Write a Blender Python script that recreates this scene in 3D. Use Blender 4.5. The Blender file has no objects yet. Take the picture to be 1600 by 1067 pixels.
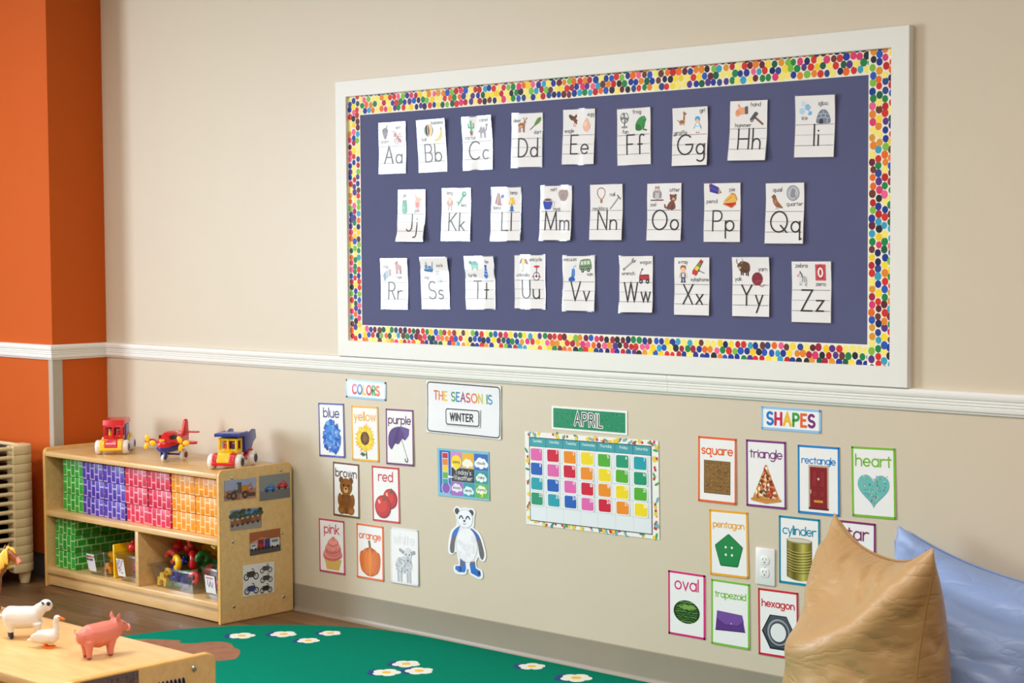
import bpy, bmesh, math, random
import numpy as np
from mathutils import Vector, Matrix

S = bpy.context.scene
COL = S.collection
R = math.radians

# ---------------------------------------------------------------- camera
cam = bpy.data.objects.new('camera', bpy.data.cameras.new('camera'))
COL.objects.link(cam)
S.camera = cam
cam.location = (5.4635, -4.5973, 1.4535)
_yaw, _pit, _roll = -0.7496, -0.0541, -0.0058
_f = Vector((math.sin(_yaw) * math.cos(_pit), math.cos(_yaw) * math.cos(_pit), math.sin(_pit)))
_r = Vector((math.cos(_yaw), -math.sin(_yaw), 0))
_u = _r.cross(_f)
_r2 = _r * math.cos(_roll) + _u * math.sin(_roll)
_u2 = _u * math.cos(_roll) - _r * math.sin(_roll)
_m = Matrix((_r2, _u2, -_f)).transposed().to_4x4()
_m.translation = cam.location
cam.matrix_world = _m
cam.data.sensor_width = 36
cam.data.lens = 2796.2 / 1600 * 36
cam.data.clip_start = 0.05
cam.data.dof.use_dof = True
cam.data.dof.focus_distance = 5.7
cam.data.dof.aperture_fstop = 9.0

# ---------------------------------------------------------------- view, world, lights
S.view_settings.view_transform = 'Standard'
S.view_settings.look = 'None'
S.view_settings.gamma = 1
S.view_settings.use_curve_mapping = False
S.view_settings.exposure = -0.03
S.cycles.use_denoising = True
S.cycles.max_bounces = 8
S.cycles.diffuse_bounces = 5
S.cycles.glossy_bounces = 3
S.cycles.transparent_max_bounces = 16
S.cycles.caustics_reflective = False
S.cycles.caustics_refractive = False

world = bpy.data.worlds.new('world')
S.world = world
world.use_nodes = True
_bg = world.node_tree.nodes['Background']
_bg.inputs[0].default_value = (0.80, 0.92, 1.0, 1)
_bg.inputs[1].default_value = 3.0


def area_light(name, loc, target, sx, sy, power, color):
    l = bpy.data.lights.new(name, 'AREA')
    l.shape = 'RECTANGLE'
    l.size, l.size_y = sx, sy
    l.energy = power
    l.color = color
    o = bpy.data.objects.new(name, l)
    o.location = loc
    o.rotation_euler = (Vector(target) - Vector(loc)).to_track_quat('-Z', 'Y').to_euler()
    COL.objects.link(o)
    return o


ROOM_X0, ROOM_X1, ROOM_Y0, ROOM_Z = -3.6, 7.2, -7.6, 2.9
# daylight falling through the two windows of the left wall
area_light('window_daylight', (ROOM_X0 + 0.05, -4.15, 1.52), (0, -4.15, 1.52), 2.0, 2.06, 235, (0.78, 0.90, 1.0))
# warm ceiling panels of the room
for _x, _y in ((-1.0, -2.6), (1.6, -2.6), (4.2, -2.6), (1.6, -5.2), (4.2, -5.2)):
    area_light('ceiling_panel_light', (_x, _y, ROOM_Z - 0.03), (_x, _y, 0), 1.2, 0.6, 50, (1.0, 0.965, 0.92))


# ---------------------------------------------------------------- materials
def lin(c):
    c = c / 255.0
    return c / 12.92 if c <= 0.04045 else ((c + 0.055) / 1.055) ** 2.4


def rgb(r, g, b):
    return (lin(r), lin(g), lin(b), 1.0)


_MATS = {}


def mat(name, color=(200, 200, 200), rough=0.5, spec=0.5, metal=0.0, coat=0.0, noise=None, bump=None, sheen=0.0):
    """Procedural surface: base colour with a soft noise variation and, if asked, a fine bump."""
    if name in _MATS:
        return _MATS[name]
    m = bpy.data.materials.new(name)
    m.use_nodes = True
    nt = m.node_tree
    b = nt.nodes['Principled BSDF']
    c = rgb(*color)
    b.inputs['Base Color'].default_value = c
    b.inputs['Roughness'].default_value = rough
    b.inputs['Specular IOR Level'].default_value = spec
    b.inputs['Metallic'].default_value = metal
    b.inputs['Coat Weight'].default_value = coat
    b.inputs['Coat Roughness'].default_value = 0.08
    if sheen:
        b.inputs['Sheen Weight'].default_value = sheen
    tc = nt.nodes.new('ShaderNodeTexCoord')
    sc_, amt = noise if noise else (30.0, 0.03)
    n = nt.nodes.new('ShaderNodeTexNoise')
    n.inputs['Scale'].default_value = sc_
    n.inputs['Detail'].default_value = 4
    nt.links.new(tc.outputs['Object'], n.inputs['Vector'])
    mr = nt.nodes.new('ShaderNodeMapRange')
    mr.inputs['To Min'].default_value = 1 - amt
    mr.inputs['To Max'].default_value = 1 + amt
    nt.links.new(n.outputs['Fac'], mr.inputs['Value'])
    h = nt.nodes.new('ShaderNodeHueSaturation')
    h.inputs['Color'].default_value = c
    nt.links.new(mr.outputs[0], h.inputs['Value'])
    nt.links.new(h.outputs[0], b.inputs['Base Color'])
    if bump:
        n2 = nt.nodes.new('ShaderNodeTexNoise')
        n2.inputs['Scale'].default_value = bump[0]
        n2.inputs['Detail'].default_value = 5
        nt.links.new(tc.outputs['Object'], n2.inputs['Vector'])
        bp = nt.nodes.new('ShaderNodeBump')
        bp.inputs['Strength'].default_value = bump[1]
        bp.inputs['Distance'].default_value = bump[2]
        nt.links.new(n2.outputs['Fac'], bp.inputs['Height'])
        nt.links.new(bp.outputs[0], b.inputs['Normal'])
    _MATS[name] = m
    return m


def wood_mat(name, dark, light, scale=(1.5, 14, 14), rough=0.35, coat=0.2):
    if name in _MATS:
        return _MATS[name]
    m = bpy.data.materials.new(name)
    m.use_nodes = True
    nt = m.node_tree
    b = nt.nodes['Principled BSDF']
    tc = nt.nodes.new('ShaderNodeTexCoord')
    mp = nt.nodes.new('ShaderNodeMapping')
    mp.inputs['Scale'].default_value = scale
    n = nt.nodes.new('ShaderNodeTexNoise')
    n.inputs['Scale'].default_value = 4
    n.inputs['Detail'].default_value = 6
    n.inputs['Distortion'].default_value = 0.6
    cr = nt.nodes.new('ShaderNodeValToRGB')
    cr.color_ramp.elements[0].position = 0.3
    cr.color_ramp.elements[0].color = rgb(*dark)
    cr.color_ramp.elements[1].position = 0.7
    cr.color_ramp.elements[1].color = rgb(*light)
    nt.links.new(tc.outputs['Object'], mp.inputs[0])
    nt.links.new(mp.outputs[0], n.inputs['Vector'])
    nt.links.new(n.outputs['Fac'], cr.inputs[0])
    nt.links.new(cr.outputs[0], b.inputs['Base Color'])
    b.inputs['Roughness'].default_value = rough
    b.inputs['Coat Weight'].default_value = coat
    b.inputs['Coat Roughness'].default_value = 0.15
    _MATS[name] = m
    return m


def floor_mat():
    m = bpy.data.materials.new('vinyl_plank_floor')
    m.use_nodes = True
    nt = m.node_tree
    b = nt.nodes['Principled BSDF']
    tc = nt.nodes.new('ShaderNodeTexCoord')
    br = nt.nodes.new('ShaderNodeTexBrick')
    br.inputs['Scale'].default_value = 1.0
    br.inputs['Brick Width'].default_value = 1.2
    br.inputs['Row Height'].default_value = 0.15
    br.inputs['Mortar Size'].default_value = 0.0012
    br.inputs['Color1'].default_value = rgb(142, 106, 72)
    br.inputs['Color2'].default_value = rgb(112, 82, 54)
    br.inputs['Mortar'].default_value = rgb(60, 44, 30)
    mp = nt.nodes.new('ShaderNodeMapping')
    mp.inputs['Scale'].default_value = (1.2, 22, 1)
    n = nt.nodes.new('ShaderNodeTexNoise')
    n.inputs['Scale'].default_value = 2.5
    n.inputs['Detail'].default_value = 7
    n.inputs['Distortion'].default_value = 1.0
    mx = nt.nodes.new('ShaderNodeMixRGB')
    mx.blend_type = 'MULTIPLY'
    mx.inputs[0].default_value = 0.75
    cr = nt.nodes.new('ShaderNodeValToRGB')
    cr.color_ramp.elements[0].position = 0.3
    cr.color_ramp.elements[0].color = (0.36, 0.33, 0.31, 1)
    cr.color_ramp.elements[1].position = 0.72
    cr.color_ramp.elements[1].color = (1.15, 1.12, 1.08, 1)
    nt.links.new(tc.outputs['Object'], br.inputs['Vector'])
    nt.links.new(tc.outputs['Object'], mp.inputs[0])
    nt.links.new(mp.outputs[0], n.inputs['Vector'])
    nt.links.new(n.outputs['Fac'], cr.inputs[0])
    nt.links.new(br.outputs['Color'], mx.inputs[1])
    nt.links.new(cr.outputs[0], mx.inputs[2])
    nt.links.new(mx.outputs[0], b.inputs['Base Color'])
    b.inputs['Roughness'].default_value = 0.42
    return m


def clear_mat(name, tint=(225, 232, 238), alpha=0.82, rough=0.08):
    """Clear plastic: mostly see-through with a glossy skin."""
    if name in _MATS:
        return _MATS[name]
    m = bpy.data.materials.new(name)
    m.use_nodes = True
    nt = m.node_tree
    nt.nodes.remove(nt.nodes['Principled BSDF'])
    out = nt.nodes['Material Output']
    t = nt.nodes.new('ShaderNodeBsdfTransparent')
    t.inputs[0].default_value = rgb(*tint)
    g = nt.nodes.new('ShaderNodeBsdfGlossy')
    g.inputs['Color'].default_value = rgb(*tint)
    g.inputs['Roughness'].default_value = rough
    fr = nt.nodes.new('ShaderNodeLayerWeight')
    fr.inputs[0].default_value = 0.35
    mr = nt.nodes.new('ShaderNodeMapRange')
    mr.inputs['To Min'].default_value = 1 - alpha
    mr.inputs['To Max'].default_value = min(1.0, 1 - alpha + 0.14)
    nt.links.new(fr.outputs['Fresnel'], mr.inputs['Value'])
    mx = nt.nodes.new('ShaderNodeMixShader')
    nt.links.new(mr.outputs[0], mx.inputs[0])
    nt.links.new(t.outputs[0], mx.inputs[1])
    nt.links.new(g.outputs[0], mx.inputs[2])
    nt.links.new(mx.outputs[0], out.inputs[0])
    _MATS[name] = m
    return m


def print_mat(name, rough=0.45, coat=0.7, coat_rough=0.05, spec=0.22):
    """Printed sheet: ink colours come from the mesh's own 'ink' attribute, a lamination gives the gloss."""
    if name in _MATS:
        return _MATS[name]
    m = bpy.data.materials.new(name)
    m.use_nodes = True
    nt = m.node_tree
    b = nt.nodes['Principled BSDF']
    a = nt.nodes.new('ShaderNodeAttribute')
    a.attribute_name = 'ink'
    nt.links.new(a.outputs['Color'], b.inputs['Base Color'])
    b.inputs['Roughness'].default_value = rough
    b.inputs['Specular IOR Level'].default_value = spec
    b.inputs['Coat Weight'].default_value = coat
    b.inputs['Coat Roughness'].default_value = coat_rough
    _MATS[name] = m
    return m


# ---------------------------------------------------------------- mesh helpers
def tag(o, label=None, cat=None, group=None, kind=None):
    for k, v in (('label', label), ('category', cat), ('group', group), ('kind', kind)):
        if v:
            o[k] = v
    return o


def empty(name, loc=(0, 0, 0), rz=0.0):
    o = bpy.data.objects.new(name, None)
    o.location = loc
    o.rotation_euler = (0, 0, rz)
    o.empty_display_size = 0.05
    COL.objects.link(o)
    return o


def rotz(a):
    return Matrix.Rotation(a, 4, 'Z')


class MB:
    """Collects shapes and links them as one mesh object."""

    def __init__(self):
        self.v, self.f, self.mi = [], [], []

    def add(self, vs, fs, mi=0, M=None):
        k = len(self.v)
        if M is not None:
            vs = [M @ Vector(p) for p in vs]
        self.v += [tuple(p) for p in vs]
        self.f += [tuple(i + k for i in f) for f in fs]
        self.mi += [mi] * len(fs)
        return self

    def from_bm(self, bm, mi=0, M=None):
        bm.verts.ensure_lookup_table()
        for i, v in enumerate(bm.verts):
            v.index = i
        self.add([v.co.copy() for v in bm.verts], [[v.index for v in f.verts] for f in bm.faces], mi, M)
        bm.free()
        return self

    def box(self, c, s, bev=0.0, seg=2, mi=0, M=None):
        bm = bmesh.new()
        bmesh.ops.create_cube(bm, size=1)
        for v in bm.verts:
            v.co = Vector((v.co.x * s[0] + c[0], v.co.y * s[1] + c[1], v.co.z * s[2] + c[2]))
        if bev:
            bmesh.ops.bevel(bm, geom=bm.edges[:], offset=bev, segments=seg, affect='EDGES', profile=0.5)
        return self.from_bm(bm, mi, M)

    def wedge(self, c, s, top=(1, 1), shift=(0, 0), bev=0.0, seg=2, mi=0, M=None):
        """box whose top face is scaled by TOP and moved by SHIFT"""
        bm = bmesh.new()
        bmesh.ops.create_cube(bm, size=1)
        for v in bm.verts:
            k = v.co.z > 0
            x = v.co.x * s[0] * (top[0] if k else 1) + (shift[0] if k else 0)
            y = v.co.y * s[1] * (top[1] if k else 1) + (shift[1] if k else 0)
            v.co = Vector((x + c[0], y + c[1], v.co.z * s[2] + c[2]))
        if bev:
            bmesh.ops.bevel(bm, geom=bm.edges[:], offset=bev, segments=seg, affect='EDGES', profile=0.5)
        return self.from_bm(bm, mi, M)

    def prism(self, pts, axis, a, b, bev=0.0, seg=2, mi=0, M=None):
        """polygon pts (2-D) extruded along AXIS from a to b. axis x: (y,z), y: (x,z), z: (x,y)"""
        bm = bmesh.new()

        def P(p, d):
            return {'x': (d, p[0], p[1]), 'y': (p[0], d, p[1]), 'z': (p[0], p[1], d)}[axis]
        lo = [bm.verts.new(P(p, a)) for p in pts]
        hi = [bm.verts.new(P(p, b)) for p in pts]
        n = len(pts)
        bm.faces.new(lo[::-1])
        bm.faces.new(hi)
        for i in range(n):
            bm.faces.new((lo[i], lo[(i + 1) % n], hi[(i + 1) % n], hi[i]))
        bmesh.ops.recalc_face_normals(bm, faces=bm.faces[:])
        if bev:
            ed = [e for e in bm.edges if (e.verts[0] in lo) == (e.verts[1] in lo)]
            bmesh.ops.bevel(bm, geom=ed, offset=bev, segments=seg, affect='EDGES', profile=0.5)
        return self.from_bm(bm, mi, M)

    def loft(self, rings, cap=True, mi=0, M=None, closed=True):
        n = len(rings[0])
        vs = [p for r in rings for p in r]
        fs = []
        for i in range(len(rings) - 1):
            for j in range(n if closed else n - 1):
                a, b = i * n + j, i * n + (j + 1) % n
                fs.append((a, b, b + n, a + n))
        if cap:
            fs.append(tuple(range(n))[::-1])
            fs.append(tuple(range((len(rings) - 1) * n, len(rings) * n)))
        return self.add(vs, fs, mi, M)

    def cyl(self, p0, p1, r0, r1=None, n=20, mi=0, M=None, bev=0.0):
        r1 = r0 if r1 is None else r1
        p0, p1 = Vector(p0), Vector(p1)
        d = (p1 - p0).normalized()
        a = d.orthogonal().normalized()
        b = d.cross(a)
        st = [(p0, r0), (p1, r1)]
        if bev:
            st = [(p0, r0 - bev), (p0 + d * bev * 0.3, r0 - bev * 0.3), (p0 + d * bev, r0), (p1 - d * bev, r1), (p1 - d * bev * 0.3, r1 - bev * 0.3), (p1, r1 - bev)]
        rings = [[p + (a * math.cos(2 * math.pi * i / n) + b * math.sin(2 * math.pi * i / n)) * r for i in range(n)] for p, r in st]
        return self.loft(rings, True, mi, M)

    def tube(self, pts, rad, n=10, mi=0, M=None, flat=1.0):
        """round tube through pts with a radius per point; FLAT scales the second axis"""
        pts = [Vector(p) for p in pts]
        if not hasattr(rad, '__len__'):
            rad = [rad] * len(pts)
        rings = []
        a = None
        for i, p in enumerate(pts):
            d = (pts[min(i + 1, len(pts) - 1)] - pts[max(i - 1, 0)]).normalized()
            if a is None:
                a = d.orthogonal().normalized()
                if abs(d.y) < 0.9:
                    a = (Vector((0, 1, 0)) - d * d.y).normalized()
            else:
                a = (a - d * a.dot(d)).normalized()
            b = d.cross(a)
            rings.append([p + (a * math.cos(2 * math.pi * k / n) * flat + b * math.sin(2 * math.pi * k / n)) * rad[i] for k in range(n)])
        return self.loft(rings, True, mi, M)

    def ball(self, c, r, n=14, mi=0, M=None):
        if not hasattr(r, '__len__'):
            r = (r, r, r)
        rings = []
        m = max(5, n // 2)
        for i in range(1, m):
            t = math.pi * i / m
            rings.append([(c[0] + r[0] * math.sin(t) * math.cos(2 * math.pi * k / n), c[1] + r[1] * math.sin(t) * math.sin(2 * math.pi * k / n), c[2] - r[2] * math.cos(t)) for k in range(n)])
        vs = [p for q in rings for p in q] + [(c[0], c[1], c[2] - r[2]), (c[0], c[1], c[2] + r[2])]
        fs = []
        for i in range(len(rings) - 1):
            for j in range(n):
                a, b = i * n + j, i * n + (j + 1) % n
                fs.append((a, b, b + n, a + n))
        lo, hi = len(vs) - 2, len(vs) - 1
        for j in range(n):
            fs.append((lo, (j + 1) % n, j))
            fs.append((hi, (len(rings) - 1) * n + j, (len(rings) - 1) * n + (j + 1) % n))
        return self.add(vs, fs, mi, M)

    def lathe(self, prof, n=28, mi=0, M=None, axis='z', c=(0, 0, 0)):
        """closed profile [(r, h)] spun round an axis through c"""
        def P(r, h, t):
            x, y = r * math.cos(t), r * math.sin(t)
            q = {'z': (x, y, h), 'x': (h, x, y), 'y': (y, h, x)}[axis]
            return (q[0] + c[0], q[1] + c[1], q[2] + c[2])
        rings = [[P(r, h, 2 * math.pi * k / n) for k in range(n)] for r, h in prof]
        return self.loft(rings, True, mi, M)

    def mesh(self, name, mats, smooth=True, angle=38):
        me = bpy.data.meshes.new(name)
        me.from_pydata(self.v, [], self.f)
        if not isinstance(mats, (list, tuple)):
            mats = [mats]
        for m in mats:
            me.materials.append(m)
        me.polygons.foreach_set('material_index', self.mi)
        bm = bmesh.new()
        bm.from_mesh(me)
        bmesh.ops.recalc_face_normals(bm, faces=bm.faces[:])
        bm.to_mesh(me)
        bm.free()
        if smooth:
            me.polygons.foreach_set('use_smooth', [True] * len(me.polygons))
            me.set_sharp_from_angle(angle=R(angle))
        me.update()
        return me

    def build(self, name, mats, parent=None, loc=None, rot=None, smooth=True, angle=38):
        o = bpy.data.objects.new(name, self.mesh(name, mats, smooth, angle))
        COL.objects.link(o)
        if parent:
            o.parent = parent
        if loc:
            o.location = loc
        if rot:
            o.rotation_euler = rot
        return o


def copy_tree(o, parent=None):
    c = o.copy()
    COL.objects.link(c)
    if parent:
        c.parent = parent
    for ch in [x for x in o.children]:
        copy_tree(ch, c)
    return c


def smooth_poly(pts, n=5, closed=True):
    """Catmull-Rom through pts"""
    out = []
    m = len(pts)
    rng = range(m) if closed else range(m - 1)
    for i in rng:
        if closed:
            p0, p1, p2, p3 = pts[(i - 1) % m], pts[i], pts[(i + 1) % m], pts[(i + 2) % m]
        else:
            p0, p1, p2, p3 = pts[max(i - 1, 0)], pts[i], pts[i + 1], pts[min(i + 2, m - 1)]
        for k in range(n):
            t = k / n
            out.append(tuple(0.5 * (2 * b + (c - a) * t + (2 * a - 5 * b + 4 * c - d) * t * t + (3 * b - a - 3 * c + d) * t ** 3) for a, b, c, d in zip(p0, p1, p2, p3)))
    if not closed:
        out.append(tuple(pts[-1]))
    return out


def rrect(w, h, r, n=5, cx=0, cy=0):
    out = []
    for sx, sy, a0 in ((1, -1, -90), (1, 1, 0), (-1, 1, 90), (-1, -1, 180)):
        for k in range(n + 1):
            a = R(a0 + 90 * k / n)
            out.append((cx + sx * (w / 2 - r) + r * math.cos(a), cy + sy * (h / 2 - r) + r * math.sin(a)))
    return out
# ---------------------------------------------------------------- lettering drawn with strokes
def arc(cx, cy, rx, ry, a0, a1, n=None):
    n = n or max(4, int(abs(a1 - a0) / 18))
    return [(cx + rx * math.cos(R(a0 + (a1 - a0) * i / n)), cy + ry * math.sin(R(a0 + (a1 - a0) * i / n))) for i in range(n + 1)]


def glyph(ch, X=0.5, D=0.32):
    """(strokes, width) of a round stick-and-ball letter: capitals 1 high, small letters X high, tails D deep"""
    r = X / 2
    o = arc(r, r, r, r, 0, 360)
    if ch == 'a':
        return [o, [(X, X), (X, 0)]], X
    if ch == 'b':
        return [[(0, 1), (0, 0)], o], X
    if ch == 'c':
        return [arc(r, r, r, r, 48, 312)], X * 0.86
    if ch == 'd':
        return [o, [(X, 1), (X, 0)]], X
    if ch == 'e':
        return [[(0, r), (X, r)] + arc(r, r, r, r, 0, 318)], X
    if ch == 'f':
        q = X * 0.3
        return [arc(q + X * 0.22, 1 - q, q, q, 40, 180) + [(X * 0.22, 0)], [(0, X), (X * 0.55, X)]], X * 0.66
    if ch == 'g':
        return [o, [(X, X), (X, -D + r * 0.8)] + arc(r, -D + r * 0.8, r, r * 0.8, 0, -140)], X
    if ch == 'h':
        return [[(0, 1), (0, 0)], arc(r * 0.9, X - r * 0.9, r * 0.9, r * 0.9, 180, 0) + [(r * 1.8, 0)]], r * 1.8
    if ch == 'i':
        return [[(0, X), (0, 0)], [(0, X + 0.2), (0, X + 0.201)]], 0.0
    if ch == 'j':
        return [[(r * 0.7, X), (r * 0.7, -D + r * 0.7)] + arc(0, -D + r * 0.7, r * 0.7, r * 0.7, 0, -110), [(r * 0.7, X + 0.2), (r * 0.7, X + 0.201)]], r * 0.7
    if ch == 'k':
        return [[(0, 1), (0, 0)], [(X * 0.75, X), (0, X * 0.42)], [(X * 0.2, X * 0.55), (X * 0.8, 0)]], X * 0.8
    if ch == 'l':
        return [[(0, 1), (0, 0)]], 0.0
    if ch == 'm':
        q = X * 0.33
        return [[(0, X), (0, 0)], arc(q, X - q, q, q, 180, 0) + [(2 * q, 0)], arc(3 * q, X - q, q, q, 180, 0) + [(4 * q, 0)]], 4 * q
    if ch == 'n':
        return [[(0, X), (0, 0)], arc(r * 0.9, X - r * 0.9, r * 0.9, r * 0.9, 180, 0) + [(r * 1.8, 0)]], r * 1.8
    if ch == 'o':
        return [o], X
    if ch == 'p':
        return [[(0, X), (0, -D)], o], X
    if ch == 'q':
        return [o, [(X, X), (X, -D), (X * 1.2, -D + 0.03)]], X * 1.1
    if ch == 'r':
        return [[(0, X), (0, 0)], arc(r, X - r, r, r, 180, 62)], X * 0.66
    if ch == 's':
        q, e = X * 0.25, X * 0.34
        return [arc(e, X - q, e, q, 35, 270) + arc(e, q, e, q, 90, -145)], e * 2
    if ch == 't':
        return [[(X * 0.3, 0.88), (X * 0.3, 0)], [(0, X), (X * 0.62, X)]], X * 0.62
    if ch == 'u':
        q = r * 0.9
        return [[(0, X), (0, q)] + arc(q, q, q, q, 180, 360), [(2 * q, X), (2 * q, 0)]], 2 * q
    if ch == 'v':
        return [[(0, X), (X * 0.42, 0), (X * 0.84, X)]], X * 0.84
    if ch == 'w':
        return [[(0, X), (X * 0.3, 0), (X * 0.6, X), (X * 0.9, 0), (X * 1.2, X)]], X * 1.2
    if ch == 'x':
        return [[(0, X), (X * 0.8, 0)], [(X * 0.8, X), (0, 0)]], X * 0.8
    if ch == 'y':
        return [[(0, X), (X * 0.42, 0)], [(X * 0.84, X), (X * 0.42 - D * 0.42, -D)]], X * 0.84
    if ch == 'z':
        return [[(0, X), (X * 0.78, X), (0, 0), (X * 0.8, 0)]], X * 0.8
    if ch == 'A':
        return [[(0, 0), (0.36, 1), (0.72, 0)], [(0.13, 0.36), (0.59, 0.36)]], 0.72
    if ch == 'B':
        return [[(0, 0), (0, 1), (0.3, 1)] + arc(0.3, 0.76, 0.24, 0.24, 90, -90) + [(0, 0.52)], [(0.3, 0.52)] + arc(0.32, 0.26, 0.26, 0.26, 90, -90) + [(0, 0)]], 0.58
    if ch == 'C':
        return [arc(0.48, 0.5, 0.48, 0.5, 48, 312)], 0.82
    if ch == 'D':
        return [[(0, 0), (0, 1), (0.2, 1)] + arc(0.2, 0.5, 0.46, 0.5, 90, -90) + [(0, 0)]], 0.66
    if ch == 'E':
        return [[(0.5, 1), (0, 1), (0, 0), (0.5, 0)], [(0, 0.52), (0.4, 0.52)]], 0.5
    if ch == 'F':
        return [[(0.5, 1), (0, 1), (0, 0)], [(0, 0.52), (0.38, 0.52)]], 0.5
    if ch == 'G':
        return [arc(0.48, 0.5, 0.48, 0.5, 48, 360) + [(0.52, 0.5)]], 0.96
    if ch == 'H':
        return [[(0, 0), (0, 1)], [(0.62, 0), (0.62, 1)], [(0, 0.5), (0.62, 0.5)]], 0.62
    if ch == 'I':
        return [[(0, 0), (0, 1)]], 0.0
    if ch == 'J':
        return [[(0.42, 1), (0.42, 0.22)] + arc(0.2, 0.22, 0.22, 0.22, 0, -150)], 0.42
    if ch == 'K':
        return [[(0, 0), (0, 1)], [(0.56, 1), (0, 0.45)], [(0.14, 0.58), (0.6, 0)]], 0.6
    if ch == 'L':
        return [[(0, 1), (0, 0), (0.48, 0)]], 0.48
    if ch == 'M':
        return [[(0, 0), (0.06, 1), (0.42, 0.04), (0.78, 1), (0.84, 0)]], 0.84
    if ch == 'N':
        return [[(0, 0), (0, 1), (0.62, 0), (0.62, 1)]], 0.62
    if ch == 'O':
        return [arc(0.48, 0.5, 0.48, 0.5, 0, 360)], 0.96
    if ch == 'P':
        return [[(0, 0), (0, 1), (0.3, 1)] + arc(0.3, 0.74, 0.26, 0.26, 90, -90) + [(0, 0.48)]], 0.56
    if ch == 'Q':
        return [arc(0.48, 0.5, 0.48, 0.5, 0, 360), [(0.58, 0.32), (0.94, -0.02)]], 0.96
    if ch == 'R':
        return [[(0, 0), (0, 1), (0.28, 1)] + arc(0.28, 0.75, 0.25, 0.25, 90, -90) + [(0, 0.5)], [(0.26, 0.5), (0.56, 0)]], 0.56
    if ch == 'S':
        return [arc(0.28, 0.74, 0.28, 0.26, 40, 265) + arc(0.28, 0.24, 0.3, 0.24, 85, -150)], 0.58
    if ch == 'T':
        return [[(0, 1), (0.6, 1)], [(0.3, 1), (0.3, 0)]], 0.6
    if ch == 'U':
        return [[(0, 1), (0, 0.28)] + arc(0.29, 0.28, 0.29, 0.28, 180, 360) + [(0.58, 1)]], 0.58
    if ch == 'V':
        return [[(0, 1), (0.33, 0), (0.66, 1)]], 0.66
    if ch == 'W':
        return [[(0, 1), (0.22, 0), (0.44, 1), (0.66, 0), (0.88, 1)]], 0.88
    if ch == 'X':
        return [[(0, 1), (0.6, 0)], [(0.6, 1), (0, 0)]], 0.6
    if ch == 'Y':
        return [[(0, 1), (0.3, 0.5), (0.6, 1)], [(0.3, 0.5), (0.3, 0)]], 0.6
    if ch == 'Z':
        return [[(0, 1), (0.6, 1), (0, 0), (0.62, 0)]], 0.62
    dig = {'0': ([arc(0.28, 0.5, 0.28, 0.5, 0, 360)], 0.56), '1': ([[(0, 0.8), (0.16, 1), (0.16, 0)]], 0.16),
           '2': ([arc(0.27, 0.73, 0.27, 0.27, 170, -35) + [(0, 0), (0.54, 0)]], 0.54),
           '3': ([arc(0.25, 0.76, 0.25, 0.24, 150, -90) + arc(0.25, 0.26, 0.28, 0.26, 90, -150)], 0.53),
           '4': ([[(0.42, 0), (0.42, 1), (0, 0.32), (0.56, 0.32)]], 0.56),
           '5': ([[(0.5, 1), (0.08, 1), (0.04, 0.56)] + arc(0.25, 0.31, 0.28, 0.31, 120, -150)], 0.53),
           '6': ([arc(0.27, 0.29, 0.27, 0.29, 0, 360), [(0.03, 0.4), (0.36, 1)]], 0.54),
           '7': ([[(0, 1), (0.52, 1), (0.14, 0)]], 0.52),
           '8': ([arc(0.26, 0.76, 0.22, 0.24, 0, 360), arc(0.26, 0.26, 0.26, 0.26, 0, 360)], 0.52),
           '9': ([arc(0.27, 0.71, 0.27, 0.29, 0, 360), [(0.53, 0.62), (0.22, 0)]], 0.54)}
    if ch in dig:
        return dig[ch]
    if ch == '-':
        return [[(0, 0.36), (0.25, 0.36)]], 0.25
    if ch == "'":
        return [[(0, 1), (0, 0.78)]], 0.0
    return [], 0.25


INK = {'white': (240, 238, 240), 'black': (28, 26, 32)}


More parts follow.
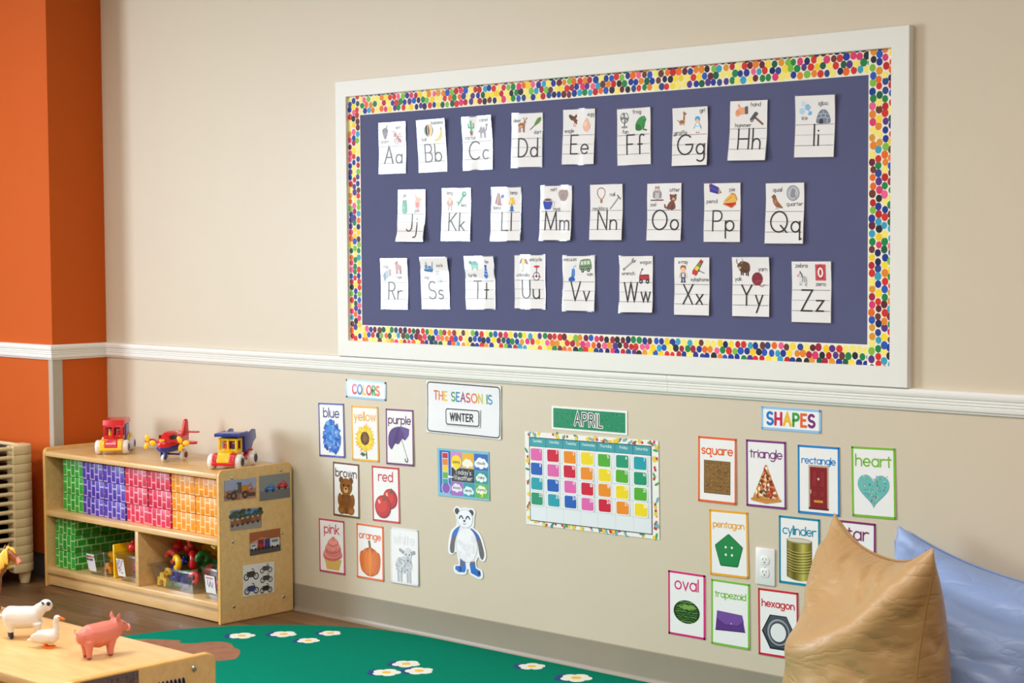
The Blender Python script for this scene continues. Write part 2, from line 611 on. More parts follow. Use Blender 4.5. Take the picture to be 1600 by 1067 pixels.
class Sheet:
    """A printed sheet standing in its own (u, v) plane: u to +x, v to +z, print facing -y. Layers of ink lie on a paper that may curl."""

    def __init__(s, w, h, base=(238, 236, 238), thick=0.0007, top=0.0, bot=0.0, ripple=0.0, seed=0, nx=8, ny=12, outline=None):
        s.w, s.h, s.t = w, h, thick
        s.top, s.bot, s.rip = top, bot, ripple
        g = random.Random(seed)
        s.ph = [g.uniform(0, 6.28) for _ in range(4)]
        s.fq = [g.uniform(1.5, 3.5), g.uniform(4, 9)]
        s.vs, s.fs, s.cs = [], [], []
        s.k = 0
        s.lay = []
        if outline is None:
            us = [-w / 2 + w * i / nx for i in range(nx + 1)]
            vs = [-h / 2 + h * j / ny for j in range(ny + 1)]
            for lay, flip in ((thick, False), (0, True)):
                k = len(s.vs)
                for v in vs:
                    for u in us:
                        s.vs.append((u, -(s.W(u, v) + lay), v))
                for j in range(ny):
                    for i in range(nx):
                        a = k + j * (nx + 1) + i
                        q = (a, a + 1, a + nx + 2, a + nx + 1)
                        s.fs.append(q[::-1] if flip else q)
                        s.cs.append(base)
            n = (nx + 1) * (ny + 1)
            ring = [i for i in range(nx + 1)] + [j * (nx + 1) + nx for j in range(1, ny + 1)] + [ny * (nx + 1) + i for i in range(nx - 1, -1, -1)] + [j * (nx + 1) for j in range(ny - 1, 0, -1)]
            for a, b in zip(ring, ring[1:] + ring[:1]):
                s.fs.append((b, a, a + n, b + n))
                s.cs.append(base)
        else:
            k = len(s.vs)
            m = len(outline)
            for lay in (thick, 0):
                s.vs += [(u, -(s.W(u, v) + lay), v) for u, v in outline]
            s.fs.append(tuple(range(k, k + m)))
            s.fs.append(tuple(range(k + m, k + 2 * m))[::-1])
            s.cs += [base, base]
            for i in range(m):
                a, b = k + i, k + (i + 1) % m
                s.fs.append((b, a, a + m, b + m))
                s.cs.append(base)

    def W(s, u, v):
        a = min(1.0, max(0.0, (v + s.h / 2) / s.h))
        e = 1.0 if not s.rip else 2.2          # a flat sheet only leans, a limp one bends
        x = s.bot * (1 - a) ** e + s.top * a ** e
        if s.rip:
            x += s.rip * (1.2 + 0.6 * math.sin(s.fq[0] * a * 3 + s.ph[0]) + 0.6 * math.sin(s.fq[1] * u / s.w + s.ph[1]) * (0.4 + abs(a - 0.5)))
        return x

    def put(s, pts, col, layer, at=None):
        k = len(s.vs)
        d = s.t + 0.00035
        s.lay += [(len(s.vs) + i, layer) for i in range(len(pts))]
        if at:
            e = 0.003
            w0 = s.W(*at)
            gu = (s.W(at[0] + e, at[1]) - s.W(at[0] - e, at[1])) / (2 * e)
            gv = (s.W(at[0], at[1] + e) - s.W(at[0], at[1] - e)) / (2 * e)
            s.vs += [(u, -(w0 + gu * (u - at[0]) + gv * (v - at[1]) + d + 0.0001), v) for u, v in pts]
        else:
            s.vs += [(u, -(s.W(u, v) + d), v) for u, v in pts]
        s.fs.append(tuple(range(k, k + len(pts))))
        s.cs.append(col)

    def poly(s, pts, col, at=None):
        a = sum(p[0] * q[1] - q[0] * p[1] for p, q in zip(pts, pts[1:] + pts[:1]))
        s.put(pts if a > 0 else pts[::-1], col, s.k, at)
        s.k += 1

    def ell(s, cx, cy, rx, ry, col, rot=0, n=18, at=None):
        c, q = math.cos(R(rot)), math.sin(R(rot))
        s.poly([(cx + rx * math.cos(2 * math.pi * i / n) * c - ry * math.sin(2 * math.pi * i / n) * q,
                 cy + rx * math.cos(2 * math.pi * i / n) * q + ry * math.sin(2 * math.pi * i / n) * c) for i in range(n)], col, at)

    def rect(s, x0, y0, x1, y1, col, at=None):
        s.poly([(x0, y0), (x1, y0), (x1, y1), (x0, y1)], col, at)

    def stroke(s, pts, wd, col, at=None, caps=True, step=0.012):
        """mitred ribbon with round ends"""
        Q = [pts[0]]
        for p in pts[1:]:
            if math.hypot(p[0] - Q[-1][0], p[1] - Q[-1][1]) > 1e-6:
                Q.append(p)
        h = wd / 2
        if len(Q) < 2 or (len(Q) == 2 and math.hypot(Q[1][0] - Q[0][0], Q[1][1] - Q[0][1]) < wd * 0.3):
            s.put([(Q[0][0] + h * 1.15 * math.cos(2 * math.pi * k / 12), Q[0][1] + h * 1.15 * math.sin(2 * math.pi * k / 12)) for k in range(12)], col, s.k, at)
            s.k += 1
            return
        P = [Q[0]]
        for p in Q[1:]:
            q = P[-1]
            n = max(1, int(math.hypot(p[0] - q[0], p[1] - q[1]) / step))
            P += [(q[0] + (p[0] - q[0]) * i / n, q[1] + (p[1] - q[1]) * i / n) for i in range(1, n + 1)]
        m = len(P)
        closed = m > 3 and math.hypot(P[0][0] - P[-1][0], P[0][1] - P[-1][1]) < 1e-5

        def dirn(a, b):
            L = math.hypot(b[0] - a[0], b[1] - a[1]) or 1e-9
            return ((b[0] - a[0]) / L, (b[1] - a[1]) / L)
        D = [dirn(P[i], P[i + 1]) for i in range(m - 1)]
        L_, R_ = [], []
        for i, p in enumerate(P):
            if closed:
                d0, d1 = D[(i - 1) % (m - 1)], D[i % (m - 1)]
            else:
                d0, d1 = D[max(i - 1, 0)], D[min(i, m - 2)]
            nx_, ny_ = -(d0[1] + d1[1]), d0[0] + d1[0]
            q = math.hypot(nx_, ny_)
            if q < 0.05:
                nx_, ny_, q = -d0[1], d0[0], 1.0
            nx_, ny_ = nx_ / q, ny_ / q
            c = max(0.42, -d0[1] * nx_ + d0[0] * ny_)
            L_.append((p[0] + nx_ * h / c, p[1] + ny_ * h / c))
            R_.append((p[0] - nx_ * h / c, p[1] - ny_ * h / c))
        for i in range(m - 1):
            s.put([R_[i], R_[i + 1], L_[i + 1], L_[i]], col, s.k, at)
        if caps and not closed:
            for p, d in ((P[0], (-D[0][0], -D[0][1])), (P[-1], D[-1])):
                a0 = math.atan2(d[1], d[0]) - math.pi / 2
                s.put([(p[0] + h * math.cos(a0 + math.pi * k / 6), p[1] + h * math.sin(a0 + math.pi * k / 6)) for k in range(7)], col, s.k, at)
        s.k += 1

    def text(s, txt, cx, y, H, wd, cols, X=0.62, gap=0.2, D=0.32, fit=None, sx=1.0, anchor='c', at=None, step=0.012, squeeze=False):
        """txt centred on cx with its base line at y; capitals H high. COLS: one colour or one per letter"""
        gs = [glyph(c, X, D) for c in txt]
        W = [(g[1] if c != ' ' else 0.3) for g, c in zip(gs, txt)]
        tot = (sum(W) + gap * (len(txt) - 1)) * H * sx
        if fit and tot > fit:
            if squeeze:
                sx *= fit / tot
            else:
                H *= fit / tot
                wd *= (fit / tot) ** 0.5
            tot = fit
        x = cx - (tot / 2 if anchor == 'c' else 0)
        n = 0
        k0 = s.k
        for (st, _), w_, c in zip(gs, W, txt):
            col = cols[n % len(cols)] if isinstance(cols, list) else cols
            for e, q in enumerate(st):
                s.k = k0 + e
                s.stroke([(x + p[0] * H * sx, y + p[1] * H) for p in q], wd, col, at, step=step)
            x += (w_ + gap) * H * sx
            n += c != ' '
        s.k = k0 + 4

    def frame(s, m, wd, col):
        """a printed border line of width wd, m in from the edge"""
        a, b = s.w / 2 - m - wd / 2, s.h / 2 - m - wd / 2
        for p, q in (((-a, -b), (a, -b)), ((a, -b), (a, b)), ((a, b), (-a, b)), ((-a, b), (-a, -b))):
            e = wd / 2
            d = (q[0] - p[0], q[1] - p[1])
            L = math.hypot(*d)
            d = (d[0] / L * e, d[1] / L * e)
            s.stroke([(p[0] - d[0], p[1] - d[1]), (q[0] + d[0], q[1] + d[1])], wd, col, caps=False)
            s.k -= 1
        s.k += 1

    def icon(s, ops, cx, cy, size):
        """ops drawn in a 0..100 box, y up, centred on (cx, cy)"""
        k = size / 100

        def T(p):
            return (cx + (p[0] - 50) * k, cy + (p[1] - 50) * k)
        for o in ops:
            if o[0] == 'e':
                x, y = T((o[1], o[2]))
                s.ell(x, y, o[3] * k, o[4] * k, o[5], o[6] if len(o) > 6 else 0, 14, (cx, cy))
            elif o[0] == 'p':
                s.poly([T(p) for p in o[1]], o[2], (cx, cy))
            elif o[0] == 's':
                s.poly([T(p) for p in smooth_poly(o[1], 4)], o[2], (cx, cy))
            elif o[0] == 'l':
                s.stroke([T(p) for p in o[1]], o[2] * k, o[3], (cx, cy))
            elif o[0] == 'c':
                s.stroke([T(p) for p in smooth_poly(o[1], 4, False)], o[2] * k, o[3], (cx, cy))

    def mesh(s, name, material):
        top = max([l for _, l in s.lay] + [1])
        step = min(0.00004, 0.0014 / top)                    # thickness of one film of ink
        for i, l in s.lay:
            a, b, c = s.vs[i]
            s.vs[i] = (a, b - l * step, c)
        s.lay = []
        me = bpy.data.meshes.new(name)
        me.from_pydata(s.vs, [], s.fs)
        me.materials.append(material)
        a = me.color_attributes.new('ink', 'FLOAT_COLOR', 'CORNER')
        buf = []
        cache = {}
        for f, c in zip(s.fs, s.cs):
            q = cache.get(c)
            if q is None:
                q = cache[c] = rgb(*c)
            buf += list(q) * len(f)
        a.data.foreach_set('color', buf)
        me.polygons.foreach_set('use_smooth', [True] * len(me.polygons))
        me.set_sharp_from_angle(angle=R(30))
        me.update()
        return me

    def build(s, name, material, loc, tilt=0.0, parent=None, rz=0.0):
        o = bpy.data.objects.new(name, s.mesh(name, material))
        COL.objects.link(o)
        o.location = loc
        o.rotation_euler = (0, -R(tilt), rz)
        if parent:
            o.parent = parent
        return o


# ---------------------------------------------------------------- the small pictures on the letter cards
BR, DBR, TAN, RED, ORA, YEL = (112, 66, 34), (70, 42, 26), (205, 160, 110), (196, 38, 40), (232, 120, 40), (245, 205, 50)
GRN, DGR, BLU, NAV, LBL, PUR = (52, 148, 74), (28, 96, 52), (38, 104, 190), (30, 50, 120), (120, 180, 225), (110, 60, 140)
GRY, DGY, LGY, WHT, PNK, BLK = (140, 138, 145), (82, 80, 88), (200, 198, 205), (245, 244, 246), (235, 160, 165), (34, 30, 34)
SKN, TEA, MAR = (240, 195, 160), (40, 158, 140), (120, 30, 52)


def quad_animal(body, leg, belly=None, head=(76, 62), hr=13, neck=8):
    """four-legged side view"""
    o = [('l', [(28, 48), (26, 8)], 7, leg), ('l', [(38, 44), (38, 8)], 7, leg), ('l', [(62, 44), (62, 8)], 7, leg), ('l', [(70, 48), (72, 8)], 7, leg),
         ('e', 48, 50, 30, 17, body), ('l', [(68, 54), head], neck * 2, body), ('e', head[0], head[1], hr, hr * 0.8, body)]
    return o


ICON = {
    'acorn': [('s', [(28, 58), (34, 26), (50, 8), (66, 26), (72, 58)], (112, 82, 88)), ('s', [(22, 58), (28, 78), (50, 86), (72, 78), (78, 58), (50, 52)], (84, 60, 66)), ('c', [(60, 84), (66, 92), (72, 98)], 5, DBR)],
    'ant': [('e', 30, 68, 15, 12, (190, 62, 58), 30), ('e', 52, 52, 13, 10, (200, 74, 66), -40), ('e', 72, 32, 18, 13, (190, 62, 58), -40), ('c', [(22, 78), (14, 92), (6, 92)], 3, DBR), ('c', [(34, 80), (34, 94)], 3, DBR),
            ('l', [(46, 48), (24, 40), (14, 24)], 3, DBR), ('l', [(52, 44), (36, 28), (30, 8)], 3, DBR), ('l', [(60, 42), (52, 20), (56, 4)], 3, DBR), ('l', [(60, 58), (82, 62), (94, 50)], 3, DBR), ('l', [(56, 62), (72, 78), (88, 74)], 3, DBR)],
    'ball': [('e', 50, 50, 42, 42, (190, 40, 60)), ('s', [(50, 92), (28, 80), (22, 50), (30, 20), (50, 8), (12, 30), (12, 70)], (60, 130, 80)), ('s', [(50, 92), (64, 70), (66, 40), (50, 8), (78, 24), (80, 74)], YEL), ('s', [(60, 90), (84, 70), (90, 50), (78, 20), (60, 10), (82, 36), (82, 66)], (60, 120, 70)), ('c', [(50, 92), (40, 70), (40, 30), (50, 8)], 5, WHT)],
    'banana': [('s', [(70, 88), (66, 60), (48, 34), (18, 22), (12, 14), (36, 10), (66, 24), (84, 52), (80, 88)], (238, 205, 70)), ('l', [(75, 86), (78, 98)], 7, (120, 110, 50)), ('c', [(72, 76), (66, 48), (44, 26), (20, 18)], 3, (190, 150, 40))],
    'cactus': [('l', [(50, 30), (50, 92)], 16, (92, 176, 140)), ('l', [(50, 52), (28, 56), (28, 76)], 10, (92, 176, 140)), ('l', [(50, 48), (72, 54), (72, 78)], 10, (92, 176, 140)), ('p', [(36, 30), (64, 30), (58, 4), (42, 4)], (150, 96, 90))],
    'camel': [('l', [(28, 44), (24, 6)], 6, (120, 112, 122)), ('l', [(36, 42), (36, 6)], 6, (110, 102, 112)), ('l', [(62, 42), (60, 6)], 6, (120, 112, 122)), ('l', [(68, 44), (72, 6)], 6, (110, 102, 112)), ('s', [(18, 42), (24, 62), (38, 78), (48, 62), (58, 76), (70, 58), (72, 42), (46, 36)], (126, 116, 126)), ('c', [(68, 52), (82, 56), (84, 84)], 9, (126, 116, 126)), ('e', 88, 86, 11, 7, (126, 116, 126)), ('c', [(18, 52), (8, 40)], 4, (110, 100, 110))],
    'deer': quad_animal((168, 104, 62), (140, 82, 48), head=(74, 70), hr=10, neck=6) + [('l', [(74, 76), (66, 98)], 3, DBR), ('l', [(70, 88), (58, 94)], 3, DBR), ('l', [(78, 76), (90, 98)], 3, DBR), ('l', [(84, 88), (96, 92)], 3, DBR), ('e', 84, 66, 5, 4, (230, 200, 170)), ('e', 44, 42, 16, 6, (216, 176, 136))],
    'dart': [('l', [(6, 14), (40, 40)], 6, (96, 96, 104)), ('s', [(36, 36), (58, 44), (88, 62), (96, 88), (70, 86), (50, 64)], (108, 150, 62)), ('l', [(46, 46), (90, 84)], 4, (60, 90, 40))],
    'eagle': [('s', [(4, 92), (20, 60), (40, 46), (62, 52), (76, 66), (96, 92), (74, 88), (58, 72), (40, 76), (22, 86)], (104, 62, 44)), ('s', [(40, 60), (56, 36), (80, 22), (90, 34), (66, 60)], (120, 70, 48)), ('e', 86, 34, 8, 7, WHT), ('l', [(92, 32), (98, 28)], 5, YEL), ('l', [(58, 34), (50, 14), (62, 10)], 4, ORA), ('l', [(66, 30), (70, 8)], 4, ORA), ('c', [(14, 82), (34, 62), (52, 58)], 3, DBR)],
    'egg': [('s', [(50, 94), (74, 62), (78, 34), (50, 8), (22, 34), (26, 62)], (236, 186, 160)), ('e', 42, 56, 8, 16, (246, 210, 188), -10)],
    'fan': [('e', 50, 64, 34, 34, DGY), ('e', 50, 64, 29, 29, (225, 225, 232)), ('s', [(50, 64), (36, 88), (56, 90)], (120, 120, 130)), ('s', [(50, 64), (26, 50), (24, 70)], (120, 120, 130)), ('s', [(50, 64), (72, 44), (78, 62)], (120, 120, 130)), ('s', [(50, 64), (48, 38), (62, 40)], (120, 120, 130)), ('e', 50, 64, 6, 6, DGY), ('l', [(50, 30), (50, 12)], 8, DGY), ('e', 50, 8, 26, 7, GRY)],
    'frog': [('s', [(16, 14), (12, 46), (36, 80), (70, 92), (92, 74), (84, 52), (76, 22), (48, 8)], GRN), ('e', 74, 84, 9, 9, (80, 180, 90)), ('e', 76, 86, 4, 4, BLK), ('s', [(14, 12), (18, 44), (46, 40), (52, 8)], (34, 112, 54)), ('l', [(66, 50), (72, 12), (94, 8)], 9, (44, 130, 64)), ('c', [(66, 66), (80, 62), (90, 68)], 3, DGR)],
    'giraffe': [('l', [(34, 36), (32, 2)], 6, (170, 110, 66)), ('l', [(44, 34), (44, 2)], 6, (150, 94, 56)), ('l', [(62, 36), (62, 2)], 6, (170, 110, 66)), ('e', 48, 38, 22, 12, (190, 126, 74)), ('l', [(62, 40), (66, 80)], 12, (190, 126, 74)), ('e', 70, 86, 13, 8, (170, 106, 66), -15), ('l', [(64, 92), (62, 100)], 3, DBR), ('l', [(28, 42), (14, 50)], 3, DBR), ('e', 44, 40, 5, 4, (110, 66, 40)), ('e', 56, 38, 4, 4, (110, 66, 40)), ('e', 65, 58, 4, 5, (110, 66, 40)), ('e', 65, 70, 3, 4, (110, 66, 40))],
    'girl': [('l', [(44, 18), (42, 2)], 6, SKN), ('l', [(56, 18), (58, 2)], 6, SKN), ('p', [(38, 58), (62, 58), (74, 14), (26, 14)], (228, 240, 248)), ('l', [(36, 40), (64, 40)], 3, LBL), ('l', [(38, 56), (24, 30)], 5, LBL), ('l', [(62, 56), (76, 30)], 5, LBL), ('e', 50, 72, 14, 14, SKN), ('s', [(34, 72), (34, 92), (50, 98), (66, 92), (66, 72), (50, 84)], (70, 160, 215)), ('e', 44, 4, 6, 3, RED), ('e', 58, 4, 6, 3, RED)],
    'hand': [('s', [(6, 36), (14, 60), (40, 70), (70, 70), (74, 40), (44, 32), (20, 22)], (238, 168, 128)), ('l', [(40, 66), (28, 86)], 12, (238, 168, 128)), ('l', [(12, 48), (36, 52)], 3, (190, 110, 80)), ('l', [(14, 38), (38, 42)], 3, (190, 110, 80)), ('p', [(70, 76), (90, 80), (92, 36), (72, 34)], (88, 92, 104))],
    'hammer': [('l', [(34, 62), (94, 18)], 12, (126, 84, 60)), ('s', [(6, 44), (22, 66), (44, 88), (62, 76), (46, 60), (32, 44)], (78, 78, 88)), ('c', [(10, 46), (16, 34), (28, 38)], 6, (78, 78, 88))],
    'ice': [('p', [(10, 20), (34, 10), (46, 26), (38, 48), (12, 44)], (176, 214, 240)), ('p', [(46, 40), (72, 30), (84, 52), (66, 70), (48, 62)], (140, 190, 232)), ('p', [(22, 60), (42, 58), (48, 78), (30, 88)], (196, 226, 245)), ('p', [(64, 8), (88, 6), (92, 26), (72, 30)], (120, 180, 226))],
    'igloo': [('s', [(6, 12), (8, 44), (26, 76), (50, 86), (74, 76), (92, 44), (94, 12), (50, 8)], (120, 128, 150)), ('c', [(10, 36), (50, 42), (90, 36)], 3, (196, 206, 222)), ('c', [(18, 58), (50, 64), (82, 58)], 3, (196, 206, 222)), ('l', [(34, 40), (36, 60)], 3, (196, 206, 222)), ('l', [(64, 40), (62, 60)], 3, (196, 206, 222)), ('l', [(50, 64), (50, 84)], 3, (196, 206, 222)), ('l', [(74, 12), (76, 36)], 3, (196, 206, 222)), ('s', [(24, 10), (26, 30), (38, 36), (48, 28), (48, 10)], (52, 54, 70))],
    'jar': [('s', [(32, 78), (26, 66), (26, 14), (40, 4), (60, 4), (74, 14), (74, 66), (68, 78)], (58, 156, 116)), ('p', [(30, 78), (70, 78), (70, 94), (30, 94)], (96, 120, 120)), ('e', 40, 40, 5, 24, (120, 196, 160)), ('l', [(34, 58), (66, 58)], 3, (36, 120, 86)), ('l', [(34, 30), (66, 30)], 3, (36, 120, 86))],
    'jam': [('s', [(30, 64), (26, 16), (46, 4), (64, 8), (72, 60)], (238, 160, 150)), ('e', 48, 32, 16, 18, (214, 96, 96)), ('s', [(30, 60), (52, 82), (92, 66), (72, 58)], (236, 170, 110)), ('l', [(36, 70), (32, 98)], 3, DGY)],
    'king': [('l', [(40, 40), (36, 4)], 13, (146, 96, 116)), ('l', [(60, 40), (62, 4)], 13, (146, 96, 116)), ('l', [(40, 38), (38, 4)], 4, WHT), ('l', [(60, 38), (61, 4)], 4, WHT), ('s', [(26, 46), (24, 72), (50, 84), (76, 72), (74, 46)], (198, 140, 120)), ('e', 50, 78, 13, 13, SKN), ('p', [(36, 86), (34, 100), (43, 92), (50, 100), (57, 92), (66, 100), (64, 86)], (226, 190, 90)), ('s', [(38, 74), (50, 54), (62, 74), (50, 68)], LGY)],
    'key': [('l', [(20, 10), (66, 66)], 12, (72, 168, 140)), ('e', 74, 78, 20, 18, (72, 168, 140), 40), ('l', [(24, 22), (10, 28)], 8, (72, 168, 140)), ('e', 78, 82, 6, 6, (210, 235, 225))],
    'llama': [('s', [(16, 4), (26, 40), (40, 80), (50, 98), (62, 80), (74, 40), (80, 4), (60, 10), (40, 4)], (140, 70, 52)), ('l', [(44, 82), (40, 98)], 5, (140, 70, 52)), ('c', [(50, 80), (46, 40), (38, 10)], 5, (228, 196, 176)), ('l', [(62, 60), (80, 10)], 6, (176, 140, 160)), ('p', [(74, 52), (100, 58), (100, 78), (76, 74)], (30, 60, 170))],
    'lamp': [('p', [(22, 44), (36, 88), (64, 88), (80, 44)], (240, 196, 60)), ('l', [(50, 44), (50, 20)], 9, (20, 110, 190)), ('e', 50, 22, 14, 14, (20, 110, 190)), ('e', 50, 6, 22, 5, (20, 90, 170)), ('e', 40, 62, 6, 14, (250, 226, 140))],
    'mug': [('s', [(8, 62), (12, 24), (24, 8), (62, 8), (74, 24), (76, 62)], (38, 66, 176)), ('c', [(76, 54), (94, 52), (92, 28), (74, 24)], 8, LGY), ('e', 42, 66, 34, 12, LGY), ('e', 42, 66, 28, 8, (120, 70, 48)), ('c', [(36, 84), (44, 92), (38, 100)], 3, LGY)],
    'mitt': [('s', [(10, 60), (16, 86), (34, 80), (44, 92), (62, 82), (84, 88), (94, 56), (76, 22), (44, 12), (24, 28)], (134, 82, 48)), ('s', [(30, 50), (46, 62), (66, 58), (64, 34), (42, 28)], (104, 60, 36)), ('c', [(32, 70), (36, 84)], 3, DBR), ('c', [(50, 72), (52, 86)], 3, DBR), ('c', [(68, 72), (72, 84)], 3, DBR)],
    'necklace': [('c', [(50, 26), (26, 48), (20, 76), (36, 94), (64, 94), (80, 76), (74, 48), (50, 26)], 5, (150, 66, 66)), ('p', [(40, 28), (60, 28), (58, 4), (42, 4)], (196, 150, 80)), ('e', 50, 16, 6, 7, (130, 90, 50))],
    'nail': [('l', [(12, 12), (78, 80)], 9, (128, 126, 136)), ('l', [(68, 92), (92, 70)], 8, (104, 102, 112)), ('l', [(20, 22), (74, 78)], 3, (190, 188, 196))],
    'owl': [('e', 50, 46, 28, 30, (190, 190, 200)), ('e', 50, 72, 20, 18, (170, 146, 140)), ('e', 42, 74, 7, 7, WHT), ('e', 58, 74, 7, 7, WHT), ('e', 42, 74, 3, 3, BLK), ('e', 58, 74, 3, 3, BLK), ('p', [(46, 68), (54, 68), (50, 60)], ORA), ('e', 26, 44, 9, 22, (150, 140, 148)), ('e', 74, 44, 9, 22, (150, 140, 148)), ('p', [(32, 84), (40, 98), (46, 86)], (150, 126, 120)), ('p', [(68, 84), (60, 98), (54, 86)], (150, 126, 120)), ('l', [(4, 12), (96, 12)], 7, (118, 62, 56))],
    'otter': [('s', [(18, 8), (30, 38), (52, 56), (72, 52), (78, 10)], (124, 70, 52)), ('e', 66, 72, 24, 20, (134, 78, 58)), ('e', 48, 88, 7, 7, (110, 60, 44)), ('e', 84, 88, 7, 7, (110, 60, 44)), ('e', 70, 66, 12, 9, (206, 160, 130)), ('e', 58, 76, 3, 4, BLK), ('e', 76, 76, 3, 4, BLK), ('c', [(26, 14), (6, 18), (4, 32)], 9, (124, 70, 52)), ('l', [(60, 30), (56, 6)], 10, (104, 58, 42))],
    'pencil': [('p', [(8, 88), (22, 96), (34, 52), (14, 46)], (196, 48, 66)), ('p', [(20, 96), (80, 72), (74, 34), (14, 48)], (48, 50, 150)), ('p', [(80, 72), (98, 42), (74, 34)], (206, 150, 90)), ('p', [(94, 50), (98, 42), (88, 39)], BLK), ('l', [(22, 72), (76, 52)], 4, (76, 80, 190))],
    'pie': [('p', [(4, 32), (60, 6), (88, 30), (92, 50)], (196, 40, 36)), ('s', [(4, 40), (60, 88), (88, 66), (94, 44), (60, 36)], (238, 186, 90)), ('l', [(4, 30), (60, 8), (88, 28)], 7, (206, 130, 70)), ('c', [(60, 88), (82, 82), (96, 56)], 10, (216, 150, 76)), ('l', [(24, 46), (62, 70)], 4, (196, 126, 56))],
    'quail': [('s', [(26, 70), (30, 40), (52, 20), (94, 12), (76, 34), (58, 52), (46, 74)], (150, 96, 58)), ('e', 34, 76, 14, 12, (134, 84, 54)), ('c', [(34, 86), (34, 98), (24, 100)], 4, DBR), ('p', [(22, 78), (12, 74), (22, 72)], (90, 80, 80)), ('e', 42, 46, 10, 14, (176, 124, 80), -30), ('l', [(52, 22), (48, 4), (40, 2)], 4, (120, 90, 80)), ('l', [(62, 20), (62, 4), (54, 2)], 4, (120, 90, 80))],
    'quarter': [('e', 50, 50, 44, 44, (146, 148, 158)), ('e', 50, 50, 38, 38, (186, 188, 198)), ('s', [(34, 30), (40, 66), (52, 76), (66, 64), (62, 48), (66, 28)], (140, 142, 152)), ('c', [(20, 66), (30, 78), (44, 84)], 3, (140, 142, 152)), ('c', [(76, 36), (70, 24), (60, 18)], 3, (140, 142, 152))],
    'ram': quad_animal((190, 130, 116), (160, 104, 96), head=(24, 76), hr=11, neck=7) + [('c', [(28, 84), (38, 90), (40, 78), (32, 74)], 5, (120, 80, 76)), ('l', [(30, 58), (24, 76)], 12, (190, 130, 116))],
    'rug': [('p', [(8, 50), (34, 82), (40, 30), (24, 8)], (120, 132, 150)), ('p', [(38, 82), (62, 88), (66, 40), (44, 28)], (150, 186, 205)), ('p', [(68, 90), (90, 96), (90, 50), (72, 42)], (190, 120, 130)), ('l', [(26, 12), (28, 34)], 4, (96, 104, 122)), ('l', [(46, 30), (50, 80)], 4, (110, 140, 170))],
    'sock': [('s', [(30, 94), (60, 94), (60, 54), (92, 30), (86, 12), (58, 12), (32, 36)], (206, 210, 222)), ('l', [(30, 84), (60, 84)], 6, (150, 156, 176)), ('l', [(30, 70), (60, 70)], 4, (150, 156, 176)), ('e', 78, 22, 10, 9, (160, 166, 186))],
    'ship': [('p', [(4, 40), (96, 40), (84, 12), (16, 12)], (60, 120, 180)), ('p', [(16, 42), (44, 42), (44, 66), (16, 66)], (90, 150, 200)), ('p', [(50, 42), (76, 42), (76, 60), (50, 60)], (70, 130, 190)), ('l', [(84, 42), (92, 84)], 7, (50, 100, 160)), ('l', [(30, 66), (30, 84)], 7, (50, 100, 160))],
    'turtle': [('e', 54, 52, 34, 24, (70, 168, 150)), ('e', 54, 40, 36, 8, (120, 190, 170)), ('e', 16, 66, 14, 12, (20, 116, 84)), ('l', [(34, 36), (30, 20)], 9, (60, 150, 130)), ('l', [(74, 36), (78, 20)], 9, (60, 150, 130)), ('c', [(40, 62), (54, 70), (68, 62)], 3, (40, 120, 110)), ('l', [(54, 70), (54, 46)], 3, (40, 120, 110))],
    'tie': [('p', [(40, 94), (60, 94), (56, 76), (44, 76)], (30, 80, 180)), ('p', [(44, 76), (56, 76), (68, 22), (50, 4), (32, 22)], (46, 110, 206)), ('l', [(42, 58), (60, 50)], 4, (190, 210, 240)), ('l', [(38, 40), (64, 30)], 4, (190, 210, 240))],
    'umbrella': [('s', [(6, 50), (20, 80), (50, 92), (80, 80), (94, 50), (72, 56), (50, 50), (28, 56)], (66, 62, 130)), ('s', [(34, 54), (40, 82), (50, 92), (60, 82), (66, 54), (50, 50)], (236, 196, 64)), ('s', [(70, 56), (72, 80), (84, 74), (94, 50)], (150, 60, 80)), ('c', [(50, 50), (50, 14), (42, 4), (34, 12)], 4, (120, 120, 128))],
    'unicycle': [('e', 50, 30, 28, 28, DGY), ('e', 50, 30, 22, 22, WHT), ('l', [(50, 30), (50, 84)], 6, (100, 60, 110)), ('e', 50, 30, 9, 9, (60, 60, 150)), ('s', [(26, 92), (50, 82), (76, 92), (60, 98), (42, 98)], (200, 50, 54)), ('l', [(16, 28), (34, 30)], 6, (200, 50, 54)), ('l', [(66, 30), (84, 28)], 6, (200, 50, 54))],
    'vacuum': [('p', [(36, 30), (64, 34), (66, 78), (44, 82)], (36, 116, 206)), ('l', [(56, 80), (60, 94), (76, 100)], 5, LBL), ('s', [(16, 6), (20, 26), (50, 34), (64, 20), (60, 6)], (24, 92, 186)), ('l', [(52, 40), (54, 74)], 5, (110, 170, 235))],
    'van': [('s', [(4, 22), (6, 72), (22, 86), (78, 90), (94, 78), (96, 26)], (112, 142, 104)), ('p', [(12, 52), (32, 54), (32, 76), (14, 74)], (206, 216, 200)), ('p', [(38, 54), (58, 56), (58, 78), (38, 76)], (206, 216, 200)), ('p', [(64, 56), (88, 58), (84, 80), (64, 78)], (206, 216, 200)), ('l', [(6, 42), (96, 46)], 4, (70, 96, 66)), ('e', 26, 18, 12, 12, BLK), ('e', 74, 22, 12, 12, BLK), ('e', 26, 18, 5, 5, LGY), ('e', 74, 22, 5, 5, LGY)],
    'wrench': [('l', [(8, 22), (74, 66)], 11, (150, 146, 156)), ('e', 82, 74, 16, 14, (136, 132, 144)), ('p', [(80, 74), (102, 80), (92, 94)], WHT), ('l', [(14, 26), (64, 60)], 3, (196, 194, 202)), ('e', 8, 22, 8, 8, (136, 132, 144))],
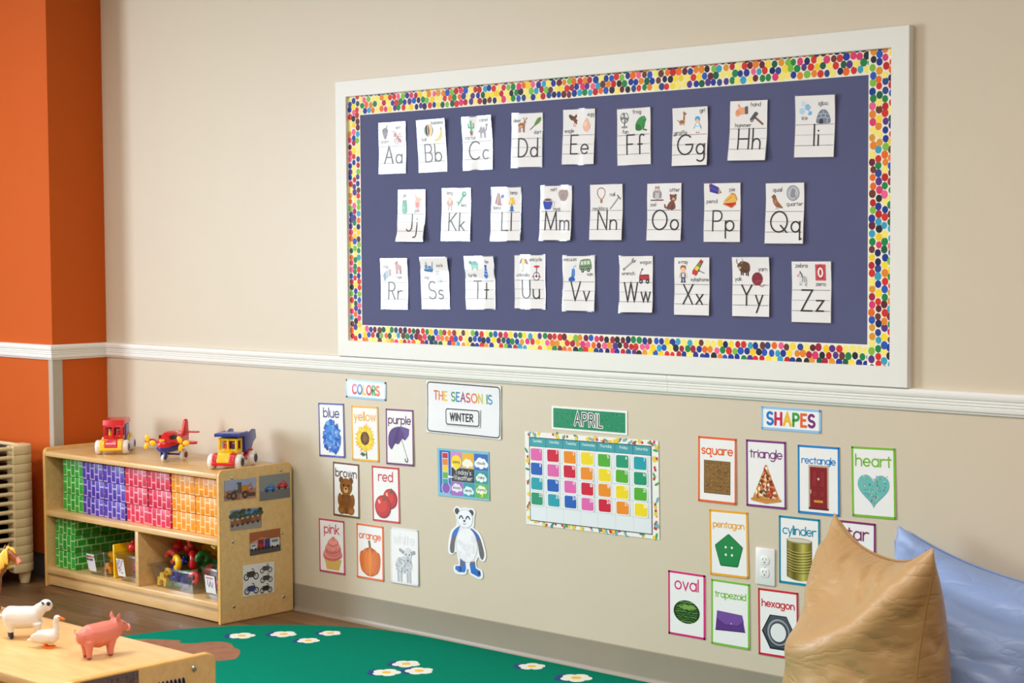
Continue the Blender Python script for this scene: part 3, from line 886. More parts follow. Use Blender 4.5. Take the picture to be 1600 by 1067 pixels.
    'wagon': [('p', [(14, 30), (20, 54), (92, 56), (96, 30)], (176, 32, 44)), ('p', [(20, 54), (92, 56), (88, 64), (26, 62)], (120, 24, 34)), ('c', [(16, 40), (22, 66), (36, 92)], 5, (120, 60, 60)), ('e', 38, 94, 9, 5, (150, 70, 70)), ('e', 30, 22, 14, 14, BLK), ('e', 80, 22, 14, 14, BLK), ('e', 30, 22, 5, 5, LGY), ('e', 80, 22, 5, 5, LGY)],
    'boy': [('l', [(42, 24), (40, 4)], 10, (60, 66, 110)), ('l', [(58, 24), (60, 4)], 10, (60, 66, 110)), ('p', [(32, 56), (68, 56), (66, 20), (34, 20)], (70, 86, 150)), ('p', [(40, 52), (60, 52), (58, 30), (42, 30)], (220, 224, 232)), ('l', [(32, 54), (22, 28)], 8, SKN), ('l', [(68, 54), (78, 28)], 8, SKN), ('e', 50, 72, 17, 17, SKN), ('s', [(30, 74), (34, 94), (50, 100), (68, 94), (70, 74), (58, 86), (42, 86)], (168, 92, 44)), ('l', [(36, 2), (44, 2)], 8, DBR), ('l', [(56, 2), (64, 2)], 8, DBR)],
    'xylophone': [('p', [(6, 16), (34, 4), (50, 30), (20, 46)], (206, 52, 52)), ('p', [(22, 44), (48, 30), (62, 52), (38, 64)], YEL), ('p', [(38, 64), (62, 52), (74, 72), (56, 82)], (96, 150, 70)), ('p', [(56, 82), (74, 72), (84, 90), (70, 98)], RED), ('l', [(12, 30), (72, 98)], 4, (130, 50, 50)), ('l', [(36, 8), (86, 88)], 4, (130, 50, 50)), ('l', [(56, 34), (94, 20)], 4, (70, 60, 110)), ('e', 56, 34, 6, 6, (70, 60, 110))],
    'yak': [('l', [(34, 30), (34, 6)], 9, DBR), ('l', [(46, 28), (46, 6)], 9, DBR), ('l', [(68, 28), (68, 6)], 9, DBR), ('l', [(80, 30), (80, 6)], 9, DBR), ('s', [(16, 56), (30, 84), (60, 86), (90, 72), (92, 36), (74, 22), (40, 22), (24, 34)], (98, 64, 42)), ('e', 26, 60, 18, 17, (112, 72, 46)), ('c', [(14, 70), (4, 82), (6, 98)], 5, (150, 140, 130)), ('c', [(36, 74), (48, 86), (44, 100)], 5, (150, 140, 130)), ('e', 24, 50, 10, 8, (200, 170, 150)), ('e', 20, 64, 3, 3, BLK), ('e', 32, 64, 3, 3, BLK), ('c', [(44, 40), (60, 32), (80, 36)], 4, (74, 46, 30))],
    'yarn': [('e', 46, 50, 38, 38, (140, 34, 56)), ('c', [(14, 54), (40, 74), (74, 70)], 4, (104, 22, 42)), ('c', [(14, 40), (46, 56), (82, 54)], 4, (104, 22, 42)), ('c', [(24, 24), (52, 38), (80, 38)], 4, (176, 60, 84)), ('c', [(60, 14), (80, 6), (98, 18)], 4, (140, 34, 56))],
    'zebra': quad_animal((226, 226, 230), (200, 200, 206), head=(28, 76), hr=14, neck=8) + [('l', [(34, 58), (28, 76)], 15, (226, 226, 230)), ('l', [(46, 66), (44, 36)], 4, DGY), ('l', [(56, 66), (56, 36)], 4, DGY), ('l', [(66, 62), (68, 38)], 4, DGY), ('l', [(34, 66), (44, 60)], 4, DGY), ('l', [(28, 92), (44, 70)], 6, BLK), ('e', 16, 70, 8, 7, (236, 150, 160)), ('e', 26, 80, 3, 3, BLK), ('l', [(26, 20), (30, 20)], 5, DGY), ('l', [(62, 20), (66, 20)], 5, DGY)],
    'zero': [('p', [(18, 6), (82, 6), (82, 94), (18, 94)], (196, 58, 68)), ('c', [(26, 14), (74, 14), (74, 86), (26, 86), (26, 14)], 3, (226, 110, 116)), ('e', 50, 50, 18, 28, WHT), ('e', 50, 50, 8, 18, (196, 58, 68))],
}
# ================================================================ THE ROOM
wall_paint = mat('beige_wall_paint', (209, 196, 176), rough=0.44, spec=0.5, noise=(6, 0.015), bump=(260, 0.06, 0.002))
orange_paint = mat('orange_wall_paint', (198, 88, 24), rough=0.7, spec=0.2, noise=(6, 0.02), bump=(260, 0.06, 0.002))
white_gloss = mat('white_trim_paint', (232, 231, 228), rough=0.5, spec=0.4, noise=(20, 0.01))
ceil_mat = mat('ceiling_tile', (225, 222, 214), rough=0.9, spec=0.1)
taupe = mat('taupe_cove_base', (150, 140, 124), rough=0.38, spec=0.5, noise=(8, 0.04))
guard_mat = mat('corner_guard_vinyl', (178, 170, 156), rough=0.4)


def struct(o):
    o['kind'] = 'structure'
    return o


T = 0.12
struct(MB().box(((ROOM_X0 + ROOM_X1) / 2, ROOM_Y0 / 2, -0.05), (ROOM_X1 - ROOM_X0 + 2 * T, -ROOM_Y0 + 2 * T, 0.1)).build('floor', floor_mat(), smooth=False))
struct(MB().box(((ROOM_X0 + ROOM_X1) / 2, ROOM_Y0 / 2, ROOM_Z + 0.05), (ROOM_X1 - ROOM_X0 + 2 * T, -ROOM_Y0 + 2 * T, 0.1)).build('ceiling', ceil_mat, smooth=False))
struct(MB().box(((ROOM_X0 + ROOM_X1) / 2, T / 2, ROOM_Z / 2), (ROOM_X1 - ROOM_X0 + 2 * T, T, ROOM_Z)).build('wall_back', wall_paint, smooth=False))
struct(MB().box((ROOM_X1 + T / 2, ROOM_Y0 / 2, ROOM_Z / 2), (T, -ROOM_Y0, ROOM_Z)).build('wall_right', wall_paint, smooth=False))
struct(MB().box(((ROOM_X0 + ROOM_X1) / 2, ROOM_Y0 - T / 2, ROOM_Z / 2), (ROOM_X1 - ROOM_X0 + 2 * T, T, ROOM_Z)).build('wall_front', wall_paint, smooth=False))
PX, PY = -1.284, -0.2785                    # the orange wall stands forward of the beige one
struct(MB().box(((ROOM_X0 + PX) / 2, PY / 2, ROOM_Z / 2), (PX - ROOM_X0, -PY, ROOM_Z)).build('wall_left', orange_paint, smooth=False))
# window wall with one opening
WY0, WY1, WZ0, WZ1 = -5.15, -3.15, 0.47, 2.57
wm = MB()
wx = ROOM_X0 - T / 2
wm.box((wx, (ROOM_Y0 + WY0) / 2, ROOM_Z / 2), (T, WY0 - ROOM_Y0, ROOM_Z))
wm.box((wx, WY1 / 2, ROOM_Z / 2), (T, -WY1, ROOM_Z))
wm.box((wx, (WY0 + WY1) / 2, WZ0 / 2), (T, WY1 - WY0, WZ0))
wm.box((wx, (WY0 + WY1) / 2, (WZ1 + ROOM_Z) / 2), (T, WY1 - WY0, ROOM_Z - WZ1))
struct(wm.build('wall_window', wall_paint, smooth=False))
wf = MB()
for y in (WY0 + 0.02, (WY0 + WY1) / 2, WY1 - 0.02):
    wf.box((wx, y, (WZ0 + WZ1) / 2), (0.05, 0.045, WZ1 - WZ0))
for z in (WZ0 + 0.02, 1.75, WZ1 - 0.02):
    wf.box((wx, (WY0 + WY1) / 2, z), (0.048, WY1 - WY0, 0.045))
struct(wf.build('window_1', white_gloss, smooth=False))

# chair rail: one moulding running round the orange corner and along the beige wall
RZ0, RZ1 = 0.9635, 1.030
PROF = [(0.0, RZ1), (0.012, RZ1), (0.0165, RZ1 - 0.0025), (0.019, RZ1 - 0.008), (0.019, RZ1 - 0.018), (0.0165, RZ1 - 0.0235), (0.0130, RZ1 - 0.0252), (0.0130, RZ1 - 0.0268),
        (0.0155, RZ1 - 0.028), (0.0160, RZ1 - 0.0305), (0.0150, RZ1 - 0.0325), (0.0125, RZ1 - 0.0335), (0.0125, RZ1 - 0.0348), (0.0152, RZ1 - 0.036), (0.0158, RZ1 - 0.0385), (0.0150, RZ1 - 0.041),
        (0.0125, RZ1 - 0.042), (0.0125, RZ1 - 0.0432), (0.0145, RZ1 - 0.0445), (0.0150, RZ1 - 0.052), (0.0135, RZ1 - 0.057), (0.0090, RZ1 - 0.060), (0.0085, RZ1 - 0.0625), (0.0065, RZ1 - 0.0655), (0.0, RZ0)]


def moulding(path, prof):
    """path: [(x, y, ox, oy)] with the way out of the wall at each node"""
    m = MB()
    m.loft([[(x + ox * d, y + oy * d, z) for d, z in prof] for x, y, ox, oy in path], True)
    return m


SEAM = 1.885
struct(moulding([(ROOM_X0, PY, 0, -1), (PX, PY, 1, -1), (PX, 0, 1, -1), (SEAM, 0, 0, -1)], PROF).build('trim_1', white_gloss, angle=30))
struct(moulding([(SEAM + 0.0009, 0, 0, -1), (ROOM_X1, 0, 0, -1)], PROF).build('trim_2', white_gloss, angle=30))
BPROF = [(0.0, 0.1075), (0.002, 0.1075), (0.004, 0.105), (0.004, 0.020), (0.006, 0.010), (0.011, 0.004), (0.014, 0.0025), (0.014, 0.0), (0.0, 0.0)]
struct(moulding([(PX, 0, 1, -1), (ROOM_X1, 0, 0, -1)], BPROF).build('baseboard_back', taupe, angle=30))
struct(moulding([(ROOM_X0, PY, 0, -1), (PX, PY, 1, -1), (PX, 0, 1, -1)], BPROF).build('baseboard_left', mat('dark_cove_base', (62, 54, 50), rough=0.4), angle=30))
g = MB()
g.prism([(PX - 0.028, PY), (PX - 0.028, PY - 0.003), (PX + 0.001, PY - 0.003), (PX + 0.003, PY - 0.001), (PX + 0.003, PY + 0.047), (PX, PY + 0.047), (PX, PY)], 'z', 0.1075, RZ0)
struct(g.build('trim_3', guard_mat, angle=30))

# rug -------------------------------------------------------------
rug = empty('area_rug', (0, 0, 0))
tag(rug, 'green area rug with rounded corners, white daisies and a brown patch, lying along the wall', 'rug')
rug_green = mat('green_rug_pile', (0, 138, 112), rough=0.95, spec=0.05, noise=(60, 0.10), bump=(900, 0.5, 0.003))
rx, ry, rr, RYN = 0.78, -0.902, 0.885, -1.36
ro = [(rx + rr * math.cos(R(a)), ry + rr * math.sin(R(a))) for a in range(90, 181, 5)]
ro += [(rx - rr, RYN)] + [(rx + rr * math.cos(R(a)), RYN + rr * math.sin(R(a))) for a in range(185, 271, 5)]
ro += [(2.5, RYN - rr)] + [(2.5 + rr * math.cos(R(a)), RYN + rr * math.sin(R(a))) for a in range(275, 361, 5)]
ro += [(2.5 + rr * math.cos(R(a)), ry + rr * math.sin(R(a))) for a in range(0, 90, 5)] + [(2.5, ry + rr)]
MB().prism(ro, 'z', 0.0005, 0.0065, bev=0.002).build('pile', rug_green, rug)
cen = (sum(p[0] for p in ro) / len(ro), sum(p[1] for p in ro) / len(ro))
eb = MB()
eb.prism([(cen[0] + (p[0] - cen[0]) * 1.0035, cen[1] + (p[1] - cen[1]) * 1.0025) for p in ro], 'z', 0.0003, 0.0042)
eb.build('binding', mat('rug_binding', (30, 62, 52), rough=0.9), rug)
rp = MB()
brown = [(-0.09, -0.86), (0.0, -0.75), (0.06, -0.70), (0.128, -0.668), (0.16, -0.69), (0.20, -0.665), (0.245, -0.585), (0.31, -0.575), (0.365, -0.605), (0.41, -0.615), (0.463, -0.655), (0.513, -0.714), (0.50, -0.76), (0.489, -0.775), (0.44, -0.80), (0.42, -0.85), (0.36, -0.95), (0.2, -1.0), (0.0, -1.0)]
rp.prism(smooth_poly(brown, 4), 'z', 0.0062, 0.0069)
rp.build('brown_patch', mat('brown_rug_pile', (164, 116, 92), rough=0.95, spec=0.1, noise=(26, 0.3), bump=(900, 0.5, 0.003)), rug)
for fx, fy, s in ((0.236, -0.465, 1), (0.331, -0.344, 1), (0.45, -0.218, 0.85), (0.484, -0.354, 0.85), (1.059, -0.5, 1), (1.019, -0.369, 1), (1.126, -0.41, 1), (1.369, -0.108, 0.95), (1.59, -0.131, 1.1),
                  (1.75, -0.62, 1), (1.95, -0.52, 1), (1.62, -0.95, 1), (0.75, -1.05, 1)):
    d = MB()
    a0 = fx * 9

    def petals(cx, cy, r, z0, z1, mi):
        pts = []
        for k in range(40):
            a = 2 * math.pi * k / 40 + a0
            q = r * (0.78 + 0.22 * abs(math.cos(2.5 * (a - a0))) ** 0.6)
            pts.append((cx + q * math.cos(a), cy + q * math.sin(a)))
        d.prism(pts, 'z', z0, z1, mi=mi)
    petals(fx - 0.016 * s, fy - 0.012 * s, 0.050 * s, 0.0062, 0.0070, 0)
    petals(fx, fy, 0.050 * s, 0.0063, 0.0074, 1)
    d.cyl((fx, fy, 0.0064), (fx, fy, 0.0078), 0.016 * s, mi=2, n=14)
    d.build('daisy', [mat('rug_blue', (24, 60, 130), rough=0.95), mat('rug_white', (236, 236, 228), rough=0.95, noise=(80, 0.05)), mat('rug_yellow', (240, 190, 50), rough=0.95)], rug)

# ================================================================ BULLETIN BOARD
BX0, BX1, BZ0, BZ1 = 0.2919, 2.7737, 1.0305, 2.077
IX0, IX1, IZ0, IZ1 = 0.3525, 2.713, 1.0850, 2.0204
board = empty('bulletin_board', ((BX0 + BX1) / 2, 0, BZ0))
tag(board, 'large white framed bulletin board with slate blue paper and a dotted border', 'bulletin board')
bo = board.location


def ring(x0, x1, z0, z1, prof, name, material, parent):
    """mitred frame: prof [(inset, y)] closed"""
    m = MB()
    corners = [(x0, z0, 1, 1), (x1, z0, -1, 1), (x1, z1, -1, -1), (x0, z1, 1, -1)]
    n = len(prof)
    vs = [(x + sx * d - bo.x, y, z + sz * d - bo.z) for x, z, sx, sz in corners for d, y in prof]
    fs = []
    for i in range(4):
        for j in range(n):
            a, b = i * n + j, i * n + (j + 1) % n
            c, d = ((i + 1) % 4) * n + (j + 1) % n, ((i + 1) % 4) * n + j
            fs.append((a, b, c, d))
    m.add(vs, fs)
    return m.build(name, material, parent, angle=20)


fw = IX0 - BX0
ring(BX0, BX1, BZ0, BZ1, [(0, -0.0005), (0, -0.0235), (0.0015, -0.025), (fw - 0.0015, -0.025), (fw, -0.0235), (fw, -0.0005)], 'frame', white_gloss, board)
paper = mat('slate_blue_paper', (84, 87, 126), rough=0.7, spec=0.25, noise=(3, 0.06), bump=(7, 0.35, 0.012))
pm = MB()
pm.box((0, -0.00625, (IZ0 + IZ1) / 2 - bo.z), (IX1 - IX0, 0.0115, IZ1 - IZ0))
pm.build('backing_paper', paper, board, smooth=False)

DOTS = [(190, 22, 28), (214, 40, 34), (236, 104, 20), (232, 132, 30), (246, 206, 20), (250, 220, 50), (20, 50, 150), (16, 26, 84), (30, 84, 190), (16, 132, 66), (10, 92, 62), (126, 188, 60), (84, 46, 138), (222, 50, 112), (238, 96, 146),
        (104, 22, 44), (34, 32, 42), (50, 160, 196), (226, 150, 36), (166, 24, 60), (40, 66, 142), (108, 52, 44), (16, 50, 150), (214, 40, 34), (16, 132, 66)]
rib_mat = print_mat('printed_border_paper', 0.55, 0.05, 0.3)


def dotted(x0, x1, z0, z1, y, inner, seed):
    g = random.Random(seed)
    w, h = x1 - x0, z1 - z0
    s = Sheet(w, h, (242, 236, 220), 0.0004, nx=max(2, int(w / 0.05)), ny=max(2, int(h / 0.05)))
    p = 0.0232
    nrow = int((h if w > h else w) / (p * 0.9)) + 2
    ncol = int((w if w > h else h) / p) + 2
    for i in range(nrow):
        for j in range(ncol):
            a = (j + 0.5 * (i % 2)) * p + g.uniform(-0.0028, 0.0028)
            b = 0.0155 + i * p * 0.9 + g.uniform(-0.0022, 0.0022)      # from the inner edge outwards
            r = g.uniform(0.0098, 0.0117)
            col = g.choice(DOTS)
            if g.random() < 0.10:
                col = (250, 232, 120)
            if w > h:
                cu, cv = -w / 2 + a, (-h / 2 + b if inner == 'lo' else h / 2 - b)
            else:
                cu, cv = (-w / 2 + b if inner == 'lo' else w / 2 - b), -h / 2 + a
            if cu - r > w / 2 - 0.002 or cv - r > h / 2 - 0.002 or cu + r < -w / 2 + 0.002 or cv + r < -h / 2 + 0.002:
                continue
            e1, e2 = w / 2 - 0.0003, h / 2 - 0.0003
            rot = g.uniform(0, 6)
            k = g.uniform(0.92, 1.1)
            pts = []
            for q in range(14):
                t = 2 * math.pi * q / 14
                pts.append((max(-e1, min(e1, cu + r * math.cos(t + rot) * (k if w > h else 1))), max(-e2, min(e2, cv + r * 1.08 * math.sin(t + rot)))))
            s.k = (i * 3 + j) % 5
            s.poly(pts, col)
    return s.build('border_strip', rib_mat, ((x0 + x1) / 2 - bo.x, y, (z0 + z1) / 2 - bo.z), parent=board)


dotted(IX0, IX1, 1.9445, IZ1, -0.0122, 'lo', 11)
dotted(IX0, IX1, IZ0, 1.152, -0.0122, 'hi', 12)
dotted(IX0, 0.420, IZ0, IZ1, -0.0130, 'hi', 13)
dotted(2.632, IX1, IZ0, IZ1, -0.0130, 'lo', 14)

# ---------------------------------------------------------------- letter cards
card_mat = print_mat('laminated_card', 0.5, 0.3, 0.08)
film = clear_mat('laminating_film', (244, 246, 250), 0.90, 0.10)
CW, CH = 0.147, 0.191
# letter: x, z, tilt, curl out at top, at bottom, (picture, u, v) x2, (word, u, v) x2 with u, v in fractions of the card from its top corner
CARDS = {
    'Aa': (0.598, 1.814, -0.3, 0.003, 0.002, ('acorn', .26, .21), ('ant', .70, .31), ('ant', .73, .12), ('acorn', .24, .38)),
    'Bb': (0.809, 1.813, 0.5, 0.012, 0.001, ('ball', .43, .21), ('banana', .76, .31), ('banana', .74, .08), ('ball', .25, .38)),
    'Cc': (1.039, 1.813, 0.2, 0.009, 0.002, ('cactus', .32, .22), ('camel', .70, .28), ('camel', .74, .09), ('cactus', .27, .40)),
    'Dd': (1.276, 1.813, -1.2, 0.002, 0.003, ('deer', .33, .23), ('dart', .76, .21), ('deer', .18, .15), ('dart', .83, .37)),
    'Ee': (1.511, 1.814, -1.3, 0.001, 0.005, ('eagle', .33, .20), ('egg', .73, .30), ('egg', .86, .12), ('eagle', .22, .40)),
    'Ff': (1.749, 1.804, 0.3, 0.003, 0.002, ('fan', .24, .21), ('frog', .70, .28), ('frog', .60, .09), ('fan', .27, .42)),
    'Gg': (1.980, 1.794, -0.3, 0.003, 0.008, ('giraffe', .28, .22), ('girl', .70, .31), ('girl', .84, .09), ('giraffe', .24, .44)),
    'Hh': (2.205, 1.802, -1.4, 0.001, 0.009, ('hand', .33, .19), ('hammer', .70, .31), ('hand', .68, .09), ('hammer', .37, .42)),
    'Ii': (2.449, 1.803, -1.5, 0.006, 0.003, ('ice', .27, .20), ('igloo', .70, .34), ('igloo', .70, .15), ('ice', .25, .37)),
    'Jj': (0.699, 1.562, -0.9, 0.002, 0.014, ('jar', .26, .33), ('jam', .72, .24), ('jar', .26, .12), ('jam', .70, .41)),
    'Kk': (0.929, 1.562, -0.8, 0.002, 0.007, ('king', .29, .31), ('key', .68, .20), ('king', .29, .10), ('key', .76, .33)),
    'Ll': (1.174, 1.560, -0.3, 0.002, 0.008, ('llama', .25, .22), ('lamp', .70, .31), ('lamp', .76, .12), ('llama', .22, .39)),
    'Mm': (1.409, 1.560, -0.7, 0.001, 0.009, ('mug', .27, .31), ('mitt', .70, .19), ('mitt', .42, .09), ('mug', .52, .43)),
    'Nn': (1.631, 1.559, -0.4, 0.001, 0.006, ('necklace', .35, .21), ('nail', .76, .33), ('nail', .68, .20), ('necklace', .32, .44)),
    'Oo': (1.874, 1.556, -0.4, 0.001, 0.004, ('owl', .31, .19), ('otter', .70, .33), ('otter', .80, .14), ('owl', .20, .38)),
    'Pp': (2.105, 1.550, -0.6, 0.002, 0.003, ('pencil', .31, .15), ('pie', .71, .30), ('pie', .77, .13), ('pencil', .23, .32)),
    'Qq': (2.341, 1.544, -0.5, 0.002, 0.007, ('quail', .29, .31), ('quarter', .70, .18), ('quail', .32, .13), ('quarter', .74, .36)),
    'Rr': (0.602, 1.310, 0.3, 0.004, 0.003, ('rug', .25, .34), ('ram', .69, .18), ('rug', .22, .17), ('ram', .70, .38)),
    'Ss': (0.819, 1.315, 0.6, 0.010, 0.002, ('ship', .30, .20), ('sock', .62, .38), ('sock', .70, .17), ('ship', .22, .40)),
    'Tt': (1.047, 1.319, 0.7, 0.009, 0.003, ('turtle', .34, .17), ('tie', .72, .30), ('tie', .76, .12), ('turtle', .26, .37)),
    'Uu': (1.284, 1.324, 0.2, 0.002, 0.003, ('umbrella', .30, .18), ('unicycle', .73, .34), ('unicycle', .70, .10), ('umbrella', .29, .38)),
    'Vv': (1.510, 1.321, 0.1, 0.001, 0.005, ('vacuum', .32, .33), ('van', .70, .18), ('vacuum', .24, .08), ('van', .83, .34)),
    'Ww': (1.758, 1.321, 0.6, 0.001, 0.007, ('wrench', .31, .16), ('wagon', .72, .37), ('wagon', .77, .13), ('wrench', .28, .32)),
    'Xx': (1.986, 1.317, 0.1, 0.002, 0.004, ('boy', .27, .29), ('xylophone', .68, .19), ('x-ray', .27, .10), ('xylophone', .72, .39)),
    'Yy': (2.216, 1.318, 0.1, 0.005, 0.004, ('yak', .32, .19), ('yarn', .68, .37), ('yarn', .81, .22), ('yak', .18, .38)),
    'Zz': (2.438, 1.305, 0.1, 0.003, 0.004, ('zebra', .31, .30), ('zero', .73, .19), ('zebra', .27, .09), ('zero', .73, .38)),
}
FILM = 0.0035
for n, (L, (x, z, tilt, top, bot, p1, p2, w1, w2)) in enumerate(CARDS.items()):
    s = Sheet(CW - 2 * FILM, CH - 2 * FILM, (236, 233, 236), 0.0007, top, bot, 0.0016, seed=100 + n, nx=8, ny=12)

    def uv(u, v):
        return (-CW / 2 + u * CW, CH / 2 - v * CH)
    for nm, u, v in (p1, p2):
        cu, cv = uv(u, v)
        s.icon(ICON[nm], cu, cv, 0.055)
    for wd, u, v in (w1, w2):
        cu, cv = uv(u, v)
        lw = 0.0030 * len(wd) ** 0
        half = min(cu + CW / 2, CW / 2 - cu) - 0.006
        s.text(wd, cu, cv - 0.004, 0.0125, 0.0013, (40, 38, 46), X=0.6, gap=0.2, at=(cu, cv), fit=2 * half if len(wd) > 4 else None)
    zt, zm, zb = CH / 2 - 0.470 * CH, CH / 2 - 0.632 * CH, CH / 2 - 0.798 * CH
    for v, lw, col in ((zt, 0.0011, (70, 68, 76)), (zm, 0.0008, (120, 118, 128)), (zb, 0.0011, (70, 68, 76))):
        s.stroke([(-CW / 2 + 0.006, v), (CW / 2 - 0.006, v)], lw, col)
    s.text(L, 0.006, zb, zt - zb, 0.0046, (34, 28, 40), X=0.5, gap=0.24, D=0.36, at=None, step=0.008, fit=0.108 if L in ('Ww', 'Mm') else None, squeeze=True)
    o = s.build('letter_card', card_mat, (x, -0.0128, z), tilt)
    nb = {'Aa': 'at the upper corner of the board', }.get(L)
    tag(o, 'white laminated alphabet card %s with %s and %s pictures' % (L, {'boy': 'x-ray boy'}.get(p1[0], p1[0]), p2[0]), 'letter card', 'alphabet cards on the bulletin board')
    fo = MB()
    a, b = CW / 2, CH / 2
    q = 10
    path = [(-a + 2 * a * i / q, -b) for i in range(q)] + [(a, -b + 2 * b * i / q) for i in range(q)] + [(a - 2 * a * i / q, b) for i in range(q)] + [(-a, b - 2 * b * i / q) for i in range(q)]
    inn = [(u * (1 - FILM / a), v * (1 - FILM / b)) for u, v in path]
    m = len(path)
    fo.add([(u, -(s.W(u, v) + 0.0004), v) for u, v in path] + [(u, -(s.W(u, v) + 0.0004), v) for u, v in inn], [(i, (i + 1) % m, m + (i + 1) % m, m + i) for i in range(m)])
    f = fo.build('clear_film_edge', film, o)
# ================================================================ CARDS AND SIGNS ON THE LOWER WALL
wall_card = print_mat('glossy_wall_card', 0.4, 0.4, 0.08)
KW, KH = 0.150, 0.210


def jit(g, c, d):
    k = g.uniform(-d, d)
    return tuple(int(max(0, min(255, v + k))) for v in c)


def mixc(a, b, t):
    return tuple(int(x + (y - x) * t) for x, y in zip(a, b))


def pic_hydrangea(s, g):
    for i in range(150):
        a, q = g.uniform(0, 6.283), math.sqrt(g.random())
        x, y = 0.002 + 0.052 * q * math.cos(a), -0.024 + 0.062 * q * math.sin(a)
        c = jit(g, g.choice([(44, 110, 200), (70, 140, 225), (30, 84, 176), (96, 160, 236), (52, 120, 214)]), 12)
        s.ell(x, y, g.uniform(0.006, 0.012), g.uniform(0.005, 0.010), c, g.uniform(0, 180), 8)
    s.poly([(0.012, -0.086), (0.022, -0.096), (0.03, -0.08), (0.024, -0.07)], (30, 84, 176))


def pic_sunflower(s, g):
    s.stroke([(0.004, -0.05), (0.008, -0.094)], 0.006, (46, 66, 40))
    s.poly([(0.006, -0.08), (-0.018, -0.07), (-0.03, -0.08), (-0.012, -0.088)], (60, 110, 56))
    for ring_, n, col in ((0.056, 22, (238, 190, 30)), (0.047, 18, (248, 214, 50))):
        for i in range(n):
            a = 2 * math.pi * i / n + g.uniform(-0.06, 0.06)
            c, q = math.cos(a), math.sin(a)
            r = ring_ * g.uniform(0.9, 1.08)
            pts = [(0.016, -0.009), (r * 0.7, -0.008), (r, 0), (r * 0.7, 0.008), (0.016, 0.009)]
            s.poly([(x * c - y * q, -0.018 + x * q + y * c) for x, y in pts], jit(g, col, 14))
    s.ell(0, -0.018, 0.025, 0.026, (96, 60, 34))
    s.ell(0, -0.018, 0.013, 0.014, (130, 92, 50))
    for i in range(50):
        a, q = g.uniform(0, 6.283), 0.023 * math.sqrt(g.random())
        s.ell(q * math.cos(a), -0.018 + q * math.sin(a), 0.0016, 0.0016, g.choice([(60, 36, 22), (170, 120, 60)]), 0, 6)


def pic_purple_umbrella(s, g):
    top = smooth_poly([(-0.062, -0.030), (-0.060, 0.006), (-0.040, 0.030), (0.000, 0.040), (0.046, 0.034), (0.052, 0.030)], 5, False)
    low = smooth_poly([(0.050, 0.010), (0.030, -0.010), (0.014, -0.006), (-0.006, -0.026), (-0.026, -0.026), (-0.044, -0.048), (-0.060, -0.034)], 5, False)
    s.poly(top + low, (86, 56, 128))
    s.poly([(0.0, 0.04), (-0.02, 0.02), (-0.044, -0.048), (-0.026, -0.026), (-0.008, -0.006)], (66, 42, 108))
    s.poly([(0.0, 0.04), (0.02, 0.02), (0.030, -0.010), (0.05, 0.010), (0.05, 0.03)], (104, 74, 148))
    s.stroke([(0.01, -0.008), (0.040, -0.076)], 0.0022, (110, 112, 122))
    s.stroke([(0.040, -0.076), (0.043, -0.086), (0.038, -0.092), (0.030, -0.088), (0.028, -0.080)], 0.0042, (74, 54, 54))


def pic_bear(s, g):
    c1, c2, c3 = (142, 88, 36), (116, 68, 26), (168, 112, 52)
    for x, y, rx_, ry_, c in ((-0.028, 0.037, 0.013, 0.013, c2), (0.028, 0.037, 0.013, 0.013, c2), (0, -0.052, 0.040, 0.042, c2), (-0.036, -0.04, 0.013, 0.026, c1), (0.036, -0.04, 0.013, 0.026, c1),
                              (0, 0.012, 0.036, 0.034, c1), (-0.026, -0.078, 0.021, 0.018, c1), (0.026, -0.078, 0.021, 0.018, c1), (-0.028, -0.080, 0.012, 0.010, c3), (0.028, -0.080, 0.012, 0.010, c3), (0, -0.048, 0.024, 0.024, (130, 78, 30))):
        s.ell(x, y, rx_, ry_, c, 0, 18)
    for i in range(160):
        a, q = g.uniform(0, 6.283), math.sqrt(g.random())
        x, y = (0.036 * q * math.cos(a), 0.012 + 0.034 * q * math.sin(a)) if i % 2 else (0.038 * q * math.cos(a), -0.052 + 0.04 * q * math.sin(a))
        s.stroke([(x, y), (x + g.uniform(-0.004, 0.004), y - 0.004)], 0.0012, g.choice([c2, c3, (96, 56, 20)]), caps=False)
    s.ell(0, 0.000, 0.014, 0.012, (206, 160, 100), 0, 14)
    s.ell(0, 0.005, 0.006, 0.004, (30, 20, 18), 0, 10)
    s.ell(-0.014, 0.018, 0.004, 0.004, (24, 16, 14), 0, 10)
    s.ell(0.014, 0.018, 0.004, 0.004, (24, 16, 14), 0, 10)


def pic_tomatoes(s, g):
    for x, y, r, hl in ((0.024, -0.016, 0.040, 1), (-0.016, -0.048, 0.045, 1)):
        s.ell(x, y, r, r * 0.98, (150, 24, 26), 0, 26)
        s.ell(x - 0.003, y + 0.003, r * 0.9, r * 0.88, (190, 34, 32), 0, 24)
        s.ell(x - 0.007, y + 0.007, r * 0.66, r * 0.62, (212, 52, 44), 0, 22)
        s.ell(x - r * 0.45, y + r * 0.42, r * 0.14, r * 0.2, (244, 170, 160), 35, 10)
        for k in range(6):
            a = R(60 * k + 20)
            tx, ty = x + 0.006, y + r * 0.62
            s.poly([(tx - 0.003 * math.sin(a), ty + 0.002 * math.cos(a)), (tx + 0.018 * math.cos(a), ty + 0.010 * math.sin(a)), (tx + 0.003 * math.sin(a), ty - 0.002 * math.cos(a))], (52, 92, 40))
        s.stroke([(x + 0.006, y + r * 0.62), (x + 0.008, y + r * 0.62 + 0.016)], 0.003, (60, 100, 46))


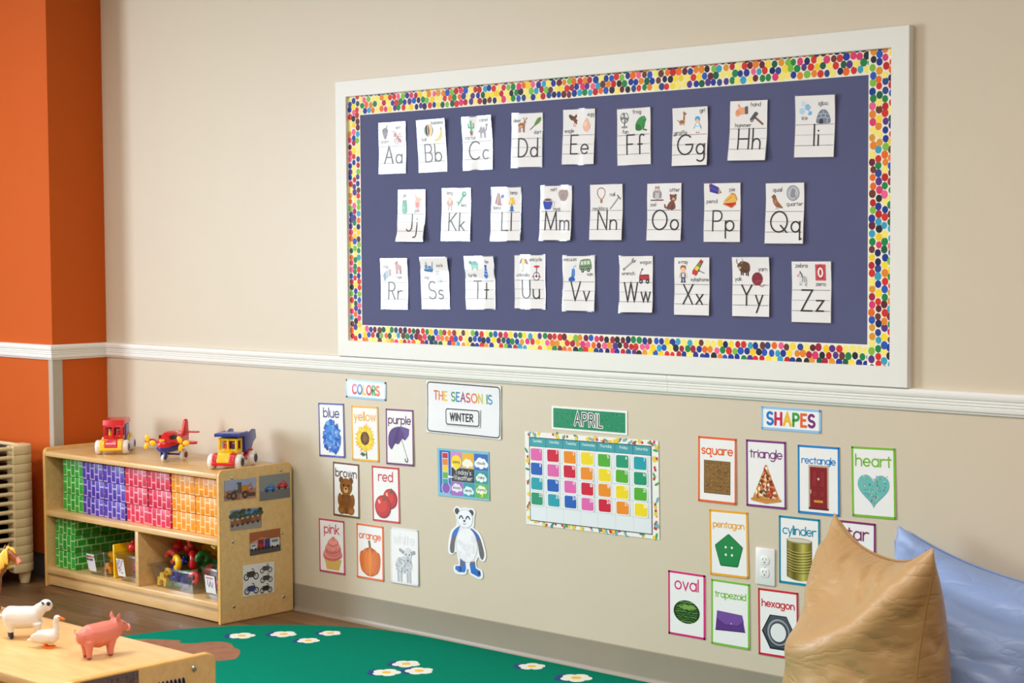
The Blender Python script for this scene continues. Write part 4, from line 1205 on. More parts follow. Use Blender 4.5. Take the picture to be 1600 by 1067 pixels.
def pic_cupcake(s, g):
    s.poly([(-0.046, -0.050), (0.056, -0.050), (0.040, -0.092), (-0.028, -0.092)], (214, 170, 84))
    for i in range(9):
        x = -0.042 + i * 0.0116
        s.stroke([(x, -0.050), (x * 0.76 + 0.002, -0.091)], 0.0022, (236, 204, 130), caps=False)
    for x, y, rx_, ry_, c in ((0.004, -0.034, 0.056, 0.024, (206, 108, 106)), (0.004, -0.026, 0.054, 0.022, (228, 140, 134)), (0.006, -0.008, 0.046, 0.022, (208, 112, 110)), (0.006, -0.002, 0.043, 0.020, (232, 148, 142)),
                              (0.008, 0.014, 0.032, 0.016, (214, 118, 116)), (0.008, 0.019, 0.028, 0.014, (236, 156, 150)), (0.010, 0.030, 0.012, 0.009, (226, 140, 134))):
        s.ell(x, y, rx_, ry_, c, 6, 24)
    for a0, r in ((200, 0.046), (190, 0.034), (200, 0.022)):
        s.stroke([(0.006 + r * math.cos(R(a)), -0.006 + r * 0.7 * math.sin(R(a))) for a in range(a0, a0 + 170, 12)], 0.003, (196, 96, 98))


def pic_pumpkin(s, g):
    s.stroke([(0.0, 0.020), (-0.004, 0.040)], 0.012, (120, 96, 56))
    s.ell(0.0, -0.038, 0.058, 0.056, (196, 92, 22), 0, 30)
    for x, w, c in ((-0.040, 0.018, (212, 104, 28)), (0.040, 0.018, (206, 98, 24)), (-0.022, 0.020, (226, 120, 36)), (0.024, 0.020, (222, 114, 32)), (0.0, 0.017, (234, 132, 44))):
        s.ell(x, -0.038 - abs(x) * 0.05, w, 0.054 - abs(x) * 0.28, c, -x * 200, 24)
    for x in (-0.031, -0.012, 0.013, 0.033):
        s.stroke([(x * 0.3, 0.014), (x * 1.05, -0.010), (x * 1.15, -0.045), (x * 0.6, -0.088)], 0.0018, (176, 78, 18), caps=False)


def pic_lamb(s, g):
    c1, c2, c3 = (206, 208, 216), (184, 186, 196), (160, 162, 174)
    for x in (-0.034, -0.018, 0.016, 0.030):
        s.stroke([(x, -0.050), (x + 0.002, -0.094)], 0.011, c2)
    s.ell(-0.002, -0.034, 0.046, 0.032, c1, 0, 24)
    for i in range(110):
        a, q = g.uniform(0, 6.283), math.sqrt(g.random())
        s.ell(-0.002 + 0.045 * q * math.cos(a), -0.034 + 0.031 * q * math.sin(a), 0.0052, 0.0042, g.choice([c1, c2, (222, 224, 230), (170, 172, 184)]), g.uniform(0, 180), 8)
    s.ell(0.020, 0.006, 0.020, 0.029, (214, 216, 222), -6, 20)
    s.ell(0.021, -0.010, 0.011, 0.014, c2, 0, 14)
    s.poly([(0.004, 0.018), (-0.024, 0.030), (-0.028, 0.020), (-0.004, 0.008)], c3)
    s.poly([(0.034, 0.020), (0.056, 0.026), (0.060, 0.014), (0.038, 0.008)], c3)
    s.ell(0.011, 0.008, 0.0034, 0.0036, (70, 70, 80), 0, 8)
    s.ell(0.029, 0.008, 0.0034, 0.0036, (70, 70, 80), 0, 8)
    s.ell(0.021, -0.014, 0.005, 0.004, (110, 108, 118), 0, 8)


def pic_cracker(s, g):
    s.rect(-0.052, -0.076, 0.052, 0.030, (108, 76, 36))
    s.rect(-0.050, -0.073, 0.050, 0.028, (140, 102, 52))
    for i in range(190):
        s.ell(g.uniform(-0.047, 0.047), g.uniform(-0.070, 0.025), g.uniform(0.002, 0.006), g.uniform(0.001, 0.0026), jit(g, g.choice([(120, 86, 42), (158, 118, 64), (132, 96, 48)]), 8), g.uniform(-20, 20), 8)
    for i in range(7):
        for j in range(8):
            s.ell(-0.042 + i * 0.014, -0.064 + j * 0.0122, 0.0015, 0.0013, (84, 56, 26), 0, 6)


def pic_pizza(s, g):
    s.poly([(0, 0.032), (0.053, -0.080), (0.0, -0.088), (-0.053, -0.082)], (196, 132, 62))
    s.poly([(0, 0.030), (0.045, -0.072), (0.0, -0.078), (-0.045, -0.074)], (214, 150, 84))
    for i in range(130):
        t = math.sqrt(g.random())
        x, y = g.uniform(-0.042, 0.042) * t, 0.026 - 0.098 * t
        s.ell(x, y, g.uniform(0.003, 0.008), g.uniform(0.002, 0.006), jit(g, g.choice([(190, 60, 40), (236, 210, 170), (120, 50, 34), (214, 110, 50), (90, 96, 50), (240, 224, 196), (170, 44, 34)]), 12), g.uniform(0, 180), 9)
    s.stroke([(-0.053, -0.081), (0.0, -0.088), (0.053, -0.079)], 0.008, (206, 140, 66))


def pic_door(s, g):
    s.rect(-0.036, -0.088, 0.036, 0.046, (190, 172, 150))
    s.rect(-0.036, -0.090, 0.036, -0.084, (96, 30, 34))
    s.rect(-0.031, -0.084, 0.031, 0.040, (134, 26, 36))
    for x0, x1, y0, y1 in ((-0.024, -0.004, -0.022, 0.030), (0.004, 0.024, -0.022, 0.030), (-0.024, -0.004, -0.052, -0.030), (0.004, 0.024, -0.052, -0.030)):
        s.rect(x0, y0, x1, y1, (112, 18, 28))
        s.rect(x0 + 0.002, y0 + 0.002, x1 - 0.002, y1 - 0.002, (146, 32, 42))
    s.rect(-0.016, -0.068, 0.016, -0.061, (216, 150, 60))
    s.ell(0.0, 0.004, 0.004, 0.004, (220, 200, 150), 0, 10)
    s.rect(-0.029, -0.042, -0.026, -0.030, (222, 208, 160))


def pic_heart(s, g):
    P = []
    for k in range(44):
        t = 2 * math.pi * k / 44
        P.append((0.0034 * 16 * math.sin(t) ** 3, -0.018 + 0.0034 * (13 * math.cos(t) - 5 * math.cos(2 * t) - 2 * math.cos(3 * t) - math.cos(4 * t))))
    s.poly([(x, y - 0.002) for x, y in P], (70, 140, 140))
    s.poly(P, (106, 186, 186))
    n = 0
    while n < 60:
        x, y = g.uniform(-0.05, 0.05), g.uniform(-0.07, 0.03)
        t = (x / 0.0034 / 16, (y + 0.018) / 0.0034 / 15)
        if abs(t[0]) < 0.85 and t[1] < 0.75 - 0.2 * (abs(t[0]) < 0.15) and t[1] > -1.0 + abs(t[0]) * 1.35:
            a = g.uniform(0, 3.14)
            s.stroke([(x, y), (x + 0.004 * math.cos(a), y + 0.004 * math.sin(a))], 0.0018, g.choice([(190, 60, 60), (230, 200, 70), (60, 80, 170), (240, 240, 240), (60, 150, 80), (220, 120, 60)]))
            n += 1


def pic_button(s, g):
    P = [(0.058 * math.cos(R(90 + 72 * k)), -0.026 + 0.058 * math.sin(R(90 + 72 * k))) for k in range(5)]
    P2 = []
    for k in range(5):
        a, b, c = P[k - 1], P[k], P[(k + 1) % 5]
        for t in (0.12, 0.04):
            P2.append((b[0] + (a[0] - b[0]) * t, b[1] + (a[1] - b[1]) * t))
        for t in (0.04, 0.12):
            P2.append((b[0] + (c[0] - b[0]) * t, b[1] + (c[1] - b[1]) * t))
    s.poly(P2, (12, 100, 52))
    s.poly([(x * 0.94, -0.026 + (y + 0.026) * 0.94 + 0.001) for x, y in P2], (26, 134, 72))
    for x in (-0.012, 0.012):
        for y in (-0.036, -0.012):
            s.ell(x, y, 0.0042, 0.0042, (226, 236, 228), 0, 12)


def pic_can(s, g):
    n = 22
    for i in range(n):
        a, b = -0.046 + 0.092 * i / n, -0.046 + 0.092 * (i + 1) / n
        t = (i + 0.5) / n
        c = mixc((112, 98, 30), (196, 190, 96), max(0, 1 - abs(t - 0.66) * 3.4)) if t > 0.3 else mixc((150, 140, 60), (92, 78, 24), abs(t - 0.12) * 5)

        def dip(x):
            return 0.010 * (1 - (x / 0.046) ** 2)
        s.poly([(a, -0.082 - dip(a)), (b, -0.082 - dip(b)), (b, 0.032 - dip(b) * 0.6), (a, 0.032 - dip(a) * 0.6)], c)
    for k in range(8):
        y = 0.004 - k * 0.0086
        s.stroke([(-0.044 + 0.088 * i / 12, y - 0.009 * (1 - ((-0.044 + 0.088 * i / 12) / 0.046) ** 2)) for i in range(13)], 0.0016, (206, 198, 110), caps=False)
        s.stroke([(-0.044 + 0.088 * i / 12, y - 0.003 - 0.009 * (1 - ((-0.044 + 0.088 * i / 12) / 0.046) ** 2)) for i in range(13)], 0.0018, (84, 70, 22), caps=False)
    s.ell(0, 0.032, 0.047, 0.009, (150, 142, 110), 0, 26)
    s.ell(0, 0.033, 0.043, 0.006, (214, 206, 190), 0, 26)


def pic_starfish(s, g):
    P = []
    for k in range(10):
        r = 0.058 if k % 2 == 0 else 0.024
        P.append((r * math.cos(R(90 + 36 * k)), -0.026 + r * math.sin(R(90 + 36 * k))))
    s.poly(smooth_poly(P, 3), (190, 112, 60))
    for k in range(5):
        for q in range(6):
            r = 0.008 + q * 0.008
            s.ell(r * math.cos(R(90 + 72 * k)), -0.026 + r * math.sin(R(90 + 72 * k)), 0.003, 0.003, (226, 164, 106), 0, 8)


def pic_watermelon(s, g):
    s.ell(0, -0.024, 0.053, 0.038, (30, 58, 22), 0, 30)
    for i in range(9):
        y = -0.024 + (i - 4) * 0.0078
        w = 0.052 * math.sqrt(max(0.02, 1 - ((y + 0.024) / 0.038) ** 2))
        pts = [(-w * 0.86 + 1.72 * w * k / 10, y + g.uniform(-0.0018, 0.0018)) for k in range(11)]
        s.stroke(pts, 0.0032, (74, 118, 46) if i % 2 else (104, 146, 62), caps=False)
    s.ell(0.004, -0.008, 0.034, 0.009, (122, 166, 76), 0, 20)
    for i in range(40):
        x, y = g.uniform(-0.04, 0.04), -0.024 + g.uniform(-0.025, 0.025)
        s.ell(x, y, g.uniform(0.002, 0.006), 0.0014, (44, 78, 30), g.uniform(-30, 30), 7)


def pic_clutch(s, g):
    s.poly([(-0.052, 0.004), (0.046, 0.000), (0.058, -0.052), (-0.058, -0.058)], (92, 50, 132))
    s.poly([(-0.052, 0.006), (0.046, 0.002), (0.052, -0.018), (0.030, -0.034), (-0.022, -0.036), (-0.054, -0.018)], (118, 74, 160))
    s.stroke([(-0.054, -0.018), (-0.022, -0.036), (0.030, -0.034), (0.052, -0.018)], 0.0016, (70, 34, 108))
    s.ell(0.004, -0.030, 0.003, 0.003, (190, 170, 210), 0, 8)
    s.stroke([(-0.058, -0.056), (0.058, -0.051)], 0.0024, (66, 30, 100))


def pic_nut(s, g):
    def hexa(r, ox=0, oy=0, a0=0):
        return [(ox + r * math.cos(R(a0 + 60 * k)), -0.028 + oy + r * math.sin(R(a0 + 60 * k))) for k in range(6)]
    s.poly(hexa(0.062), (40, 44, 56))
    s.poly(hexa(0.056, 0.001, 0.002), (78, 82, 94))
    s.ell(0, -0.028, 0.046, 0.046, (56, 60, 72), 0, 30)
    s.ell(0.001, -0.027, 0.042, 0.042, (150, 154, 164), 0, 30)
    s.ell(0.002, -0.028, 0.036, 0.036, (70, 74, 86), 0, 30)
    s.ell(0, -0.028, 0.029, 0.029, (232, 232, 236), 0, 30)


WALLCARDS = [
    # word, category phrase, x, z, tilt, colour, picture, label, curl top, curl bottom
    ('blue', 0.225, 0.737, 1.5, (70, 84, 168), pic_hydrangea, 'blue bordered color card with a blue hydrangea on the beige wall'),
    ('yellow', 0.417, 0.736, 1.2, (240, 180, 46), pic_sunflower, 'yellow bordered color card with a sunflower on the beige wall'),
    ('purple', 0.610, 0.736, 1.1, (118, 54, 120), pic_purple_umbrella, 'purple bordered color card with a purple umbrella on the beige wall'),
    ('brown', 0.306, 0.510, 0.2, (112, 70, 46), pic_bear, 'brown bordered color card with a teddy bear on the beige wall'),
    ('red', 0.530, 0.513, 1.1, (204, 44, 60), pic_tomatoes, 'red bordered color card with two tomatoes on the beige wall'),
    ('pink', 0.219, 0.281, 0.9, (206, 66, 96), pic_cupcake, 'pink bordered color card with a pink cupcake on the beige wall'),
    ('orange', 0.439, 0.283, 0.4, (232, 108, 46), pic_pumpkin, 'orange bordered color card with a pumpkin on the beige wall'),
    ('white', 0.630, 0.289, 0.9, (222, 226, 234), pic_lamb, 'white bordered color card with a pale lamb on the beige wall'),
    ('square', 2.076, 0.732, 0.3, (236, 98, 40), pic_cracker, 'orange bordered shape card reading square with a brown cracker'),
    ('triangle', 2.264, 0.735, 0.8, (124, 52, 126), pic_pizza, 'purple bordered shape card reading triangle with a pizza slice'),
    ('rectangle', 2.457, 0.732, 0.8, (24, 130, 206), pic_door, 'blue bordered shape card reading rectangle with a red door'),
    ('heart', 2.649, 0.742, 1.5, (120, 186, 52), pic_heart, 'lime bordered shape card reading heart with a teal heart cookie'),
    ('pentagon', 2.122, 0.501, 1.4, (240, 166, 36), pic_button, 'amber bordered shape card reading pentagon with a green button'),
    ('cylinder', 2.388, 0.507, 0.6, (0, 136, 170), pic_can, 'teal bordered shape card reading cylinder with a gold tin can'),
    ('star', 2.583, 0.514, 0.5, (128, 40, 104), pic_starfish, 'plum bordered shape card reading star, partly behind the tan floor pillow'),
    ('oval', 1.954, 0.283, 0.2, (214, 36, 120), pic_watermelon, 'magenta bordered shape card reading oval with a watermelon'),
    ('trapezoid', 2.128, 0.276, 0.3, (124, 190, 62), pic_clutch, 'lime bordered shape card reading trapezoid with a purple clutch bag'),
    ('hexagon', 2.311, 0.271, 1.1, (206, 32, 58), pic_nut, 'red bordered shape card reading hexagon with a metal nut'),
]
for n, (word, x, z, tilt, col, pic, label) in enumerate(WALLCARDS):
    colour = n < 8
    g = random.Random(n + 50)
    curl = {'purple': (0.0005, 0.003), 'white': (0.001, 0.004), 'square': (0.0, 0.002), 'oval': (0.001, 0.001)}.get(word, (0.0004, 0.0012 + 0.0012 * random.Random(n).random()))
    s = Sheet(KW, KH, (240, 239, 242), 0.0008, curl[0], curl[1], 0, seed=n, nx=2, ny=2)
    s.frame(0.0, 0.0068, col)
    if colour and word == 'white':
        s.text(word, 0, 0.046, 0.036, 0.0044, (196, 202, 212), X=0.66, gap=0.2, fit=0.112)
        s.text(word, 0, 0.046, 0.036, 0.0022, (240, 241, 244), X=0.66, gap=0.2, fit=0.112)
    else:
        big = {'heart': 0.037, 'star': 0.038, 'oval': 0.038, 'red': 0.036, 'blue': 0.036, 'pink': 0.036}.get(word, 0.034)
        s.text(word, 0, 0.050 if word not in ('heart', 'oval') else 0.048, big, 0.0050 if len(word) < 8 else 0.0042, mixc(col, (0, 0, 0), 0.18) if word in ('blue', 'brown', 'purple') else col, X=0.66, gap=0.2 if len(word) < 8 else 0.15, fit=0.120)
    pic(s, g)
    o = s.build('color_card' if colour else 'shape_card', wall_card, (x, -0.0006, z), tilt)
    tag(o, label, 'card', 'color cards on the lower wall' if colour else 'shape cards on the lower wall')

# small heading signs ------------------------------------------------
RAIN = [(30, 120, 200), (206, 40, 90), (240, 190, 40), (60, 160, 70), (232, 104, 44), (104, 54, 130)]
s = Sheet(0.225, 0.071, (236, 240, 244), 0.0008, 0.001, 0.001, 0, seed=7, nx=2, ny=2)
s.frame(0.0, 0.007, (150, 200, 232))
s.text('COLORS', 0, -0.017, 0.034, 0.0082, [(206, 40, 90), (30, 120, 200), (240, 190, 40), (206, 60, 60), (60, 160, 70), (232, 104, 44)], gap=0.3, fit=0.150, squeeze=True)
tag(s.build('heading_sign', wall_card, (0.424, -0.0006, 0.904), -0.4), 'small pale blue bordered sign reading COLORS above the color cards', 'sign')
s = Sheet(0.219, 0.072, (242, 243, 246), 0.0008, 0.0006, 0.001, 0, seed=8, nx=2, ny=2)
s.frame(0.0, 0.0075, (148, 196, 238))
s.text('SHAPES', 0, -0.018, 0.036, 0.0088, [(20, 120, 206), (206, 20, 80), (240, 186, 40), (60, 160, 70), (236, 100, 40), (120, 40, 120)], gap=0.3, fit=0.172, squeeze=True)
tag(s.build('heading_sign', wall_card, (2.355, -0.0006, 0.911), 0.2), 'small light blue bordered sign reading SHAPES above the shape cards', 'sign')
s = Sheet(0.336, 0.081, (240, 242, 240), 0.0008, 0.0006, 0.001, 0, seed=9, nx=2, ny=2)
s.rect(-0.160, -0.0335, 0.160, 0.0335, (18, 138, 96))
g = random.Random(3)
for i in range(110):
    s.ell(g.uniform(-0.155, 0.155), g.uniform(-0.031, 0.031), g.uniform(0.002, 0.008), g.uniform(0.001, 0.004), jit(g, (24, 146, 104), 14), 0, 8)
s.text('APRIL', 0.0, -0.020, 0.042, 0.0105, (236, 238, 236), gap=0.3, fit=0.122, squeeze=True)
s.text('APRIL', 0.0, -0.020, 0.042, 0.0044, (44, 42, 50), gap=0.3, fit=0.122, squeeze=True)
tag(s.build('month_sign', wall_card, (1.539, -0.0006, 0.858), 0.2), 'green month sign reading APRIL in a white border above the calendar', 'sign')

# season poster --------------------------------------------------------
s = Sheet(0.377, 0.191, (234, 236, 242), 0.0010, 0.0012, 0.0012, 0.0010, seed=21, nx=12, ny=8)
s.stroke(rrect(0.366, 0.180, 0.013) + [rrect(0.366, 0.180, 0.013)[0]], 0.0042, (34, 32, 40))
cols = [(214, 96, 50), (228, 130, 40), (236, 196, 50), (60, 150, 80), (30, 130, 200), (140, 60, 120), (206, 50, 70), (232, 110, 40), (200, 196, 50), (60, 150, 80), (40, 140, 200)]
s.text('THE SEASON IS', -0.002, 0.028, 0.031, 0.0054, cols, gap=0.26, fit=0.292, squeeze=True)
o = s.build('season_poster', print_mat('laminated_poster', 0.4, 0.5, 0.05), (0.944, -0.0006, 0.860), -0.4)
tag(o, 'white laminated poster with a black outline reading THE SEASON IS', 'poster')
s = Sheet(0.175, 0.064, (236, 238, 244), 0.0010, 0.0006, 0.0006, 0, seed=22, nx=2, ny=2)
s.stroke(rrect(0.166, 0.056, 0.009) + [rrect(0.166, 0.056, 0.009)[0]], 0.0042, (52, 50, 58))
s.text('WINTER', -0.004, -0.0125, 0.025, 0.0056, (36, 34, 42), gap=0.28, fit=0.116, squeeze=True)
tag(s.build('season_card', bpy.data.materials['laminated_poster'], (0.944, -0.0062, 0.831), 0.4), 'small white card reading WINTER stuck on the season poster', 'card')

# weather chart ----------------------------------------------------------
WW, WH = 0.261, 0.175
s = Sheet(WW, WH, (120, 190, 212), 0.0010, 0.0010, 0.0020, 0, seed=23, nx=2, ny=2)


def wx_(px):
    return -WW / 2 + (px - 80) / (940 - 80) * WW


def wy_(py):
    return WH / 2 - (py - 105) / 800 * WH


def wr(x0, y0, x1, y1, c):
    s.rect(wx_(x0), wy_(y1), wx_(x1), wy_(y0), c)


def cloud(cx, cy, k, c):
    for dx, dy, r in ((-55, 12, 34), (-18, -18, 42), (28, -8, 40), (60, 16, 30), (0, 22, 40)):
        s.ell(wx_(cx + dx * k), wy_(cy + dy * k), r * k / 860 * WW, r * k / 860 * WW, c, 0, 14)


wr(118, 140, 300, 845, (30, 90, 190))
wr(305, 140, 490, 405, (206, 140, 200))
wr(500, 150, 690, 405, (236, 180, 50))
wr(700, 150, 925, 425, (50, 100, 190))
wr(318, 412, 700, 640, (38, 40, 50))
wr(708, 432, 925, 640, (24, 150, 150))
wr(305, 648, 505, 875, (160, 100, 190))
wr(515, 648, 700, 875, (30, 150, 170))
wr(708, 648, 925, 875, (92, 176, 76))
s.ell(wx_(222), wy_(765), 80 / 860 * WW, 80 / 860 * WW, (170, 176, 226), 0, 20)
wr(158, 165, 268, 740, (196, 206, 236))
for y0, y1, c in ((180, 265, (206, 40, 50)), (280, 380, (232, 130, 40)), (390, 490, (240, 206, 50)), (505, 600, (90, 180, 60)), (615, 700, (30, 160, 160))):
    wr(168, y0, 258, y1, c)
s.ell(wx_(222), wy_(765), 62 / 860 * WW, 62 / 860 * WW, (130, 80, 180), 0, 18)
s.ell(wx_(400), wy_(315), 85 / 860 * WW, 85 / 860 * WW, (246, 216, 40), 0, 20)
cloud(590, 320, 1.0, (246, 242, 224))
cloud(815, 300, 1.25, (240, 244, 250))
cloud(815, 540, 1.0, (226, 240, 240))
cloud(405, 745, 1.0, (234, 226, 244))
cloud(600, 775, 1.0, (220, 240, 244))
cloud(815, 740, 1.0, (230, 244, 216))
s.poly([(wx_(810), wy_(800)), (wx_(850), wy_(800)), (wx_(832), wy_(830)), (wx_(852), wy_(832)), (wx_(800), wy_(872)), (wx_(818), wy_(836))], (246, 222, 60))
s.text("Today's", wx_(515), wy_(512), 0.0165, 0.0021, (236, 236, 240), X=0.6, gap=0.26)
s.text('Weather', wx_(515), wy_(606), 0.0165, 0.0021, (236, 236, 240), X=0.6, gap=0.26)
for wd, x, y in (('sunny', 400, 332), ('cloudy', 815, 318), ('rainy', 815, 555), ('snowy', 405, 760), ('windy', 600, 790), ('stormy', 815, 755)):
    s.text(wd, wx_(x), wy_(y), 0.0105, 0.0013, (80, 84, 96), X=0.62, gap=0.2)
wchart = s.build('weather_chart', wall_card, (0.941, -0.0006, 0.625), 0.9)
tag(wchart, 'small colorful weather chart with a thermometer and clouds around a black panel', 'chart')
s = Sheet(0.030, 0.012, (244, 245, 248), 0.0010, outline=[(-0.015, -0.002), (0.003, -0.002), (0.003, -0.006), (0.015, 0.0), (0.003, 0.006), (0.003, 0.002), (-0.015, 0.002)])
tag(s.build('pointer_arrow', wall_card, (0.941 + wx_(300), -0.0034, 0.625 + wy_(575)), 180), 'small white arrow beside the thermometer on the weather chart', 'arrow', 'weather chart arrows')
s = Sheet(0.030, 0.012, (236, 238, 220), 0.0010, outline=[(-0.015, -0.002), (0.003, -0.002), (0.003, -0.006), (0.015, 0.0), (0.003, 0.006), (0.003, 0.002), (-0.015, 0.002)])
tag(s.build('pointer_arrow', wall_card, (0.941 + wx_(352), -0.0034, 0.625 + wy_(405)), 140), 'small pale arrow pointing at the sunny square of the weather chart', 'arrow', 'weather chart arrows')

# paper panda --------------------------------------------------------------
PW, PH = 0.179, 0.252


def pp(px, py):
    return ((px - 307) * 0.000425, (530 - py) * 0.000292)


def ppl(L):
    return [pp(*q) for q in L]


out = ppl(smooth_poly([(160, 140), (200, 85), (250, 105), (300, 95), (345, 105), (390, 95), (425, 145), (412, 195), (405, 300), (400, 345), (450, 380), (490, 450), (515, 540), (535, 660), (515, 735), (480, 745), (455, 720), (440, 700), (415, 760), (425, 830), (480, 855), (488, 940), (450, 970), (395, 955), (335, 920), (318, 860),
                       (300, 880), (290, 925), (230, 942), (165, 935), (140, 890), (150, 830), (205, 815), (195, 740), (180, 660), (150, 690), (120, 702), (85, 680), (82, 600), (95, 500), (125, 400), (180, 340), (195, 290), (185, 200)], 4))
s = Sheet(PW, PH, (238, 240, 246), 0.0009, 0.0008, 0.0012, 0, outline=out)


def pe(cx, cy, rx_, ry_, c, rot=0):
    x, y = pp(cx, cy)
    s.ell(x, y, rx_ * 0.000425, ry_ * 0.000292, c, rot, 22)


GRYP, BLP, DBP = (98, 94, 100), (36, 110, 200), (24, 60, 140)
s.poly(ppl(smooth_poly([(235, 330), (180, 370), (140, 430), (120, 520), (105, 600), (108, 665), (132, 685), (155, 660), (165, 560), (185, 470), (215, 390)], 4)), GRYP)
s.poly(ppl(smooth_poly([(235, 335), (180, 370), (145, 430), (132, 470), (182, 462), (212, 390)], 4)), BLP)
s.poly(ppl(smooth_poly([(360, 345), (420, 385), (465, 450), (495, 550), (512, 650), (500, 715), (475, 720), (455, 660), (440, 540), (415, 450), (380, 390)], 4)), GRYP)
s.poly(ppl(smooth_poly([(360, 345), (420, 385), (460, 440), (452, 470), (424, 486), (405, 430), (380, 390)], 4)), (48, 92, 180))
s.poly(ppl([(222, 740), (285, 770), (290, 860), (275, 905), (200, 912), (160, 880), (165, 838), (220, 832)]), BLP)
s.poly(ppl([(205, 840), (235, 838), (238, 900), (212, 900)]), DBP)
s.poly(ppl([(222, 770), (280, 780), (280, 810), (222, 825)]), GRYP)
s.poly(ppl([(335, 790), (398, 750), (408, 840), (460, 868), (465, 920), (440, 945), (350, 905)]), BLP)
s.poly(ppl([(430, 880), (458, 870), (462, 915), (440, 920)]), (50, 50, 66))
s.poly(ppl([(345, 770), (395, 755), (400, 790), (342, 805)]), GRYP)
pe(308, 560, 128, 222, (170, 172, 184))
pe(308, 560, 124, 217, (240, 240, 246))
pe(205, 148, 27, 40, (54, 50, 58))
pe(372, 156, 30, 40, (54, 50, 58))
pe(297, 235, 96, 118, (150, 152, 164))
pe(297, 235, 92, 113, (238, 240, 248))
for cx, rot in ((252, 12), (332, -12)):
    s.stroke(ppl([(cx - 22, 236), (cx - 10, 208), (cx + 8, 206), (cx + 22, 234)]), 0.0058, (30, 44, 90))
pe(291, 263, 15, 12, (34, 44, 80))
s.stroke(ppl([(291, 272), (290, 292)]), 0.0016, (60, 64, 90))
s.stroke(ppl([(274, 290), (282, 306), (296, 308), (306, 292)]), 0.0020, (60, 64, 90))
g = random.Random(4)
for i in range(26):
    a, q = g.uniform(0, 6.28), math.sqrt(g.random())
    pe(308 + 110 * q * math.cos(a), 560 + 195 * q * math.sin(a), g.uniform(10, 34), g.uniform(10, 30), jit(g, (233, 233, 241), 5))
tag(s.build('panda_cutout', wall_card, (0.956, -0.0006, 0.377), 2.0), 'cut-out paper panda with blue and grey limbs on the beige wall', 'paper cutout')

# calendar ----------------------------------------------------------------
AW, AH = 0.593, 0.326
s = Sheet(AW, AH, (240, 240, 238), 0.0010, 0.0010, 0.0010, 0, seed=31, nx=2, ny=2)
g = random.Random(8)
for i in range(150):
    side = g.random()
    if side < 0.32:
        x, y = g.uniform(-AW / 2 + 0.012, AW / 2 - 0.012), AH / 2 - g.uniform(0.004, 0.015)
    elif side < 0.64:
        x, y = g.uniform(-AW / 2 + 0.012, AW / 2 - 0.012), -AH / 2 + g.uniform(0.004, 0.014)
    elif side < 0.82:
        x, y = -AW / 2 + g.uniform(0.006, 0.020), g.uniform(-AH / 2 + 0.008, AH / 2 - 0.008)
    else:
        x, y = AW / 2 - g.uniform(0.006, 0.020), g.uniform(-AH / 2 + 0.008, AH / 2 - 0.008)
    t = g.random()
    if t < 0.32:
        s.ell(x, y, 0.0072, 0.0072, (238, 206, 50), 0, 12)
    elif t < 0.55:
        a = g.uniform(0, 360)
        s.ell(x, y, 0.011, 0.0042, g.choice([(80, 160, 90), (60, 140, 120), (110, 180, 190)]), a, 12)
    elif t < 0.72:
        s.ell(x, y, 0.0046, 0.0052, (200, 50, 60), 0, 10)
    elif t < 0.86:
        s.stroke([(x, y), (x + g.uniform(-0.006, 0.006), y + g.uniform(-0.006, 0.006))], 0.002, g.choice([(60, 80, 160), (230, 140, 160), (90, 160, 200)]))
    else:
        s.ell(x, y, 0.0034, 0.0034, (236, 150, 70), 0, 8)
GX0, GX1, GY1, GY0 = -0.2745, 0.2665, 0.1435, -0.1475
s.rect(GX0, GY0, GX1, GY1, (226, 232, 240))
hh = 0.0305
s.rect(GX0, GY1 - hh, GX1, GY1, (56, 160, 172))
cw_, ch_ = (GX1 - GX0) / 7, (GY1 - hh - GY0) / 5
for i in range(1, 7):
    x = GX0 + cw_ * i
    s.stroke([(x, GY1), (x, GY1 - hh)], 0.0016, (40, 70, 90), caps=False)
    s.k -= 1
    s.stroke([(x, GY1 - hh), (x, GY0)], 0.0009, (176, 186, 206), caps=False)
for j in range(1, 5):
    y = GY0 + ch_ * j
    s.stroke([(GX0, y), (GX1, y)], 0.0009, (176, 186, 206), caps=False)
s.stroke([(GX0, GY1 - hh), (GX1, GY1 - hh)], 0.0016, (40, 70, 90), caps=False)
q = [(GX0, GY0), (GX1, GY0), (GX1, GY1), (GX0, GY1), (GX0, GY0)]
s.stroke(q, 0.0026, (46, 48, 62))
for i, d in enumerate(('Sunday', 'Monday', 'Tuesday', 'Wednesday', 'Thursday', 'Friday', 'Saturday')):
    s.text(d, GX0 + cw_ * (i + 0.5), GY1 - 0.0150, 0.0088, 0.0013, (226, 242, 244), X=0.62, gap=0.22, fit=0.058 if len(d) > 6 else None)
CALX, CALZ, CALT = 1.544, 0.642, 0.8
tag(s.build('wall_calendar', wall_card, (CALX, -0.0006, CALZ), CALT), 'large pocket calendar chart with a fruit border and teal weekday row', 'calendar')
DAYC = [('pink', (222, 100, 176)), ('red', (206, 16, 58)), ('orange', (236, 140, 24)), ('yellow', (240, 214, 20)), ('green', (76, 172, 44)), ('teal', (10, 148, 110)), ('turquoise', (16, 158, 176)), ('blue', (10, 92, 186))]
NUM = 'one two three four five six seven eight nine ten eleven twelve thirteen fourteen fifteen sixteen seventeen eighteen nineteen twenty twenty-one twenty-two twenty-three twenty-four twenty-five twenty-six twenty-seven twenty-eight'.split()
day_mat = print_mat('laminated_day_card', 0.4, 0.5, 0.05)
